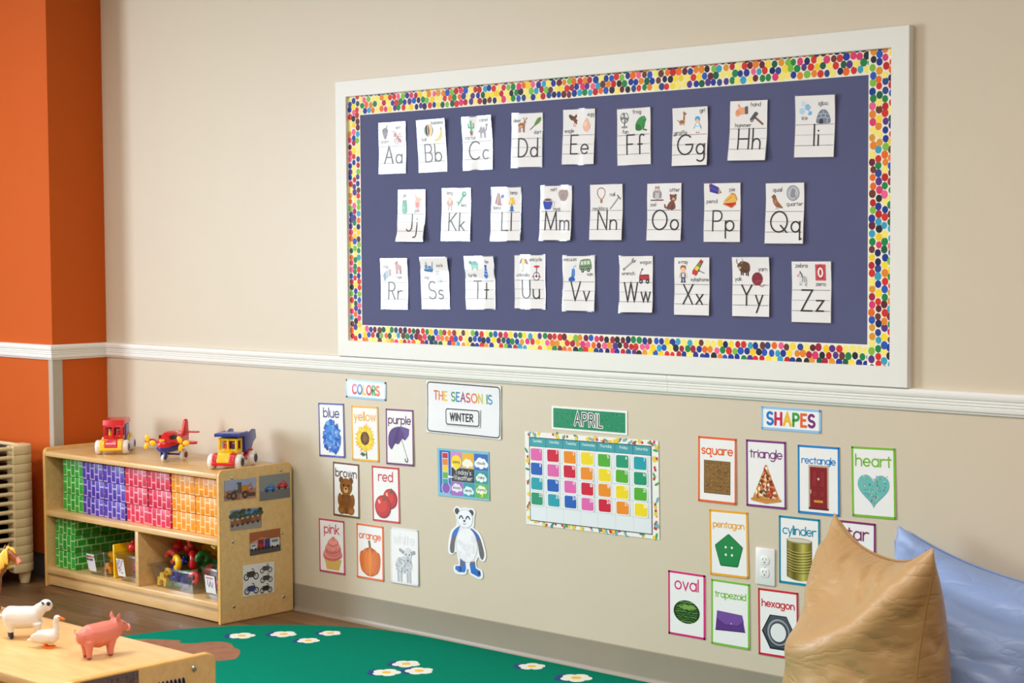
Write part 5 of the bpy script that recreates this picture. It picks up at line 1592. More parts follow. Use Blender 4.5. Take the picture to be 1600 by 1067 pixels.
for d in range(28):
    j, i = divmod(d, 7)
    nm, col = DAYC[d % 8]
    g = random.Random(d + 400)
    w, h = 0.0615, 0.0500
    s = Sheet(w, h, (238, 240, 242), 0.0008, g.uniform(0, 0.0015), g.uniform(0, 0.0015), 0, seed=d + 60, outline=rrect(w, h, 0.0075, 4))
    s.poly(rrect(w - 0.0085, h - 0.0080, 0.0060, 4), col)
    s.text(str(d + 1), 0.0175, 0.0085, 0.0098, 0.0019, (246, 247, 250), gap=0.3)
    x = GX0 + cw_ * (i + 0.5) - 0.006 + g.uniform(-0.0015, 0.0015)
    y = GY1 - hh - ch_ * (j + 0.5) + (-0.002 if j == 0 else 0.0) + g.uniform(-0.001, 0.001)
    a = R(CALT)
    o = s.build('day_card', day_mat, (CALX + x * math.cos(a) - y * math.sin(a), -0.0040, CALZ + x * math.sin(a) + y * math.cos(a)), CALT + g.uniform(-1, 1))
    tag(o, '%s number card for day %s in the calendar under %s' % (nm, NUM[d], ('Sunday', 'Monday', 'Tuesday', 'Wednesday', 'Thursday', 'Friday', 'Saturday')[i]), 'number card', 'day cards on the calendar')

# power outlet ---------------------------------------------------------------
out_ = empty('wall_outlet', (2.263, 0, 0.445))
tag(out_, 'white duplex power outlet with a screwed cover on the beige wall', 'outlet')
plastic_w = mat('white_plastic', (236, 236, 238), rough=0.3)
dark_slot = mat('outlet_slot', (60, 58, 60), rough=0.6)
b = MB()
b.prism(rrect(0.072, 0.116, 0.004), 'y', -0.0005, -0.0062, bev=0.0018)
b.build('cover_plate', plastic_w, out_)
for zc in (0.0195, -0.0195):
    rc = MB()
    shape = [(0.0172 * math.cos(R(a)), max(-0.0135, min(0.0135, 0.0172 * math.sin(R(a))))) for a in range(0, 360, 12)]
    rc.prism([(x, z + zc) for x, z in shape], 'y', -0.006, -0.0085, bev=0.0006)
    ro_ = rc.build('receptacle', plastic_w, out_)
    sl = MB()
    sl.box((-0.0063, -0.0085, zc + 0.004), (0.0018, 0.0008, 0.0075))
    sl.box((0.0063, -0.0085, zc + 0.004), (0.0018, 0.0008, 0.0062))
    sl.prism([(0.0026 * math.cos(R(a)), zc - 0.0065 + 0.0026 * math.sin(R(a)) * (1 if a <= 180 else 0.6)) for a in range(0, 360, 30)], 'y', -0.0081, -0.0089)
    sl.build('slot', dark_slot, ro_, smooth=False)
sc = MB()
sc.cyl((0, -0.006, 0), (0, -0.0074, 0), 0.0033, n=14, bev=0.0006)
sc.build('screw', mat('painted_screw', (214, 214, 216), rough=0.3, metal=0.3), out_)
# ================================================================ STORAGE SHELF WITH BRICK BLOCKS
maple = wood_mat('maple_laminate', (214, 172, 112), (226, 188, 130), scale=(2, 12, 12))
maple_edge = wood_mat('maple_edge_band', (212, 162, 84), (222, 176, 100), scale=(2, 12, 12), rough=0.3)
chrome = mat('nickel_bolt', (200, 196, 186), rough=0.25, metal=1.0)
CWID, CDEP, CHGT = 1.22, 0.371, 0.5965


def side_panel(x0, x1, d, h, parent, face=1, loc=(0, 0)):
    """end panel with rounded upper corners and a lighter edge band"""
    def outline(k):
        r = 0.024
        pts = [(-d + k, k), (-k, k)] + [(-r + (r - k) * math.cos(R(a)), h - r + (r - k) * math.sin(R(a))) for a in range(0, 91, 15)]
        pts += [(-d + r + (r - k) * math.cos(R(a)), h - r + (r - k) * math.sin(R(a))) for a in range(90, 181, 15)]
        return pts
    m = MB()
    m.prism(outline(0), 'x', x0, x1, bev=0.0035, seg=3, mi=0)
    o = m.build('side_panel', [maple_edge], parent)
    q = MB()
    q.prism(outline(0.0042), 'x', x0 - 0.0004, x1 + 0.0004, mi=0)
    q.build('panel_face', [maple], o)
    return o


def bolts(xs, ys, zs, parent, out=1):
    for x, y, z in zip(xs, ys, zs):
        m = MB()
        m.lathe([(0.0, 0.0), (0.0068, 0.0), (0.0068, 0.0008), (0.0052, 0.0026), (0.0025, 0.0034), (0.0, 0.0036)], 16, axis='x')
        m.build('bolt', chrome, parent, loc=(x, y, z))


shelf = empty('storage_shelf', (0, 0, 0))
tag(shelf, 'low maple storage shelf against the beige wall, filled with brick blocks and toy bins', 'shelf')
CG = 0.018                                                   # clear of the cove base
t = 0.018
for x0, x1 in ((-t, 0), (-CWID, -CWID + t)):
    o = side_panel(x0, x1, CDEP - 0.008, CHGT, shelf)
    o.location = (0, -CG + 0.008 - 0.0, 0)
    o.location.y = -0.016


def board_(name, x0, x1, y0, y1, z0, z1, bev=0.003):
    m = MB()
    m.box(((x0 + x1) / 2, (y0 + y1) / 2, (z0 + z1) / 2), (x1 - x0, y1 - y0, z1 - z0), bev, 2)
    return m.build(name, maple, shelf)


yf, yb = -0.378, -0.018
board_('top_panel', -CWID + t, -t, yf, yb, 0.5605, 0.5815)
board_('middle_shelf', -CWID + t, -t, yf, yb, 0.304, 0.328)
board_('bottom_shelf', -CWID + t, -t, yf, yb, 0.056, 0.080)
board_('divider', -0.558, -0.536, yf + 0.001, yb, 0.0802, 0.3038, 0.002)
board_('back_panel', -CWID + t, -t, yb - 0.0005, -0.012, 0.03, 0.5815, 0.001)
board_('kick_board', -CWID + t, -t, yf + 0.012, yf + 0.030, 0.004, 0.056, 0.002)
bolts([0.0003] * 6, [-0.315, -0.072, -0.316, -0.070, -0.315, -0.067], [0.562, 0.569, 0.315, 0.318, 0.062, 0.064], shelf)

# brick blocks ----------------------------------------------------


def brick_mat(name, col, col2):
    m = bpy.data.materials.new(name)
    m.use_nodes = True
    nt = m.node_tree
    b = nt.nodes['Principled BSDF']
    uv = nt.nodes.new('ShaderNodeUVMap')
    uv.uv_map = 'bricks'
    br = nt.nodes.new('ShaderNodeTexBrick')
    br.inputs['Scale'].default_value = 1.0
    br.inputs['Brick Width'].default_value = 0.046
    br.inputs['Row Height'].default_value = 0.0300
    br.inputs['Mortar Size'].default_value = 0.0030
    br.inputs['Mortar Smooth'].default_value = 0.2
    br.inputs['Color1'].default_value = rgb(*col)
    br.inputs['Color2'].default_value = rgb(*col2)
    br.inputs['Mortar'].default_value = rgb(*mixc(col, (250, 244, 244), 0.62))
    nt.links.new(uv.outputs[0], br.inputs['Vector'])
    nt.links.new(br.outputs['Color'], b.inputs['Base Color'])
    b.inputs['Roughness'].default_value = 0.4
    return m


BRICK = {'green': brick_mat('green_brick_print', (48, 170, 48), (30, 146, 38)), 'purple': brick_mat('purple_brick_print', (78, 50, 172), (64, 38, 156)),
         'red': brick_mat('red_brick_print', (214, 40, 78), (200, 28, 64)), 'orange': brick_mat('orange_brick_print', (240, 150, 10), (232, 136, 4))}


def block_mesh(col, sx, sy, sz):
    m = MB()
    m.box((0, 0, sz / 2), (sx, sy, sz), 0.0048, 2)
    me = m.mesh('brick_block', BRICK[col])
    uvl = me.uv_layers.new(name='bricks')
    for p in me.polygons:
        n = p.normal
        for li in p.loop_indices:
            v = me.vertices[me.loops[li].vertex_index].co
            if abs(n.y) > 0.6:
                q = (v.z + 0.018, v.x + sx / 2)
            elif abs(n.x) > 0.6:
                q = (v.y, v.z + 0.004)
            else:
                q = (v.y, v.x + sx / 2)
            uvl.data[li].uv = q
    return me


bsx, bsy, bsz = 0.1500, 0.303, 0.0735
BM = {c: block_mesh(c, bsx, bsy, bsz) for c in BRICK}
ROWN = ['bottom', 'middle', 'top']
COLN = ['only green column beside the end panel', 'first purple column beside the green', 'second purple column beside the red', 'first red column beside the purple', 'second red column beside the orange', 'first orange column beside the red', 'last orange column by the end panel']
g = random.Random(5)
for i, c in enumerate(['green', 'purple', 'purple', 'red', 'red', 'orange', 'orange']):
    for j in range(3):
        o = bpy.data.objects.new('brick_block', BM[c])
        COL.objects.link(o)
        o.location = (-1.142 + 0.1545 * (i + 0.5) + g.uniform(-0.0015, 0.0015), -0.335 + bsy / 2 + g.uniform(-0.004, 0.005), 0.3282 + j * (bsz + 0.0006))
        tag(o, '%s brick-print cardboard block, %s of the %s' % (c, ROWN[j], COLN[i]), 'block', 'brick blocks on the upper shelf')
for j in range(3):
    o = bpy.data.objects.new('brick_block', BM['green'])
    COL.objects.link(o)
    o.location = (-1.1135 + g.uniform(-0.001, 0.001), -0.342 + bsy / 2 + g.uniform(-0.003, 0.003), 0.0802 + j * (bsz + 0.0006))
    tag(o, 'green brick-print cardboard block, %s of the stack of three on the lower shelf' % ROWN[j], 'block', 'brick blocks on the lower shelf')

# pictures taped to the end panel -----------------------------------
photo = print_mat('photo_print', 0.35, 0.4, 0.1)


def end_photo(y, z, w, h, tilt, label, draw, x=0.0009, base=(120, 120, 130), group='vehicle pictures on the end panel'):
    s = Sheet(w, h, base, 0.0005, 0.0003, 0.0003, 0, seed=1, nx=2, ny=2)
    draw(s, random.Random(int(abs(y) * 1000)))
    o = bpy.data.objects.new('vehicle_picture' if group.startswith('vehicle') else 'animal_picture', s.mesh('picture', photo))
    COL.objects.link(o)
    o.matrix_world = Matrix.Translation((x, y, z)) @ rotz(R(90)) @ Matrix.Rotation(-R(tilt), 4, 'Y')
    tag(o, label, 'picture', group)
    return o


def d_excavator(s, g):
    s.rect(-.077, .0, .077, .039, (150, 160, 196))
    s.rect(-.077, -.039, .077, .0, (176, 128, 112))
    for i in range(24):
        s.ell(g.uniform(-.07, .07), g.uniform(-.036, .0), g.uniform(.006, .014), .005, jit(g, (150, 104, 92), 22), 0, 8)
    s.rect(-.02, -.006, .036, .014, (196, 124, 44))
    s.poly([(-.04, -.012), (-.018, .028), (.004, .028), (.006, -.012)], (86, 76, 70))
    s.rect(-.030, .0, -.014, .022, (150, 160, 186))
    s.stroke([(.03, .0), (.05, .018), (.062, -.012)], .006, (190, 116, 44))
    for x, r in ((-.034, .017), (.022, .015), (-.056, .012)):
        s.ell(x, -.022, r, r, (64, 50, 50), 0, 16)
        s.ell(x, -.022, r * .45, r * .45, (150, 110, 70), 0, 12)
    s.rect(.03, -.03, .072, -.016, (96, 60, 56))


def d_cars(s, g):
    s.rect(-.077, -.012, .077, .049, (132, 134, 138))
    s.rect(-.077, -.049, .077, -.012, (108, 110, 114))
    for cx, cy, k, c, c2 in ((-.026, -.004, 1.0, (44, 106, 176), (120, 150, 190)), (.036, .002, 1.0, (186, 40, 50), (220, 110, 110))):
        s.poly(smooth_poly([(cx - .026, cy - .008), (cx - .022, cy + .004), (cx - .008, cy + .010), (cx + .008, cy + .018), (cx + .020, cy + .010), (cx + .028, cy + .002), (cx + .026, cy - .010)], 4), c)
        s.poly([(cx - .004, cy + .008), (cx + .008, cy + .015), (cx + .018, cy + .008)], c2)
        s.ell(cx - .015, cy - .009, .0065, .0065, (34, 34, 40), 0, 12)
        s.ell(cx + .017, cy - .010, .0065, .0065, (34, 34, 40), 0, 12)
        s.ell(cx + .002, cy + .0, .010, .003, mixc(c, (255, 255, 255), .3), 0, 10)


def d_trucks(s, g):
    s.rect(-.077, .012, .077, .039, (90, 130, 196))
    s.rect(-.077, -.039, .077, -.012, (146, 140, 136))
    for i in range(40):
        s.ell(g.uniform(-.074, .074), g.uniform(.006, .03) + (.006 if i % 3 else 0), g.uniform(.006, .012), .007, jit(g, (52, 74, 48), 16), 0, 9)
    for i in range(6):
        x = -.062 + i * .025
        s.rect(x - .012, -.020 + i * .0018, x + .010, .004 + i * .0014, jit(g, (146, 84, 44), 26))
        s.rect(x - .012, -.002 + i * .0018, x - .002, .005 + i * .0016, jit(g, (180, 174, 176), 16))
        s.ell(x - .006, -.021 + i * .0018, .006, .006, (48, 42, 44), 0, 10)


def d_vehicles(s, g):
    s.rect(-.077, -.010, .077, .045, (160, 92, 52))
    s.poly([(-.077, .004), (-.02, .02), (.077, .0), (.077, -.012), (-.077, -.012)], (178, 150, 130))
    s.rect(-.077, -.045, .077, -.018, (76, 72, 74))
    for x, w, h, c in ((-.058, .030, .022, (206, 208, 214)), (-.022, .030, .036, (168, 46, 48)), (.010, .026, .034, (58, 56, 140)), (.048, .046, .032, (206, 212, 220))):
        s.rect(x - w / 2, -.022, x + w / 2, -.022 + h, c)
        s.rect(x - w * .35, -.022 + h * .5, x + w * .35, -.022 + h * .85, mixc(c, (40, 50, 70), .55))
        s.ell(x - w * .3, -.023, .006, .006, (30, 30, 34), 0, 10)
        s.ell(x + w * .3, -.023, .006, .006, (30, 30, 34), 0, 10)


def d_bikes(s, g):
    s.rect(-.078, -.061, .078, .061, (224, 222, 226))
    for cx, cy, k, c in ((-.038, .022, 1.1, (64, 56, 58)), (.036, .038, .9, (76, 74, 84)), (.038, .000, .9, (72, 66, 70)), (-.036, -.034, 1.05, (56, 66, 120)), (.036, -.040, .9, (50, 44, 48))):
        for dx in (-.021, .022):
            for i in range(1):
                s.stroke([(cx + dx * k + .0105 * k * math.cos(R(a)), cy - .008 * k + .0105 * k * math.sin(R(a))) for a in range(0, 361, 24)], .0042 * k, (46, 44, 50))
            s.ell(cx + dx * k, cy - .008 * k, .003 * k, .003 * k, (150, 150, 156), 0, 8)
        s.poly(smooth_poly([(cx - .020 * k, cy - .006 * k), (cx - .012 * k, cy + .008 * k), (cx + .004 * k, cy + .012 * k), (cx + .018 * k, cy + .006 * k), (cx + .010 * k, cy - .010 * k)], 4), c)
        s.stroke([(cx + .020 * k, cy - .006 * k), (cx + .010 * k, cy + .018 * k), (cx + .003 * k, cy + .020 * k)], .003 * k, (60, 58, 64))
        s.poly([(cx - .022 * k, cy + .010 * k), (cx - .006 * k, cy + .010 * k), (cx - .004 * k, cy + .005 * k), (cx - .018 * k, cy + .005 * k)], (34, 32, 36))


end_photo(-.277, .514, .155, .078, -1.0, 'photo of an orange digger taped on the shelf end panel', d_excavator)
end_photo(-.106, .5065, .152, .097, 0.0, 'photo of a blue and a red car taped on the shelf end panel', d_cars)
end_photo(-.251, .395, .152, .078, -1.5, 'photo of a row of trucks under trees taped on the shelf end panel', d_trucks)
end_photo(-.158, .294, .154, .090, 0.4, 'photo of parked vehicles by a brown building taped on the shelf end panel', d_vehicles)
end_photo(-.193, .1525, .156, .122, -1.5, 'white sheet of five motorcycles taped on the shelf end panel', d_bikes, base=(224, 222, 226))
# ================================================================ TOYS ON THE SHELF
def toy(name, col, rough=0.28):
    return mat('toy_' + name, col, rough=rough, spec=0.5, coat=0.25, noise=(40, 0.02))


T_RED, T_YEL, T_BLU, T_GRN = toy('red', (214, 22, 34)), toy('yellow', (248, 196, 10)), toy('blue', (22, 52, 156)), toy('green', (24, 120, 52))
T_WHT, T_DBL, T_BLK = toy('white', (236, 234, 232)), toy('dark_blue', (30, 34, 84)), toy('black', (24, 22, 26))
T_DKR = toy('dark_red', (120, 16, 26))


def wheel(parent, x, y, z, r, w, cap, name='wheel'):
    """soft white toy wheel with a coloured hub cap, axle along y; the outer side is the side away from y=0"""
    sgn = 1 if y > 0 else -1
    m = MB()
    m.lathe([(0.0, -w / 2), (r * 0.62, -w / 2), (r * 0.86, -w * 0.46), (r * 0.97, -w * 0.28), (r, 0), (r * 0.97, w * 0.28), (r * 0.86, w * 0.46), (r * 0.62, w / 2), (0.0, w / 2)], 28, axis='y', c=(0, 0, 0))
    o = m.build(name, T_WHT, parent, loc=(x, y, z))
    h = MB()
    h.lathe([(0.0, sgn * w * 0.49), (r * 0.55, sgn * w * 0.50), (r * 0.55, sgn * w * 0.56), (r * 0.30, sgn * w * 0.60), (r * 0.26, sgn * w * 0.52), (0.0, sgn * w * 0.52)], 20, axis='y')
    h.build('hub_cap', cap, o)
    return o


def figure(parent, x, y, z, col, k=1.0):
    m = MB()
    m.cyl((x, y, z), (x, y, z + 0.020 * k), 0.008 * k, 0.0065 * k, 12, mi=0)
    m.ball((x, y, z + 0.027 * k), 0.0078 * k, 12, mi=1)
    m.ball((x, y, z + 0.031 * k), (0.0083 * k, 0.0083 * k, 0.0055 * k), 12, mi=2)
    return m.build('driver_figure', [col, toy('skin', (236, 180, 140)), T_DBL], parent)


def truck(name, label, loc, heading, cab, body, bed, hubs, dump, kit):
    """chunky plastic toy truck, nose to +x"""
    t_ = empty(name, loc, R(heading))
    tag(t_, label, 'toy truck')
    L, W_ = 0.225, 0.098
    r = 0.0305
    ch = MB()
    ch.box((-0.012, 0, 0.030), (L - 0.03, 0.060, 0.018), 0.004)
    # front fenders and bumper
    ch.prism([(0.062, 0.022), (0.062, 0.052), (0.070, 0.064), (0.086, 0.066), (0.102, 0.060), (0.110, 0.044), (0.112, 0.022)], 'y', 0.026, 0.047, bev=0.004)
    ch.prism([(0.062, 0.022), (0.062, 0.052), (0.070, 0.064), (0.086, 0.066), (0.102, 0.060), (0.110, 0.044), (0.112, 0.022)], 'y', -0.047, -0.026, bev=0.004)
    ch.box((0.104, 0, 0.024), (0.022, 0.094, 0.013), 0.004)
    for sy in (-1, 1):                                           # rear mudguards
        pts = [(-0.066 + 0.041 * math.cos(R(a)), 0.030 + 0.041 * math.sin(R(a))) for a in range(15, 166, 15)]
        pts += [(-0.066 + 0.034 * math.cos(R(a)), 0.030 + 0.034 * math.sin(R(a))) for a in range(165, 14, -15)]
        ch.prism(pts, 'y', sy * 0.030, sy * 0.049, bev=0.0015)
    ch.build('chassis', body, t_)
    hood = MB()
    hood.prism([(0.040, 0.036), (0.040, 0.074), (0.070, 0.074), (0.098, 0.066), (0.111, 0.040), (0.112, 0.030), (0.040, 0.030)], 'y', -0.027, 0.027, bev=0.005, seg=3)
    ho = hood.build('hood', cab, t_)
    # cab with real window openings
    c = MB()
    z0, z1 = 0.062, 0.118
    x0, x1 = 0.000, 0.058
    yw = 0.041
    c.box(((x0 + x1) / 2, 0, 0.066), (x1 - x0, 2 * yw, 0.020), 0.004)
    c.box(((x0 + x1) / 2 - 0.001, 0, z1 - 0.004), (x1 - x0 - 0.004, 2 * yw - 0.004, 0.012), 0.0045, 3)
    for sx, yy in ((x1 - 0.006, yw - 0.006), (x0 + 0.006, yw - 0.006)):
        for sy in (-1, 1):
            c.box((sx, sy * yy, 0.093), (0.011, 0.011, 0.050), 0.003)
    c.box((x1 - 0.005, 0, 0.093), (0.008, 0.009, 0.050), 0.002)
    c.box((x0 + 0.004, 0, 0.093), (0.006, 2 * yw - 0.004, 0.050), 0.002)
    c.build('cab', cab, t_)
    q = MB()
    q.box((0.013, 0, 0.086), (0.010, 0.070, 0.042), 0.003)
    q.build('cab_shade_block', T_DKR, t_)  # added dark block, its colour stands for the shade behind the cab windows
    figure(t_, 0.030, 0.016, 0.074, T_BLU if dump else T_RED)
    figure(t_, 0.030, -0.016, 0.074, T_RED if dump else T_YEL)
    for x in (0.076, -0.066):
        for sy in (-1, 1):
            wheel(t_, x, sy * 0.056, r, r, 0.026, hubs)
    b = MB()
    if dump:
        # dump bed: open tub with a sloping tail and a guard over the cab
        out = [(0.074, 0.126), (0.074, 0.139), (-0.030, 0.141), (-0.050, 0.134), (-0.085, 0.144), (-0.118, 0.140), (-0.128, 0.106), (-0.098, 0.094), (-0.080, 0.072), (-0.012, 0.064), (-0.004, 0.070), (-0.002, 0.122)]
        b.prism(out, 'y', -0.049, -0.044, bev=0.0015)
        b.prism(out, 'y', 0.044, 0.049, bev=0.0015)
        b.box((0.034, 0, 0.1325), (0.080, 0.094, 0.012), 0.0045, 3)
        b.box((0.035, 0, 0.1385), (0.078, 0.082, 0.003), 0.001)
        b.box((-0.007, 0, 0.098), (0.007, 0.090, 0.066), 0.002)
        b.prism([(-0.012, 0.064), (-0.080, 0.072), (-0.098, 0.094), (-0.128, 0.106), (-0.128, 0.101), (-0.101, 0.089), (-0.084, 0.066), (-0.012, 0.058)], 'y', -0.046, 0.046, bev=0.001)
        b.build('dump_bed', bed, t_)
    else:
        # closed rear body of the second truck: blue tank box with a red roof rack
        b.box((-0.052, 0, 0.082), (0.094, 0.086, 0.070), 0.006, 3)
        b.build('cargo_box', bed, t_)
        k = MB()
        k.prism([(0.052, 0.119), (0.040, 0.140), (-0.100, 0.140), (-0.104, 0.119)], 'y', -0.045, 0.045, bev=0.004)
        k.build('roof', cab, t_)
        f = MB()
        f.box((-0.085, 0.046, 0.064), (0.030, 0.014, 0.020), 0.004)
        f.box((-0.085, -0.046, 0.064), (0.030, 0.014, 0.020), 0.004)
        f.build('side_locker', T_YEL, t_)
        s = Sheet(0.046, 0.010, (226, 60, 70), 0.0004, nx=2, ny=2)
        for i in range(9):
            s.rect(-0.021 + i * 0.0047, -0.0032, -0.021 + i * 0.0047 + 0.0030, 0.0032, (240, 226, 226))
        o = bpy.data.objects.new('grille_badge', s.mesh('badge', photo))
        COL.objects.link(o)
        o.parent = t_
        o.matrix_basis = Matrix.Translation((0.1095, 0, 0.0475)) @ rotz(R(90)) @ Matrix.Rotation(R(-22), 4, 'X')
    return t_


TZ = 0.5816
truck('toy_truck', 'red and yellow plastic toy truck on the shelf top beside the orange wall', (-0.937, -0.200, TZ), -45, T_RED, T_YEL, T_BLU, T_BLU, False, 1)
truck('toy_dump_truck', 'yellow and red plastic toy dump truck with a raised blue bed on the shelf top', (-0.143, -0.196, TZ), -60, T_YEL, T_RED, T_BLU, T_DBL, True, 2)

# toy plane ------------------------------------------------------------
pl = empty('toy_airplane', (-0.520, -0.205, TZ), R(-68))
tag(pl, 'red and blue plastic toy airplane with yellow propellers on the shelf top', 'toy airplane')


def ovals(st, n=18):
    return [[(x, ry * math.cos(2 * math.pi * i / n), zc + rz * math.sin(2 * math.pi * i / n)) for i in range(n)] for x, zc, ry, rz in st]


m = MB()
m.loft(ovals([(0.100, 0.070, 0.004, 0.004), (0.096, 0.070, 0.018, 0.016), (0.080, 0.072, 0.029, 0.026), (0.050, 0.078, 0.034, 0.034), (0.015, 0.080, 0.033, 0.034), (-0.030, 0.078, 0.026, 0.028), (-0.070, 0.078, 0.018, 0.022), (-0.100, 0.080, 0.011, 0.017), (-0.106, 0.080, 0.003, 0.006)]))
m.build('fuselage', T_RED, pl)
m = MB()
m.loft(ovals([(0.098, 0.058, 0.006, 0.006), (0.085, 0.055, 0.028, 0.016), (0.050, 0.055, 0.035, 0.020), (0.0, 0.056, 0.034, 0.020), (-0.050, 0.060, 0.024, 0.014), (-0.092, 0.066, 0.010, 0.008)]))
m.build('belly', T_BLU, pl)
m = MB()
m.loft(ovals([(0.078, 0.092, 0.006, 0.004), (0.064, 0.100, 0.021, 0.012), (0.040, 0.108, 0.025, 0.014), (0.010, 0.110, 0.023, 0.012), (-0.010, 0.106, 0.010, 0.006)]))
m.build('canopy', T_RED, pl)
m = MB()
for sy in (-1, 1):
    m.prism([(0.062, sy * 0.022), (0.030, sy * 0.022), (0.028, sy * 0.032), (0.050, sy * 0.034), (0.066, sy * 0.028)], 'z', 0.092, 0.1065)
m.build('cockpit_window', T_BLK, pl)
m = MB()
m.tube([(0.086, 0.010, 0.088), (0.092, 0.0, 0.086), (0.086, -0.010, 0.088)], [0.006, 0.0075, 0.006], 8)
m.build('nose_trim', T_YEL, pl)
m = MB()
for sy in (-1, 1):
    pts = smooth_poly([(0.048, sy * 0.020), (0.040, sy * 0.095), (0.030, sy * 0.118), (0.010, sy * 0.118), (-0.004, sy * 0.090), (-0.010, sy * 0.020)], 5)
    if sy < 0:
        pts = pts[::-1]
    m.prism(pts, 'z', 0.071, 0.081, bev=0.003)
m.build('wing', T_RED, pl)
m = MB()
m.prism(smooth_poly([(-0.060, 0.088), (-0.078, 0.140), (-0.088, 0.158), (-0.103, 0.156), (-0.108, 0.130), (-0.108, 0.082)], 4), 'y', -0.006, 0.006, bev=0.003)
m.build('tail_fin', T_RED, pl)
m = MB()
m.prism(smooth_poly([(-0.074, 0.0), (-0.086, 0.055), (-0.104, 0.058), (-0.108, 0.0), (-0.104, -0.058), (-0.086, -0.055)], 4), 'z', 0.104, 0.110, bev=0.002)
m.build('tailplane', T_RED, pl)
for sy in (-1, 1):
    n_ = MB()
    n_.lathe([(0.0, -0.004), (0.010, -0.004), (0.013, 0.010), (0.013, 0.024), (0.006, 0.034), (0.0, 0.036)], 16, axis='x', c=(0.030, 0.078, 0) if False else (0.024, sy * 0.078, 0.076))
    en = n_.build('engine', T_RED, pl)
    pr = MB()
    for k in range(3):
        a = R(30 + 120 * k + sy * 8)
        pr.ball((0, 0, 0), (0.0035, 0.0115, 0.0165), 12, M=Matrix.Translation((0.063, sy * 0.078, 0.076)) @ Matrix.Rotation(a, 4, 'X') @ Matrix.Translation((0, 0, 0.0185)))
    pr.build('propeller', T_YEL, en)
wheel(pl, 0.076, 0.0001, 0.016, 0.016, 0.012, T_BLU)
ng = MB()
for sy in (-1, 1):
    ng.box((0.076, sy * 0.0098, 0.032), (0.016, 0.005, 0.034), 0.002)
ng.box((0.076, 0, 0.047), (0.018, 0.024, 0.008), 0.002)
ng.build('nose_gear', T_BLU, pl)
for sy in (-1, 1):
    wheel(pl, -0.004, sy * 0.046, 0.0235, 0.0235, 0.017, T_DKR)
ax = MB()
ax.cyl((-0.004, -0.044, 0.0235), (-0.004, 0.044, 0.0235), 0.004, n=10)
for sy in (-1, 1):
    ax.box((-0.004, sy * 0.030, 0.036), (0.014, 0.007, 0.030), 0.002)
ax.build('main_gear', T_BLU, pl)


# ---------------------------------------------------------------- bins of building blocks on the lower shelf
clear = clear_mat('clear_bin_plastic', (248, 250, 251), 0.95, 0.10)


def bin_box(name, label, x, y, w, d, h, group=None, sign=None, tilt=0.0):
    b = empty(name, (x, y, 0.0803), tilt)
    tag(b, label, 'bin', group)
    k, tw = 0.86, 0.0018
    rings = []
    for z, s, off in ((0.0, k, 0), (h, 1.0, 0), (h, 1.0, tw), (tw, k, tw)):
        W2, D2 = w * s / 2 - off, d * s / 2 - off
        rings.append([(px, py, z) for px, py in rrect(2 * W2, 2 * D2, min(0.018, W2 * 0.4), 4)])
    m = MB()
    m.loft(rings, False)
    n = len(rings[0])
    m.f.append(tuple(range(n))[::-1])
    m.f.append(tuple(range(3 * n, 4 * n)))
    m.mi += [0, 0]
    m.build('bin_body', clear, b)
    r_ = MB()
    outer = rrect(w + 0.014, d + 0.014, 0.022, 4)
    inner = rrect(w - 0.004, d - 0.004, 0.016, 4)
    r_.loft([[(p[0], p[1], h - 0.004) for p in inner], [(p[0], p[1], h - 0.004) for p in outer], [(p[0], p[1], h + 0.003) for p in outer], [(p[0], p[1], h + 0.003) for p in inner], [(p[0], p[1], h - 0.004) for p in inner]], False)
    r_.build('rim', clear, b)
    if sign:
        sw, sh, draw, dx = sign
        s = Sheet(sw, sh, (226, 226, 232), 0.0006, 0, 0, 0, nx=2, ny=2)
        draw(s, random.Random(9))
        o = bpy.data.objects.new('picture_label', s.mesh('label', photo))
        COL.objects.link(o)
        o.parent = b
        lean = math.atan2(d * (1 - k) / 2, h)
        o.matrix_basis = Matrix.Translation((dx, -d * (1 + k) / 4 - 0.0022, h * 0.50)) @ Matrix.Rotation(lean, 4, 'X')
    return b


def lab_blocks(s, g):
    for i in range(9):
        c = g.choice([(40, 40, 90), (200, 160, 50), (190, 60, 60), (60, 60, 70)])
        x, y = -0.022 + (i % 5) * 0.011, 0.026 - (i // 5) * 0.013
        s.rect(x - 0.0045, y - 0.0045, x + 0.0045, y + 0.0045, c)
    s.ell(-0.022, -0.032, 0.004, 0.003, (210, 90, 100), 0, 8)


def lab_scatter(s, g):
    for i in range(34):
        x, y, a = g.uniform(-0.022, 0.022), g.uniform(-0.033, 0.030), g.uniform(0, 3.14)
        s.stroke([(x, y), (x + 0.006 * math.cos(a), y + 0.006 * math.sin(a))], 0.0026, g.choice([(200, 70, 100), (60, 80, 170), (70, 150, 90), (230, 190, 80), (120, 120, 140)]))


def lab_trains(s, g):
    for x in (-0.014, 0.004):
        s.stroke([(x, 0.016), (x - 0.002, 0.0), (x + 0.008, -0.010), (x + 0.012, 0.008)], 0.004, (120, 120, 150))
    s.rect(-0.024, 0.022, 0.02, 0.028, (200, 120, 130))


bin_box('toy_bin', 'clear bin with a picture label and orange blocks, beside the green brick stack', -0.870, -0.235, 0.155, 0.25, 0.105, 'clear toy bins', (0.056, 0.074, lab_blocks, -0.034))
bin_box('toy_bin', 'clear bin with a speckled picture label, against the shelf divider', -0.650, -0.235, 0.160, 0.25, 0.112, 'clear toy bins', (0.052, 0.074, lab_scatter, -0.042))
bin_box('toy_bin', 'large clear bin heaped with big interlocking blocks in the lower compartment', -0.362, -0.215, 0.312, 0.26, 0.088, 'clear toy bins')
bin_box('toy_bin', 'clear bin with a white label, partly hidden by the shelf end panel', -0.097, -0.262, 0.125, 0.19, 0.122, 'clear toy bins', (0.062, 0.070, lab_trains, 0.0))

# kinds of plastic building block


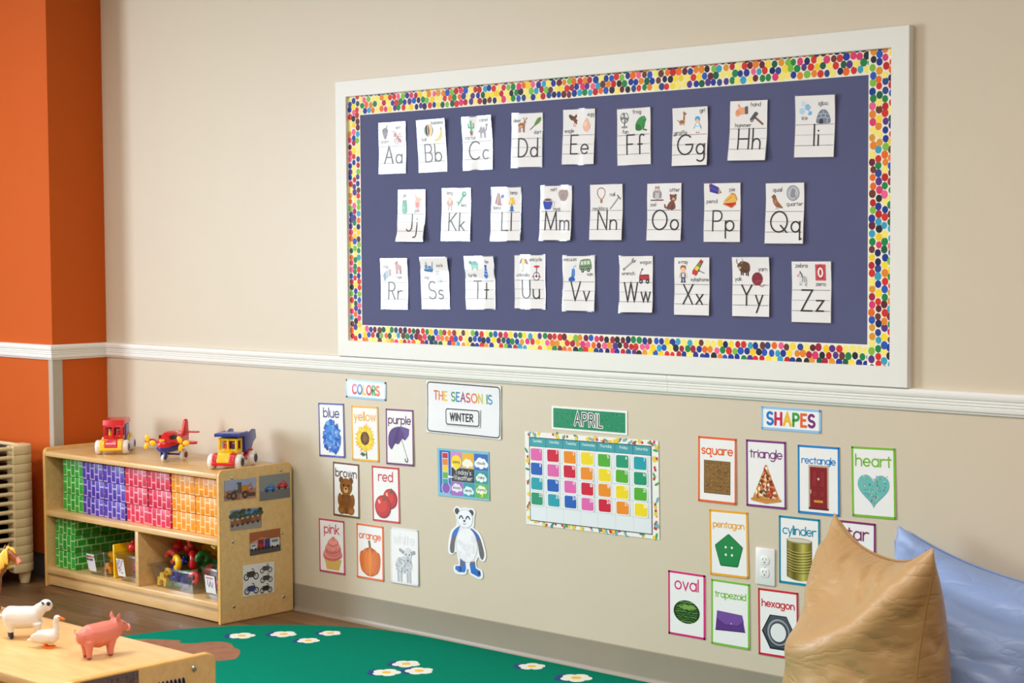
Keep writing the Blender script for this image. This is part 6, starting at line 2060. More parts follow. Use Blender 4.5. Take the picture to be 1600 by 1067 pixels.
def k_notch(k=1.0):
    """thick square with notched sides"""
    a, n, t_ = 0.030 * k, 0.008 * k, 0.0085 * k
    pts = []
    for i in range(4):
        q = i * 90
        for x, y in ((-a, -a), (-n, -a), (-n, -a + 0.012 * k), (n, -a + 0.012 * k), (n, -a), (a, -a)):
            c, s_ = math.cos(R(q)), math.sin(R(q))
            pts.append((x * c - y * s_, x * s_ + y * c))
    d = [pts[0]]
    for p in pts[1:]:
        if math.hypot(p[0] - d[-1][0], p[1] - d[-1][1]) > 1e-6:
            d.append(p)
    d = d[:-1] if math.hypot(d[0][0] - d[-1][0], d[0][1] - d[-1][1]) < 1e-6 else d
    return MB().prism(d, 'y', -t_, t_, bev=0.002)


def k_tower(k=1.0):
    """block with a stud on top and an arch below"""
    w, h = 0.025 * k, 0.042 * k
    pts = [(-w, -h / 2), (-w * 0.42, -h / 2), (-w * 0.42, -h * 0.18)] + [(w * 0.42 * math.cos(R(a)), -h * 0.18 + w * 0.42 * math.sin(R(a))) for a in range(160, 19, -28)] + [(w * 0.42, -h * 0.18), (w * 0.42, -h / 2), (w, -h / 2), (w, h * 0.30), (w * 0.5, h * 0.30), (w * 0.5, h * 0.75), (-w * 0.5, h * 0.75), (-w * 0.5, h * 0.30), (-w, h * 0.30)]
    return MB().prism(pts, 'y', -0.014 * k, 0.014 * k, bev=0.0025)


def k_ball(k=1.0):
    m = MB()
    m.ball((0, 0, 0), 0.026 * k, 16)
    m.cyl((0, 0, 0.02 * k), (0, 0, 0.034 * k), 0.010 * k, n=14, bev=0.002)
    m.cyl((0.02 * k, 0, 0), (0.034 * k, 0, 0), 0.010 * k, n=14, bev=0.002)
    return m


def k_curl(k=1.0):
    m = MB()
    m.tube([(0.023 * k * math.cos(R(a)), 0, 0.023 * k * math.sin(R(a))) for a in range(-50, 211, 20)], 0.0135 * k, 12)
    return m


def k_cross(k=1.0):
    m = MB()
    a, b = 0.034 * k, 0.012 * k
    m.prism([(-b, -a), (b, -a), (b, -b), (a, -b), (a, b), (b, b), (b, a), (-b, a), (-b, b), (-a, b), (-a, -b), (-b, -b)], 'y', -0.011 * k, 0.011 * k, bev=0.002)
    return m


KIND = {'notched': k_notch, 'arched': k_tower, 'round': k_ball, 'curved': k_curl, 'cross-shaped': k_cross}
_km = {}


def piece(kind, col, loc, rot, label, k=1.0, group='building blocks in the clear bins'):
    key = (kind, col, k)
    mt = {'red': T_RED, 'yellow': T_YEL, 'blue': T_BLU, 'green': T_GRN, 'orange': toy('orange', (226, 140, 20)), 'coral': toy('coral', (222, 74, 60))}[col]
    if key not in _km:
        _km[key] = KIND[kind](k).mesh('toy_block', mt)
    o = bpy.data.objects.new('toy_block', _km[key])
    COL.objects.link(o)
    o.location = loc
    o.rotation_euler = tuple(R(a) for a in rot)
    tag(o, '%s %s plastic toy block %s' % (col, kind, label), 'toy block', group)
    return o


BZ = 0.0825
# the big bin
for kind, col, loc, rot, lb, k in (
        ('arched', 'yellow', (-0.462, -0.306, BZ + 0.024), (0, 4, 8), 'standing at the front of the large bin', 1.0),
        ('notched', 'blue', (-0.462, -0.250, BZ + 0.078), (4, 12, -12), 'at the corner of the large bin by the divider', 0.92),
        ('cross-shaped', 'green', (-0.482, -0.200, BZ + 0.100), (80, 10, 20), 'lying on the corner of the large bin', 0.85),
        ('curved', 'coral', (-0.470, -0.262, BZ + 0.112), (10, 30, 20), 'above the yellow arched one in the large bin', 0.95),
        ('round', 'red', (-0.480, -0.222, BZ + 0.150), (0, 20, 40), 'topping the heap in the large bin', 0.85),
        ('round', 'red', (-0.428, -0.205, BZ + 0.146), (0, 20, 120), 'second on the heap in the large bin', 0.85),
        ('curved', 'yellow', (-0.398, -0.288, BZ + 0.100), (0, 60, -20), 'at the middle of the heap in the large bin', 0.95),
        ('arched', 'blue', (-0.400, -0.292, BZ + 0.050), (0, 150, 10), 'under the yellow curved one in the large bin', 0.9),
        ('notched', 'green', (-0.400, -0.284, BZ + 0.012), (84, 0, 20), 'flat on the floor of the large bin', 1.0),
        ('curved', 'yellow', (-0.432, -0.305, BZ + 0.058), (20, -30, -15), 'low at the front of the large bin', 0.6),
        ('curved', 'red', (-0.352, -0.245, BZ + 0.110), (0, 100, -30), 'beside the middle of the heap in the large bin', 1.1),
        ('notched', 'green', (-0.318, -0.190, BZ + 0.090), (10, 30, 40), 'behind the red curved one in the large bin', 1.15),
        ('notched', 'yellow', (-0.385, -0.130, BZ + 0.150), (30, 20, 30), 'high at the back of the large bin', 1.15),
        ('cross-shaped', 'yellow', (-0.310, -0.140, BZ + 0.148), (60, 20, 0), 'at the back of the heap in the large bin', 1.1),
        ('notched', 'green', (-0.390, -0.165, BZ + 0.072), (20, -20, 10), 'buried behind the heap in the large bin', 1.0),
        ('cross-shaped', 'red', (-0.455, -0.145, BZ + 0.110), (50, 30, 10), 'at the back corner of the large bin', 1.0),
        ('arched', 'blue', (-0.338, -0.296, BZ + 0.028), (0, 20, -20), 'low at the side of the large bin', 0.9),
        ('curved', 'red', (-0.290, -0.285, BZ + 0.052), (0, 40, 10), 'at the rim of the large bin by the end panel', 0.8),
        ('notched', 'blue', (-0.445, -0.228, BZ + 0.036), (70, 10, 0), 'inside the large bin under the curved ones', 1.0),
        ('curved', 'green', (-0.300, -0.235, BZ + 0.122), (10, 10, 80), 'ringed over the far side of the large bin', 0.9),
        ('arched', 'red', (-0.262, -0.225, BZ + 0.070), (10, 0, 30), 'upright by the side rim of the large bin', 0.9),
        ('notched', 'green', (-0.348, -0.262, BZ + 0.064), (75, 0, 60), 'lying midway up the heap in the large bin', 0.9),
        ('round', 'blue', (-0.412, -0.242, BZ + 0.098), (0, 0, 0), 'between two curved ones in the large bin', 0.6),
        ('cross-shaped', 'coral', (-0.395, -0.225, BZ + 0.172), (20, 40, 0), 'perched atop the heap in the large bin', 0.6),
        # first bin
        ('arched', 'orange', (-0.845, -0.306, BZ + 0.022), (0, -8, 10), 'at the front of the bin beside the brick stack', 0.9),
        ('cross-shaped', 'orange', (-0.848, -0.280, BZ + 0.072), (10, 30, 20), 'stacked in the bin beside the brick stack', 0.75),
        ('notched', 'orange', (-0.850, -0.215, BZ + 0.030), (70, 0, 10), 'at the back of the bin beside the brick stack', 0.9),
        # second bin
        ('round', 'red', (-0.700, -0.285, BZ + 0.128), (0, 0, 60), 'on top of the bin by the divider', 0.85),
        ('notched', 'blue', (-0.720, -0.235, BZ + 0.158), (20, 30, 20), 'leaning above the bin by the divider', 0.85),
        ('arched', 'red', (-0.655, -0.290, BZ + 0.040), (0, 30, 0), 'low in the bin by the divider', 1.1),
        ('cross-shaped', 'red', (-0.645, -0.215, BZ + 0.060), (30, 0, 30), 'deep in the bin by the divider', 1.1),
        # fourth bin
        ('round', 'yellow', (-0.090, -0.296, BZ + 0.118), (0, 0, 0), 'at the top of the bin by the end panel', 0.7),
        ('arched', 'blue', (-0.080, -0.302, BZ + 0.080), (0, 90, 0), 'under the round one in the bin by the end panel', 0.8),
        ('curved', 'red', (-0.118, -0.290, BZ + 0.036), (0, 20, 0), 'at the side of the bin by the end panel', 0.85),
        ('notched', 'red', (-0.097, -0.235, BZ + 0.034), (80, 0, 0), 'flat in the bin by the end panel', 1.0)):
    piece(kind, col, loc, rot, lb, k)
# the yellow board in the second bin
m = MB()
m.box((0, 0, 0.070), (0.012, 0.20, 0.14), 0.004)
pb = m.build('toy_board', T_YEL, loc=(-0.768, -0.235, 0.0805), rot=(0, R(-2), 0))
tag(pb, 'yellow plastic board standing upright between two clear bins', 'toy board')

# ================================================================ STACKED COTS
cream = mat('cream_cot_plastic', (222, 202, 158), rough=0.45, spec=0.4, noise=(10, 0.02))
sling = mat('cot_sheet', (52, 46, 50), rough=0.9)
CX1, CYN, CYF = -1.290, -0.915, -0.355           # end face, near side, far side


def make_cot():
    c = empty('stackable_cot', (CX1, (CYN + CYF) / 2, 0.055))
    wy = (CYF - CYN) / 2
    for sx in (0, 1):
        for sy in (-1, 1):
            # corner casting: quarter-round shell with a rim
            m = MB()
            rad = 0.075
            pts = []
            L = 0.12
            px, py = -L, -L
            ox = 0 if sx == 0 else -1.30

            def tr(x, y):
                return (ox + (x if sx == 0 else -x), sy * (wy + y))
            arcp = [(-rad + rad * math.cos(R(a)), -rad + rad * math.sin(R(a))) for a in range(0, 91, 10)]
            pts = [tr(0, -L)] + [tr(*p) for p in arcp] + [tr(-L, 0), tr(-L, -0.05), tr(-0.05, -0.055), tr(-0.055, -L)]
            a = sum(p[0] * q[1] - q[0] * p[1] for p, q in zip(pts, pts[1:] + pts[:1]))
            m.prism(pts if a > 0 else pts[::-1], 'z', 0.0, 0.0385, bev=0.003)
            co = m.build('corner', cream, c)
    for sx in (0, 1):
        e = MB()
        x = -0.020 if sx == 0 else -1.28
        e.tube([(x, -wy + 0.10, 0.029), (x, wy - 0.10, 0.029)], 0.0088, 12)
        e.build('end_rail', cream, c)
    for sy in (-1, 1):
        e = MB()
        e.tube([(-0.10, sy * (wy - 0.022), 0.028), (-1.20, sy * (wy - 0.022), 0.028)], 0.0085, 12)
        e.build('side_rail', cream, c)
    f = MB()
    f.box((-0.65, 0, 0.024), (1.20, 2 * wy - 0.10, 0.003), 0.001)
    f.build('sling', sling, c)
    return c


cot = make_cot()
ORD = ['lowest', 'second from the bottom', 'third from the bottom', 'fourth from the bottom', 'fifth from the bottom', 'sixth from the bottom', 'seventh from the bottom', 'seventh from the top', 'sixth from the top', 'fifth from the top', 'fourth from the top', 'third from the top', 'second from the top', 'topmost']
for i in range(14):
    c = cot if i == 0 else copy_tree(cot)
    c.location.z = 0.055 + i * 0.0392
    tag(c, 'cream plastic cot %s of the stack by the orange wall' % ORD[i], 'cot', 'stacked cots')
# legs of the lowest cot and the raised lid of the topmost
for sx in (0, 1):
    for sy in (-1, 1):
        m = MB()
        x = -0.048 if sx == 0 else -1.252
        m.cyl((x, sy * 0.232, 0.002), (x, sy * 0.232, -0.0545), 0.029, 0.021, 18, bev=0.003)
        m.build('leg', cream, cot)
# ================================================================ LOW SHELF IN THE FRONT WITH FARM ANIMALS
FX, FYN, FYF = 2.445, -2.652, -2.281
fs = empty('storage_shelf', (FX, FYF, 0))
tag(fs, 'low maple shelf in front of the rug, farm animals on its top', 'shelf')
for x0, x1 in ((-t, 0), (-CWID, -CWID + t)):
    side_panel(x0, x1, FYF - FYN, CHGT, fs)


def fboard(name, x0, x1, y0, y1, z0, z1, bev=0.003):
    m = MB()
    m.box(((x0 + x1) / 2, (y0 + y1) / 2, (z0 + z1) / 2), (x1 - x0, y1 - y0, z1 - z0), bev, 2)
    return m.build(name, maple, fs)


D_ = FYF - FYN
fboard('top_panel', -CWID + t, -t, -D_ + 0.002, -0.006, 0.5605, 0.5815)
fboard('middle_shelf', -CWID + t, -t, -D_ + 0.002, -0.014, 0.304, 0.328)
fboard('bottom_shelf', -CWID + t, -t, -D_ + 0.002, -0.014, 0.056, 0.080)
fboard('back_panel', -CWID + t, -t, -0.0145, -0.0065, 0.03, 0.5603, 0.001)
fboard('kick_board', -CWID + t, -t, -D_ + 0.014, -D_ + 0.032, 0.004, 0.056, 0.002)
bolts([0.0003] * 6, [-0.058, -D_ + 0.058, -0.058, -D_ + 0.058, -0.058, -D_ + 0.058], [0.570, 0.562, 0.315, 0.315, 0.062, 0.064], fs)


def d_fur(s, g):
    for i in range(420):
        x, y = g.uniform(-0.068, 0.066), g.uniform(-0.046, 0.046)
        s.stroke([(x, y), (x + g.uniform(-0.005, 0.005), y - g.uniform(0.003, 0.009))], 0.0016, jit(g, g.choice([(112, 96, 92), (86, 72, 70), (136, 120, 116)]), 10), caps=False)


def d_zebra(s, g):
    for i in range(9):
        x = -0.042 + i * 0.0102
        s.poly(smooth_poly([(x - 0.003, -0.034), (x + 0.003, -0.034), (x + 0.006, 0.0), (x + 0.002, 0.034), (x - 0.005, 0.034), (x - 0.001, 0.0)], 3), (26, 24, 28))


end_photo(FYF - 0.267, 0.5445, 0.138, 0.096, 0.0, 'photo of grey animal fur taped on the end of the front shelf', d_fur, FX + 0.0009, (104, 88, 86), 'animal pictures on the front shelf')
end_photo(FYF - 0.126, 0.520, 0.088, 0.074, -1.0, 'photo of zebra stripes taped on the end of the front shelf', d_zebra, FX + 0.0009, (196, 184, 170), 'animal pictures on the front shelf')


# ---------------------------------------------------------------- animals


def skin_body(name, parts, mats, parent=None, voxel=0.0014, smooth=30, colour=None):
    """tubes and balls fused into one continuous skin"""
    m = MB()
    for p in parts:
        if p[0] == 'b':
            m.ball(p[1], p[2], 20, M=p[3] if len(p) > 3 else None)
        elif p[0] == 't':
            m.tube(p[1], p[2], 14, flat=p[3] if len(p) > 3 else 1.0)
    me = m.mesh('tmp', mats)
    o = bpy.data.objects.new('tmp', me)
    COL.objects.link(o)
    r_ = o.modifiers.new('r', 'REMESH')
    r_.mode = 'VOXEL'
    r_.voxel_size = voxel
    sm = o.modifiers.new('s', 'SMOOTH')
    sm.factor = 0.5
    sm.iterations = smooth
    dg = bpy.context.evaluated_depsgraph_get()
    dg.update()
    me2 = bpy.data.meshes.new_from_object(o.evaluated_get(dg))
    bpy.data.objects.remove(o)
    me2.name = name
    me2.materials.clear()
    for q in (mats if isinstance(mats, (list, tuple)) else [mats]):
        me2.materials.append(q)
    if colour:
        for f in me2.polygons:
            f.material_index = colour(f.center)
    me2.polygons.foreach_set('use_smooth', [True] * len(me2.polygons))
    o2 = bpy.data.objects.new(name, me2)
    COL.objects.link(o2)
    if parent:
        o2.parent = parent
    return o2


AZ = 0.5816
rubber = dict(rough=0.42, spec=0.45)
P_PINK = mat('pig_rubber', (212, 120, 104), noise=(60, 0.05), **rubber)
P_SNOUT = mat('pig_snout', (232, 146, 134), noise=(60, 0.05), **rubber)
P_HOOF = mat('pig_hoof', (150, 76, 64), **rubber)
A_WHITE = mat('white_animal_rubber', (224, 218, 212), bump=(160, 0.25, 0.002), **rubber)
A_BLACK = mat('black_animal_rubber', (36, 34, 42), **rubber)
A_ORANGE = mat('orange_animal_rubber', (240, 116, 20), **rubber)
A_BROWN = mat('brown_animal_rubber', (150, 78, 34), noise=(50, 0.08), **rubber)
A_MANE = mat('yellow_mane', (244, 206, 84), noise=(90, 0.10), **rubber)

# pig: nose to +x
pig = empty('toy_pig', (2.243, -2.432, AZ), R(86))
tag(pig, 'pink rubber toy pig standing on the front shelf', 'toy animal', 'toy farm animals')
body = [('t', [(-0.040, 0, 0.044), (-0.030, 0, 0.045), (-0.006, 0, 0.043), (0.016, 0, 0.046), (0.030, 0, 0.050), (0.042, 0, 0.056)], [0.015, 0.0225, 0.0255, 0.0240, 0.0205, 0.015]),
        ('t', [(0.028, 0, 0.052), (0.042, 0, 0.057), (0.052, 0, 0.054), (0.060, 0, 0.050)], [0.0165, 0.0155, 0.0105, 0.0075])]
for x, y, lean in ((-0.030, 0.012, 0.002), (-0.032, -0.012, -0.001), (0.024, 0.011, 0.002), (0.020, -0.011, -0.003)):
    body.append(('t', [(x, y, 0.036), (x + lean, y * 1.1, 0.018), (x + lean * 1.5, y * 1.1, 0.005), (x + lean * 1.5 + 0.001, y * 1.1, 0.0005)], [0.0105, 0.0070, 0.0056, 0.0062]))
for sy in (-1, 1):
    body.append(('t', [(0.036, sy * 0.009, 0.066), (0.034, sy * 0.014, 0.078), (0.036, sy * 0.016, 0.086)], [0.0062, 0.0055, 0.0018], 0.5))
body.append(('t', [(-0.052, 0, 0.050), (-0.057, 0.002, 0.056), (-0.056, 0.004, 0.062), (-0.051, 0.002, 0.060)], 0.0018))
body.append(('b', (-0.042, 0, 0.044), (0.012, 0.0145, 0.0150)))
skin_body('body', body, [P_PINK, P_HOOF], pig, colour=lambda c: 1 if c.z < 0.0045 else 0)
m = MB()
m.lathe([(0.0, 0.0), (0.0068, 0.0), (0.0078, 0.0025), (0.0070, 0.0048), (0.0, 0.0050)], 16, axis='x', c=(0.0605, 0, 0.0495))
sn = m.build('snout', P_SNOUT, pig)
m = MB()
for sy in (-1, 1):
    m.ball((0.0656, sy * 0.0026, 0.0497), (0.0008, 0.0014, 0.0019), 8)
m.build('nostril', P_HOOF, sn)
for sy in (-1, 1):
    m = MB()
    m.ball((0.0488, sy * 0.0100, 0.0610), 0.0016, 8)
    m.build('eye', A_BLACK, pig)

# sheep: nose to +x
sh = empty('toy_sheep', (1.964, -2.442, AZ), R(44))
tag(sh, 'white rubber toy sheep with black feet and face patches on the front shelf', 'toy animal', 'toy farm animals')
body = [('t', [(-0.046, 0, 0.046), (-0.036, 0, 0.048), (-0.010, 0, 0.046), (0.014, 0, 0.047), (0.030, 0, 0.052)], [0.016, 0.0245, 0.0255, 0.0250, 0.0195]),
        ('t', [(0.024, 0, 0.054), (0.036, 0, 0.066), (0.046, 0, 0.073)], [0.0170, 0.0140, 0.0115]),
        ('b', (0.048, 0, 0.073), (0.0150, 0.0130, 0.0140)), ('t', [(0.050, 0, 0.072), (0.060, 0, 0.066)], [0.0092, 0.0070]),
        ('t', [(-0.050, 0, 0.052), (-0.057, 0, 0.046), (-0.060, 0, 0.034)], [0.0055, 0.0045, 0.0030])]
for x, y, lean in ((-0.034, 0.012, -0.003), (-0.030, -0.012, 0.003), (0.026, 0.012, 0.001), (0.030, -0.012, 0.003)):
    body.append(('t', [(x, y, 0.036), (x + lean * 0.5, y, 0.020), (x + lean, y, 0.006), (x + lean + 0.002, y, 0.0005)], [0.0115, 0.0070, 0.0052, 0.0060]))
skin_body('body', body, [A_WHITE, A_BLACK], sh, colour=lambda c: 1 if c.z < 0.0155 else 0)
for sy in (-1, 1):
    m = MB()
    m.ball((0.0560, sy * 0.0108, 0.0785), (0.0048, 0.0028, 0.0048), 12)
    m.build('eye_patch', A_BLACK, sh)
    m = MB()
    m.tube([(0.045, sy * 0.010, 0.079), (0.044, sy * 0.015, 0.081), (0.045, sy * 0.019, 0.079)], [0.0032, 0.0040, 0.0016], 10, flat=0.5)
    m.build('ear', A_BLACK, sh)
m = MB()
m.ball((0.0665, 0, 0.067), (0.0022, 0.004, 0.0024), 10)
m.build('nose', A_BLACK, sh)

# goose
gz = empty('toy_goose', (2.087, -2.462, AZ), R(38))
tag(gz, 'white rubber toy goose with orange bill and feet on the front shelf', 'toy animal', 'toy farm animals')
skin_body('body', [('t', [(-0.036, 0, 0.013), (-0.026, 0, 0.019), (-0.008, 0, 0.0215), (0.010, 0, 0.023), (0.020, 0, 0.027)], [0.0040, 0.0105, 0.0155, 0.0150, 0.0090]),
                   ('t', [(0.014, 0, 0.028), (0.019, 0, 0.038), (0.017, 0, 0.050), (0.018, 0, 0.058)], [0.0092, 0.0062, 0.0055, 0.0055]),
                   ('b', (0.0205, 0, 0.0605), (0.0078, 0.0064, 0.0068)), ('t', [(-0.030, 0, 0.016), (-0.044, 0, 0.014)], [0.006, 0.002], 1.2)], A_WHITE, gz)
m = MB()
m.tube([(0.0262, 0, 0.0605), (0.032, 0, 0.0590), (0.0365, 0, 0.0575)], [0.0036, 0.0028, 0.0012], 10)
m.build('bill', A_ORANGE, gz)
for sy in (-1, 1):
    m = MB()
    m.prism(smooth_poly([(-0.010, sy * 0.006), (0.004, sy * 0.002), (0.014, sy * 0.004), (0.012, sy * 0.010), (0.006, sy * 0.013)], 3), 'z', 0.0002, 0.0030)
    m.cyl((-0.004, sy * 0.006, 0.002), (-0.005, sy * 0.006, 0.012), 0.0022, n=8)
    m.build('foot', A_ORANGE, gz)
    m = MB()
    m.ball((0.0252, sy * 0.0048, 0.0622), 0.0011, 8)
    m.build('eye', A_BLACK, gz)
    m = MB()
    m.ball((-0.010, sy * 0.0135, 0.023), (0.022, 0.004, 0.0105), 14)
    m.build('folded_wing', A_WHITE, gz)

# horse, only its head and chest reach into the picture
hz = empty('toy_horse', (1.618, -2.342, AZ), R(30))
tag(hz, 'brown rubber toy horse with a yellow mane at the far end of the front shelf', 'toy animal', 'toy farm animals')
hb = [('t', [(-0.072, 0, 0.080), (-0.056, 0, 0.082), (-0.016, 0, 0.078), (0.022, 0, 0.080), (0.040, 0, 0.088)], [0.016, 0.0235, 0.0240, 0.0240, 0.0190]),
      ('t', [(0.030, 0, 0.088), (0.048, 0, 0.108), (0.062, 0, 0.128), (0.070, 0, 0.140)], [0.0205, 0.0165, 0.0130, 0.0115]),
      ('t', [(0.066, 0, 0.141), (0.078, 0, 0.136), (0.092, 0, 0.124), (0.100, 0, 0.116)], [0.0118, 0.0112, 0.0080, 0.0074])]
for x, y, k in ((-0.058, 0.014, -1), (-0.050, -0.014, -1), (0.030, 0.013, 1), (0.036, -0.013, 1)):
    if k < 0:
        hb.append(('t', [(x, y, 0.072), (x + 0.004, y, 0.052), (x - 0.008, y, 0.034), (x - 0.004, y, 0.012), (x - 0.002, y, 0.0006)], [0.0165, 0.0105, 0.0064, 0.0052, 0.0074]))
    else:
        hb.append(('t', [(x, y, 0.072), (x + 0.003, y, 0.046), (x + 0.002, y, 0.030), (x + 0.002, y, 0.012), (x + 0.004, y, 0.0006)], [0.0135, 0.0080, 0.0064, 0.0052, 0.0074]))
for sy in (-1, 1):
    hb.append(('t', [(0.066, sy * 0.007, 0.149), (0.066, sy * 0.008, 0.158), (0.068, sy * 0.008, 0.164)], [0.0042, 0.0036, 0.0010]))
A_MUZ = mat('horse_muzzle', (226, 140, 126), **rubber)
skin_body('body', hb, [A_BROWN, A_BLACK, A_MUZ], hz, colour=lambda c: 1 if c.z < 0.007 else (2 if (c.x > 0.094 and c.z > 0.09) else 0))
m = MB()
g = random.Random(6)
for i in range(15):
    k = i / 14
    x, z = 0.072 - 0.046 * k, 0.152 - 0.050 * k
    for sy in (-1, 1):
        m.tube([(x - 0.004, sy * 0.002, z + 0.002), (x - 0.003, sy * 0.011, z - 0.004), (x + 0.001, sy * (0.015 + 0.003 * k), z - 0.016), (x + 0.004, sy * (0.015 + 0.004 * k), z - 0.028 - g.uniform(0, 0.010))], [0.0040, 0.0042, 0.0034, 0.0008], 8)
m.tube([(0.074, 0, 0.152), (0.082, 0.002, 0.148), (0.088, 0.001, 0.138)], [0.004, 0.0042, 0.001], 8)
m.build('mane', A_MANE, hz)
m = MB()
m.tube([(-0.078, 0, 0.088), (-0.092, 0, 0.082), (-0.100, 0, 0.056), (-0.098, 0, 0.030)], [0.006, 0.009, 0.010, 0.003], 10)
m.build('tail', A_MANE, hz)
for sy in (-1, 1):
    m = MB()
    m.ball((0.0795, sy * 0.0098, 0.1385), 0.0020, 8)
    m.build('eye', A_BLACK, hz)
pig.scale = (1.06, 1.06, 1.06)
gz.scale = (1.08, 1.08, 1.08)
# ================================================================ FLOOR PILLOWS
def pillow_mesh(w, h, n, place, p0, fill, seed, steps=240, iters=14, grav=2.0, bend=0.25, wall=-0.012, floor=0.004, push=None, topk=0.15, pins=()):
    """Two square cloths sewn along the rim are filled, settle on the floor and lean on the wall (position-based cloth).
    PLACE maps the flat pillow (u, v, side) into the room; the filling is heavier low down."""
    rng = np.random.RandomState(seed)
    ii, jj = np.meshgrid(np.arange(n), np.arange(n), indexing='ij')          # i along u, j along v
    idx = -np.ones((2, n, n), int)
    cnt = 0
    uvs = []
    for i in range(n):
        for j in range(n):
            idx[0, i, j] = cnt
            uvs.append((i, j, 0))
            cnt += 1
    for i in range(n):
        for j in range(n):
            if i in (0, n - 1) or j in (0, n - 1):
                idx[1, i, j] = idx[0, i, j]
            else:
                idx[1, i, j] = cnt
                uvs.append((i, j, 1))
                cnt += 1
    uv = np.array(uvs, float)
    u = (uv[:, 0] / (n - 1) - 0.5) * w
    v = (uv[:, 1] / (n - 1) - 0.5) * h
    side = np.where(uv[:, 2] == 0, 1.0, -1.0)
    rim = (uv[:, 0] == 0) | (uv[:, 0] == n - 1) | (uv[:, 1] == 0) | (uv[:, 1] == n - 1)
    bul = 0.10 * np.cos(np.pi * u / w) * np.cos(np.pi * v / h)
    o = np.where(rim, 0.0, side * bul) + rng.normal(0, 0.0012, cnt)
    ex, ey, ez, org = [np.array(q, float) for q in place]
    x = org + np.outer(u, ex) + np.outer(v, ey) + np.outer(o, ez)
    # constraint groups: no vertex twice in a group
    groups = []

    def grp(A, B, L, k):
        A, B, L = np.array(A), np.array(B), np.array(L)
        groups.append((A, B, L, k))
    du, dv = w / (n - 1), h / (n - 1)
    for s_ in (0, 1):
        I = idx[s_]
        for st in (0, 1):
            grp(I[st:n - 1:2, :].ravel(), I[st + 1:n:2, :].ravel(), np.full(I[st:n - 1:2, :].size, du), 1.0)
            grp(I[:, st:n - 1:2].ravel(), I[:, st + 1:n:2].ravel(), np.full(I[:, st:n - 1:2].size, dv), 1.0)
        dd = math.hypot(du, dv)
        for st in (0, 1):
            for a, b in ((I[st:n - 1:2, :-1], I[st + 1:n:2, 1:]), (I[st:n - 1:2, 1:], I[st + 1:n:2, :-1])):
                for q in (0, 1):
                    grp(a[:, q::2].ravel(), b[:, q::2].ravel(), np.full(a[:, q::2].size, dd), 0.45)
        for st in range(4):
            rows = [r for r in range(st, n - 2, 4)] + [r for r in range(st + 1, n - 2, 4)]
            rows = sorted(r for r in rows if r + 2 < n)
            if st in (0, 2):
                grp(I[rows, :].ravel(), I[[r + 2 for r in rows], :].ravel(), np.full(len(rows) * n, 2 * du), bend)
                grp(I[:, rows].ravel(), I[:, [r + 2 for r in rows]].ravel(), np.full(len(rows) * n, 2 * dv), bend)
    tri = []
    for s_ in (0, 1):
        I = idx[s_]
        a, b, c, d = I[:-1, :-1].ravel(), I[1:, :-1].ravel(), I[1:, 1:].ravel(), I[:-1, 1:].ravel()
        if s_ == 0:
            tri += [np.stack([a, b, c], 1), np.stack([a, c, d], 1)]
        else:
            tri += [np.stack([a, c, b], 1), np.stack([a, d, c], 1)]
    tri = np.concatenate(tri)
    lf = np.clip(rng.normal(0, 1, (9, 9)), -1, 1.6)                             # a little slack here and there lets the cloth wrinkle
    for q, (A, B, L, k) in enumerate(groups):
        a = np.clip(uv[A, 0] / (n - 1) * 7.99, 0, 7.99)
        b = np.clip(uv[A, 1] / (n - 1) * 7.99, 0, 7.99)
        fa, fb = a.astype(int), b.astype(int)
        ta, tb = a - fa, b - fb
        g_ = (lf[fa, fb] * (1 - ta) + lf[fa + 1, fb] * ta) * (1 - tb) + (lf[fa, fb + 1] * (1 - ta) + lf[fa + 1, fb + 1] * ta) * tb
        edge_ = rim[A] & rim[B]
        groups[q] = (A, B, L * np.where(edge_, 0.985, 1 + 0.03 + 0.03 * g_), k)
    vel = np.zeros_like(x)
    dt = 1 / 60
    for step in range(steps):
        P = x[tri]
        nrm = np.cross(P[:, 1] - P[:, 0], P[:, 2] - P[:, 0]) / 6
        f = np.zeros_like(x)
        for k in range(3):
            np.add.at(f, tri[:, k], nrm)
        z = x[:, 2]
        zt = fill
        pr = p0 * np.clip((zt - z) / zt, topk, 1.0) * min(1.0, step / 40)
        acc = f * (pr / (du * dv))[:, None]
        acc[:, 2] -= grav
        if push is not None:
            acc += push
        vel = (vel + acc * dt) * (0.95 if step < steps * 0.7 else 0.85)
        p = x + vel * dt
        for it in range(iters):
            for A, B, L, k in groups:
                d = p[B] - p[A]
                l = np.sqrt((d * d).sum(1)) + 1e-12
                c = (l - L) / l * 0.5 * k
                if k < 0.9:
                    c = np.where(l > L, c, c * 0.55)
                d *= c[:, None]
                p[A] += d
                p[B] -= d
            for (pi, pj), tgt in pins:
                e = idx[0, pi, pj]
                p[e] += (np.array(tgt) - p[e]) * 0.9
            lo = p[:, 2] < floor
            p[lo, 2] = floor
            p[lo, :2] = x[lo, :2] * 0.7 + p[lo, :2] * 0.3
            if wall is not None:
                wl = p[:, 1] > wall
                p[wl, 1] = wall
        vel = (p - x) / dt
        x = p
    faces = []
    for s_ in (0, 1):
        I = idx[s_]
        for i in range(n - 1):
            for j in range(n - 1):
                q = (I[i, j], I[i + 1, j], I[i + 1, j + 1], I[i, j + 1])
                faces.append(tuple(int(t_) for t_ in (q if s_ == 0 else q[::-1])))
    edge = [idx[0, i, 0] for i in range(n)] + [idx[0, n - 1, j] for j in range(1, n)] + [idx[0, i, n - 1] for i in range(n - 2, -1, -1)] + [idx[0, 0, j] for j in range(n - 2, 0, -1)]
    return x, faces, [int(e) for e in edge], uv / np.array((n - 1, n - 1, 1.0)), tri


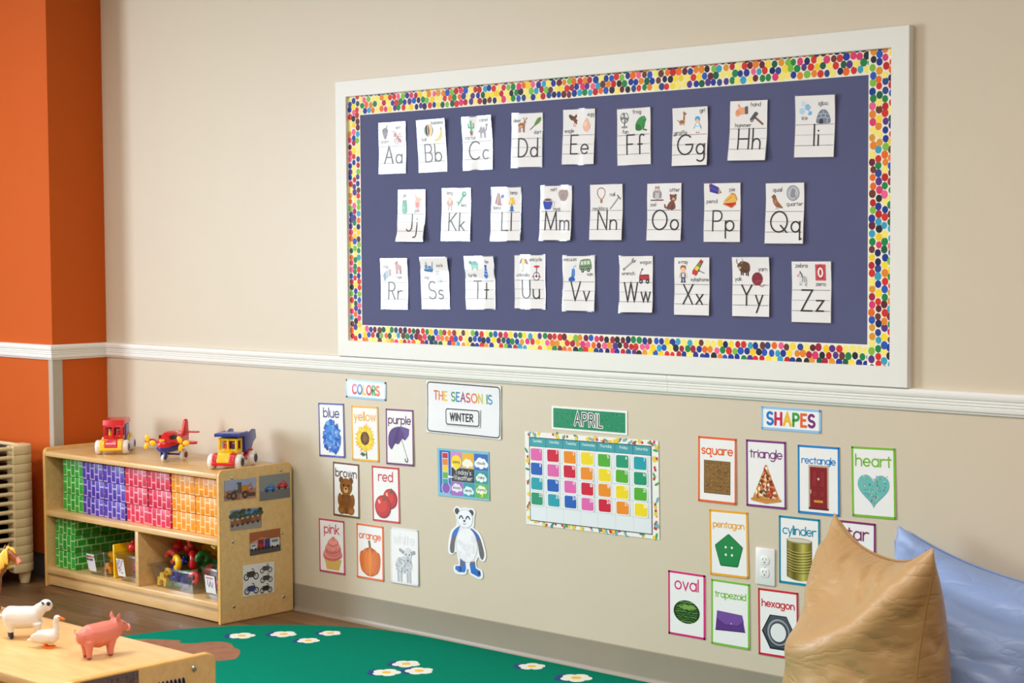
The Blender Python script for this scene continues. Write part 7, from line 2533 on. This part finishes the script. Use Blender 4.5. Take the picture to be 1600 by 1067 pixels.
def fold(x, uv, tri, folds, dents=()):
    """press folds into the cloth: each is (side, [(a, b), ...], height, width) along a line in the cloth's own coordinates"""
    P = x[tri]
    fn = np.cross(P[:, 1] - P[:, 0], P[:, 2] - P[:, 0])
    nr = np.zeros_like(x)
    for k in range(3):
        np.add.at(nr, tri[:, k], fn)
    nr /= np.linalg.norm(nr, axis=1)[:, None] + 1e-12
    rim = (np.minimum(np.minimum(uv[:, 0], 1 - uv[:, 0]), np.minimum(uv[:, 1], 1 - uv[:, 1])))
    soft = np.clip(rim / 0.05, 0, 1)
    d = np.zeros(len(x))
    for sd, line, hgt, wid in folds:
        best = np.full(len(x), 9.0)
        tt = np.zeros(len(x))
        L = len(line) - 1
        for k in range(L):
            a, b = np.array(line[k]), np.array(line[k + 1])
            e = b - a
            t_ = np.clip(((uv[:, :2] - a) @ e) / (e @ e), 0, 1)
            q = np.linalg.norm(uv[:, :2] - (a + t_[:, None] * e), axis=1)
            m = q < best
            best[m] = q[m]
            tt[m] = (k + t_[m]) / L
        taper = np.clip(np.minimum(tt, 1 - tt) / 0.18, 0.0, 1)
        d += np.where((uv[:, 2] == sd) | (rim < 1e-6), hgt * np.exp(-(best / wid) ** 2) * taper, 0)
    for sd, ca, cb, ra, rb, hgt in dents:
        q = ((uv[:, 0] - ca) / ra) ** 2 + ((uv[:, 1] - cb) / rb) ** 2
        d += np.where(uv[:, 2] == sd, hgt * np.exp(-q), 0)
    return x + nr * (d * soft)[:, None]


def frame_axes(yaw, lean, roll):
    """yaw: heading of the front's normal; lean: tipped back; roll: turned in its own plane"""
    nz = np.array([math.cos(R(yaw)) * math.cos(R(lean)), math.sin(R(yaw)) * math.cos(R(lean)), math.sin(R(lean))])
    up = np.array([-math.cos(R(yaw)) * math.sin(R(lean)), -math.sin(R(yaw)) * math.sin(R(lean)), math.cos(R(lean))])
    ux = np.cross(up, nz)
    c, s_ = math.cos(R(roll)), math.sin(R(roll))
    return ux * c + up * s_, up * c - ux * s_, nz


def cloth_mat(name, col, col2):
    m = mat(name, col, rough=0.40, spec=0.6, noise=(9, 0.05))
    nt = m.node_tree
    b = nt.nodes['Principled BSDF']
    tc = nt.nodes.new('ShaderNodeTexCoord')
    mp = nt.nodes.new('ShaderNodeMapping')
    mp.inputs['Scale'].default_value = (4.5, 4.5, 11)
    mp.inputs['Rotation'].default_value = (0.5, 0.9, 0.3)
    n1 = nt.nodes.new('ShaderNodeTexNoise')
    n1.inputs['Scale'].default_value = 1.7
    n1.inputs['Detail'].default_value = 2.5
    n1.inputs['Distortion'].default_value = 0.25
    nt.links.new(tc.outputs['Object'], mp.inputs[0])
    nt.links.new(mp.outputs[0], n1.inputs['Vector'])
    # sharp crease lines where the noise crosses its middle
    sub = nt.nodes.new('ShaderNodeMath')
    sub.operation = 'SUBTRACT'
    sub.inputs[1].default_value = 0.5
    ab = nt.nodes.new('ShaderNodeMath')
    ab.operation = 'ABSOLUTE'
    pw = nt.nodes.new('ShaderNodeMath')
    pw.operation = 'POWER'
    pw.inputs[1].default_value = 0.6
    nt.links.new(n1.outputs['Fac'], sub.inputs[0])
    nt.links.new(sub.outputs[0], ab.inputs[0])
    nt.links.new(ab.outputs[0], pw.inputs[0])
    bp = nt.nodes.new('ShaderNodeBump')
    bp.inputs['Strength'].default_value = 0.3
    bp.inputs['Distance'].default_value = 0.016
    nt.links.new(pw.outputs[0], bp.inputs['Height'])
    nt.links.new(bp.outputs[0], b.inputs['Normal'])
    return m


def pillow(label, material, seam_mat, org, yaw, lean, roll, w, h, **kw):
    ex, ey, ez = frame_axes(yaw, lean, roll)
    folds, dents = kw.pop('folds', ()), kw.pop('dents', ())
    x, faces, edge, uv, tri = pillow_mesh(w, h, kw.pop('n', PN), (ex, ey, ez, np.array(org)), **kw)
    x = fold(x, uv, tri, folds, dents)
    root = empty('floor_pillow', (float(x[:, 0].mean()), float(x[:, 1].mean()), 0))
    tag(root, label, 'pillow')
    off = np.array(root.location)
    me = bpy.data.meshes.new('cover')
    me.from_pydata([tuple(q) for q in (x - off)], [], faces)
    me.materials.append(material)
    me.polygons.foreach_set('use_smooth', [True] * len(me.polygons))
    o = bpy.data.objects.new('cover', me)
    COL.objects.link(o)
    o.parent = root
    cv = me.attributes.new('crease_vert', 'FLOAT', 'POINT')
    n4 = len(edge) // 4
    for k in range(4):
        for e in (-1, 0, 1):
            cv.data[edge[(k * n4 + e) % len(edge)]].value = 1.0 if e == 0 else 0.6
    sd = o.modifiers.new('smooth', 'SUBSURF')
    sd.levels = sd.render_levels = 2
    m = MB()
    n_ = len(edge) // 4
    for k in range(4):                                       # the seam fades out at the four tips
        run = [tuple(x[edge[(k * n_ + i) % len(edge)]] - off) for i in range(3, n_ - 2)]
        m.tube(run, [0.0005] + [0.0026] * (len(run) - 2) + [0.0005], 8)
    s_ = m.build('seam', seam_mat, root)
    return root, x


PN = 50
tan_cloth = cloth_mat('tan_pillow_cloth', (186, 148, 100), None)
tan_seam = mat('tan_pillow_seam', (172, 130, 78), rough=0.7)
blue_cloth = cloth_mat('blue_pillow_cloth', (142, 166, 216), None)
blue_seam = mat('blue_pillow_seam', (130, 152, 204), rough=0.7)


def ear(i, j, at, along, down, m=3):
    """the stiff doubled cloth of a sewn corner: it keeps its angle for a few centimetres"""
    at, along, down = np.array(at), np.array(along, float), np.array(down, float)
    along, down = along / np.linalg.norm(along), down / np.linalg.norm(down)
    si = 1 if i == 0 else -1
    out = [((i, j), at)]
    for k in range(1, m + 1):
        out.append(((i + si * k, j), at + along * k * 0.0125))
        out.append(((i, j - k), at + down * k * 0.0150))
    return out


def top_seam(a, b, sag, power, lean=(0, 0, 0)):
    """the doubled upper seam hangs between the two corners"""
    a, b = np.array(a), np.array(b)
    out = []
    for i in range(4, PN - 4):
        t_ = i / (PN - 1)
        k = sag * (1 - abs(2 * t_ - 1) ** power)
        out.append(((i, PN - 1), a + (b - a) * t_ + np.array((lean[0] * k, lean[1] * k, -k))))
    return out


_b, _bx = pillow('pale blue floor pillow leaning against the beige wall behind the tan pillow', blue_cloth, blue_seam, (3.06, -0.17, 0.33), -90, 14, -14, 0.70, 0.70,
                 p0=18, fill=0.56, seed=3, grav=0.25, topk=0.32, bend=0.12,
                 pins=ear(0, PN - 1, (2.788, -0.10, 0.645), (1, 0.02, -0.42), (-0.16, -0.05, -1)) + ear(PN - 1, PN - 1, (3.46, -0.09, 0.525), (-1, 0, 0.2), (-0.1, -0.05, -1)) + top_seam((2.788, -0.10, 0.645), (3.46, -0.09, 0.525), 0.052, 2.2),
                 folds=[(0, [(0.10, 0.90), (0.35, 0.83), (0.65, 0.80), (1.0, 0.84)], -0.030, 0.06), (0, [(0.05, 0.80), (0.35, 0.74), (0.65, 0.71), (1.0, 0.74)], 0.016, 0.06),
                        (0, [(0.20, 0.47), (0.45, 0.56), (0.75, 0.62)], -0.014, 0.016), (0, [(0.40, 0.62), (0.60, 0.55), (0.80, 0.52)], 0.010, 0.03), (0, [(0.25, 0.38), (0.40, 0.44), (0.60, 0.46)], -0.010, 0.014),
                        (0, [(0.02, 0.95), (0.10, 0.93), (0.20, 0.96)], -0.012, 0.016), (0, [(0.03, 0.88), (0.09, 0.90), (0.16, 0.94)], -0.010, 0.013)])
_ea, _eb = np.array((2.791, -0.436, 0.722)), np.array((3.246, -0.697, 0.708))
_t, _tx = pillow('tan floor pillow with two pointed corners up, standing before the blue pillow', tan_cloth, tan_seam, (2.98, -0.58, 0.36), -120, 8, 0, 0.58, 0.75,
                 p0=18, fill=0.66, seed=5, wall=None, grav=0.35, topk=0.33, bend=0.08,
                 pins=ear(0, PN - 1, _ea, _eb - _ea + np.array((0, 0, -0.36)), (-0.10, 0.02, -1), 3) + ear(PN - 1, PN - 1, _eb, _ea - _eb + np.array((0, 0, -0.22)), (0.10, -0.04, -1), 3) + top_seam(_ea, _eb, 0.078, 2.6, (-0.1, 0.15)),
                 folds=[(0, [(1.06, 1.02), (0.88, 0.84), (0.75, 0.71), (0.60, 0.635), (0.44, 0.60), (0.28, 0.60)], 0.034, 0.070),
                        (0, [(0.06, 0.92), (0.14, 0.82), (0.18, 0.70)], 0.014, 0.03), (0, [(0.20, 0.84), (0.26, 0.76), (0.40, 0.72)], 0.012, 0.025),
                        (0, [(0.55, 0.97), (0.62, 0.86), (0.72, 0.80)], -0.014, 0.016), (0, [(0.66, 0.99), (0.70, 0.90), (0.76, 0.86)], 0.010, 0.014), (0, [(0.30, 0.98), (0.36, 0.90), (0.48, 0.88)], -0.010, 0.018),
                        (0, [(0.74, 0.60), (0.85, 0.54), (0.97, 0.54)], -0.013, 0.012), (0, [(0.70, 0.55), (0.82, 0.47), (0.97, 0.45)], -0.012, 0.012), (0, [(0.62, 0.50), (0.72, 0.40), (0.90, 0.36)], -0.013, 0.012),
                        (0, [(0.80, 0.70), (0.90, 0.66), (0.99, 0.68)], -0.010, 0.010), (0, [(0.48, 0.46), (0.60, 0.36), (0.80, 0.30)], -0.009, 0.012), (0, [(0.66, 0.58), (0.78, 0.50), (0.92, 0.49)], 0.009, 0.011),
                        (0, [(0.84, 0.80), (0.93, 0.77), (1.0, 0.80)], -0.008, 0.010), (0, [(0.05, 0.78), (0.10, 0.72), (0.16, 0.74)], -0.010, 0.013), (0, [(0.03, 0.70), (0.08, 0.66), (0.15, 0.68)], -0.009, 0.012),
                        (1, [(0.98, 0.60), (0.90, 0.52), (0.82, 0.50)], -0.010, 0.012), (1, [(0.98, 0.74), (0.90, 0.68), (0.84, 0.69)], -0.009, 0.012), (1, [(0.98, 0.46), (0.88, 0.40), (0.80, 0.40)], -0.010, 0.012)],
                 dents=[(0, 0.48, 0.79, 0.20, 0.10, -0.028), (0, 0.50, 0.90, 0.16, 0.06, 0.012)])
bpy.context.view_layer.update()
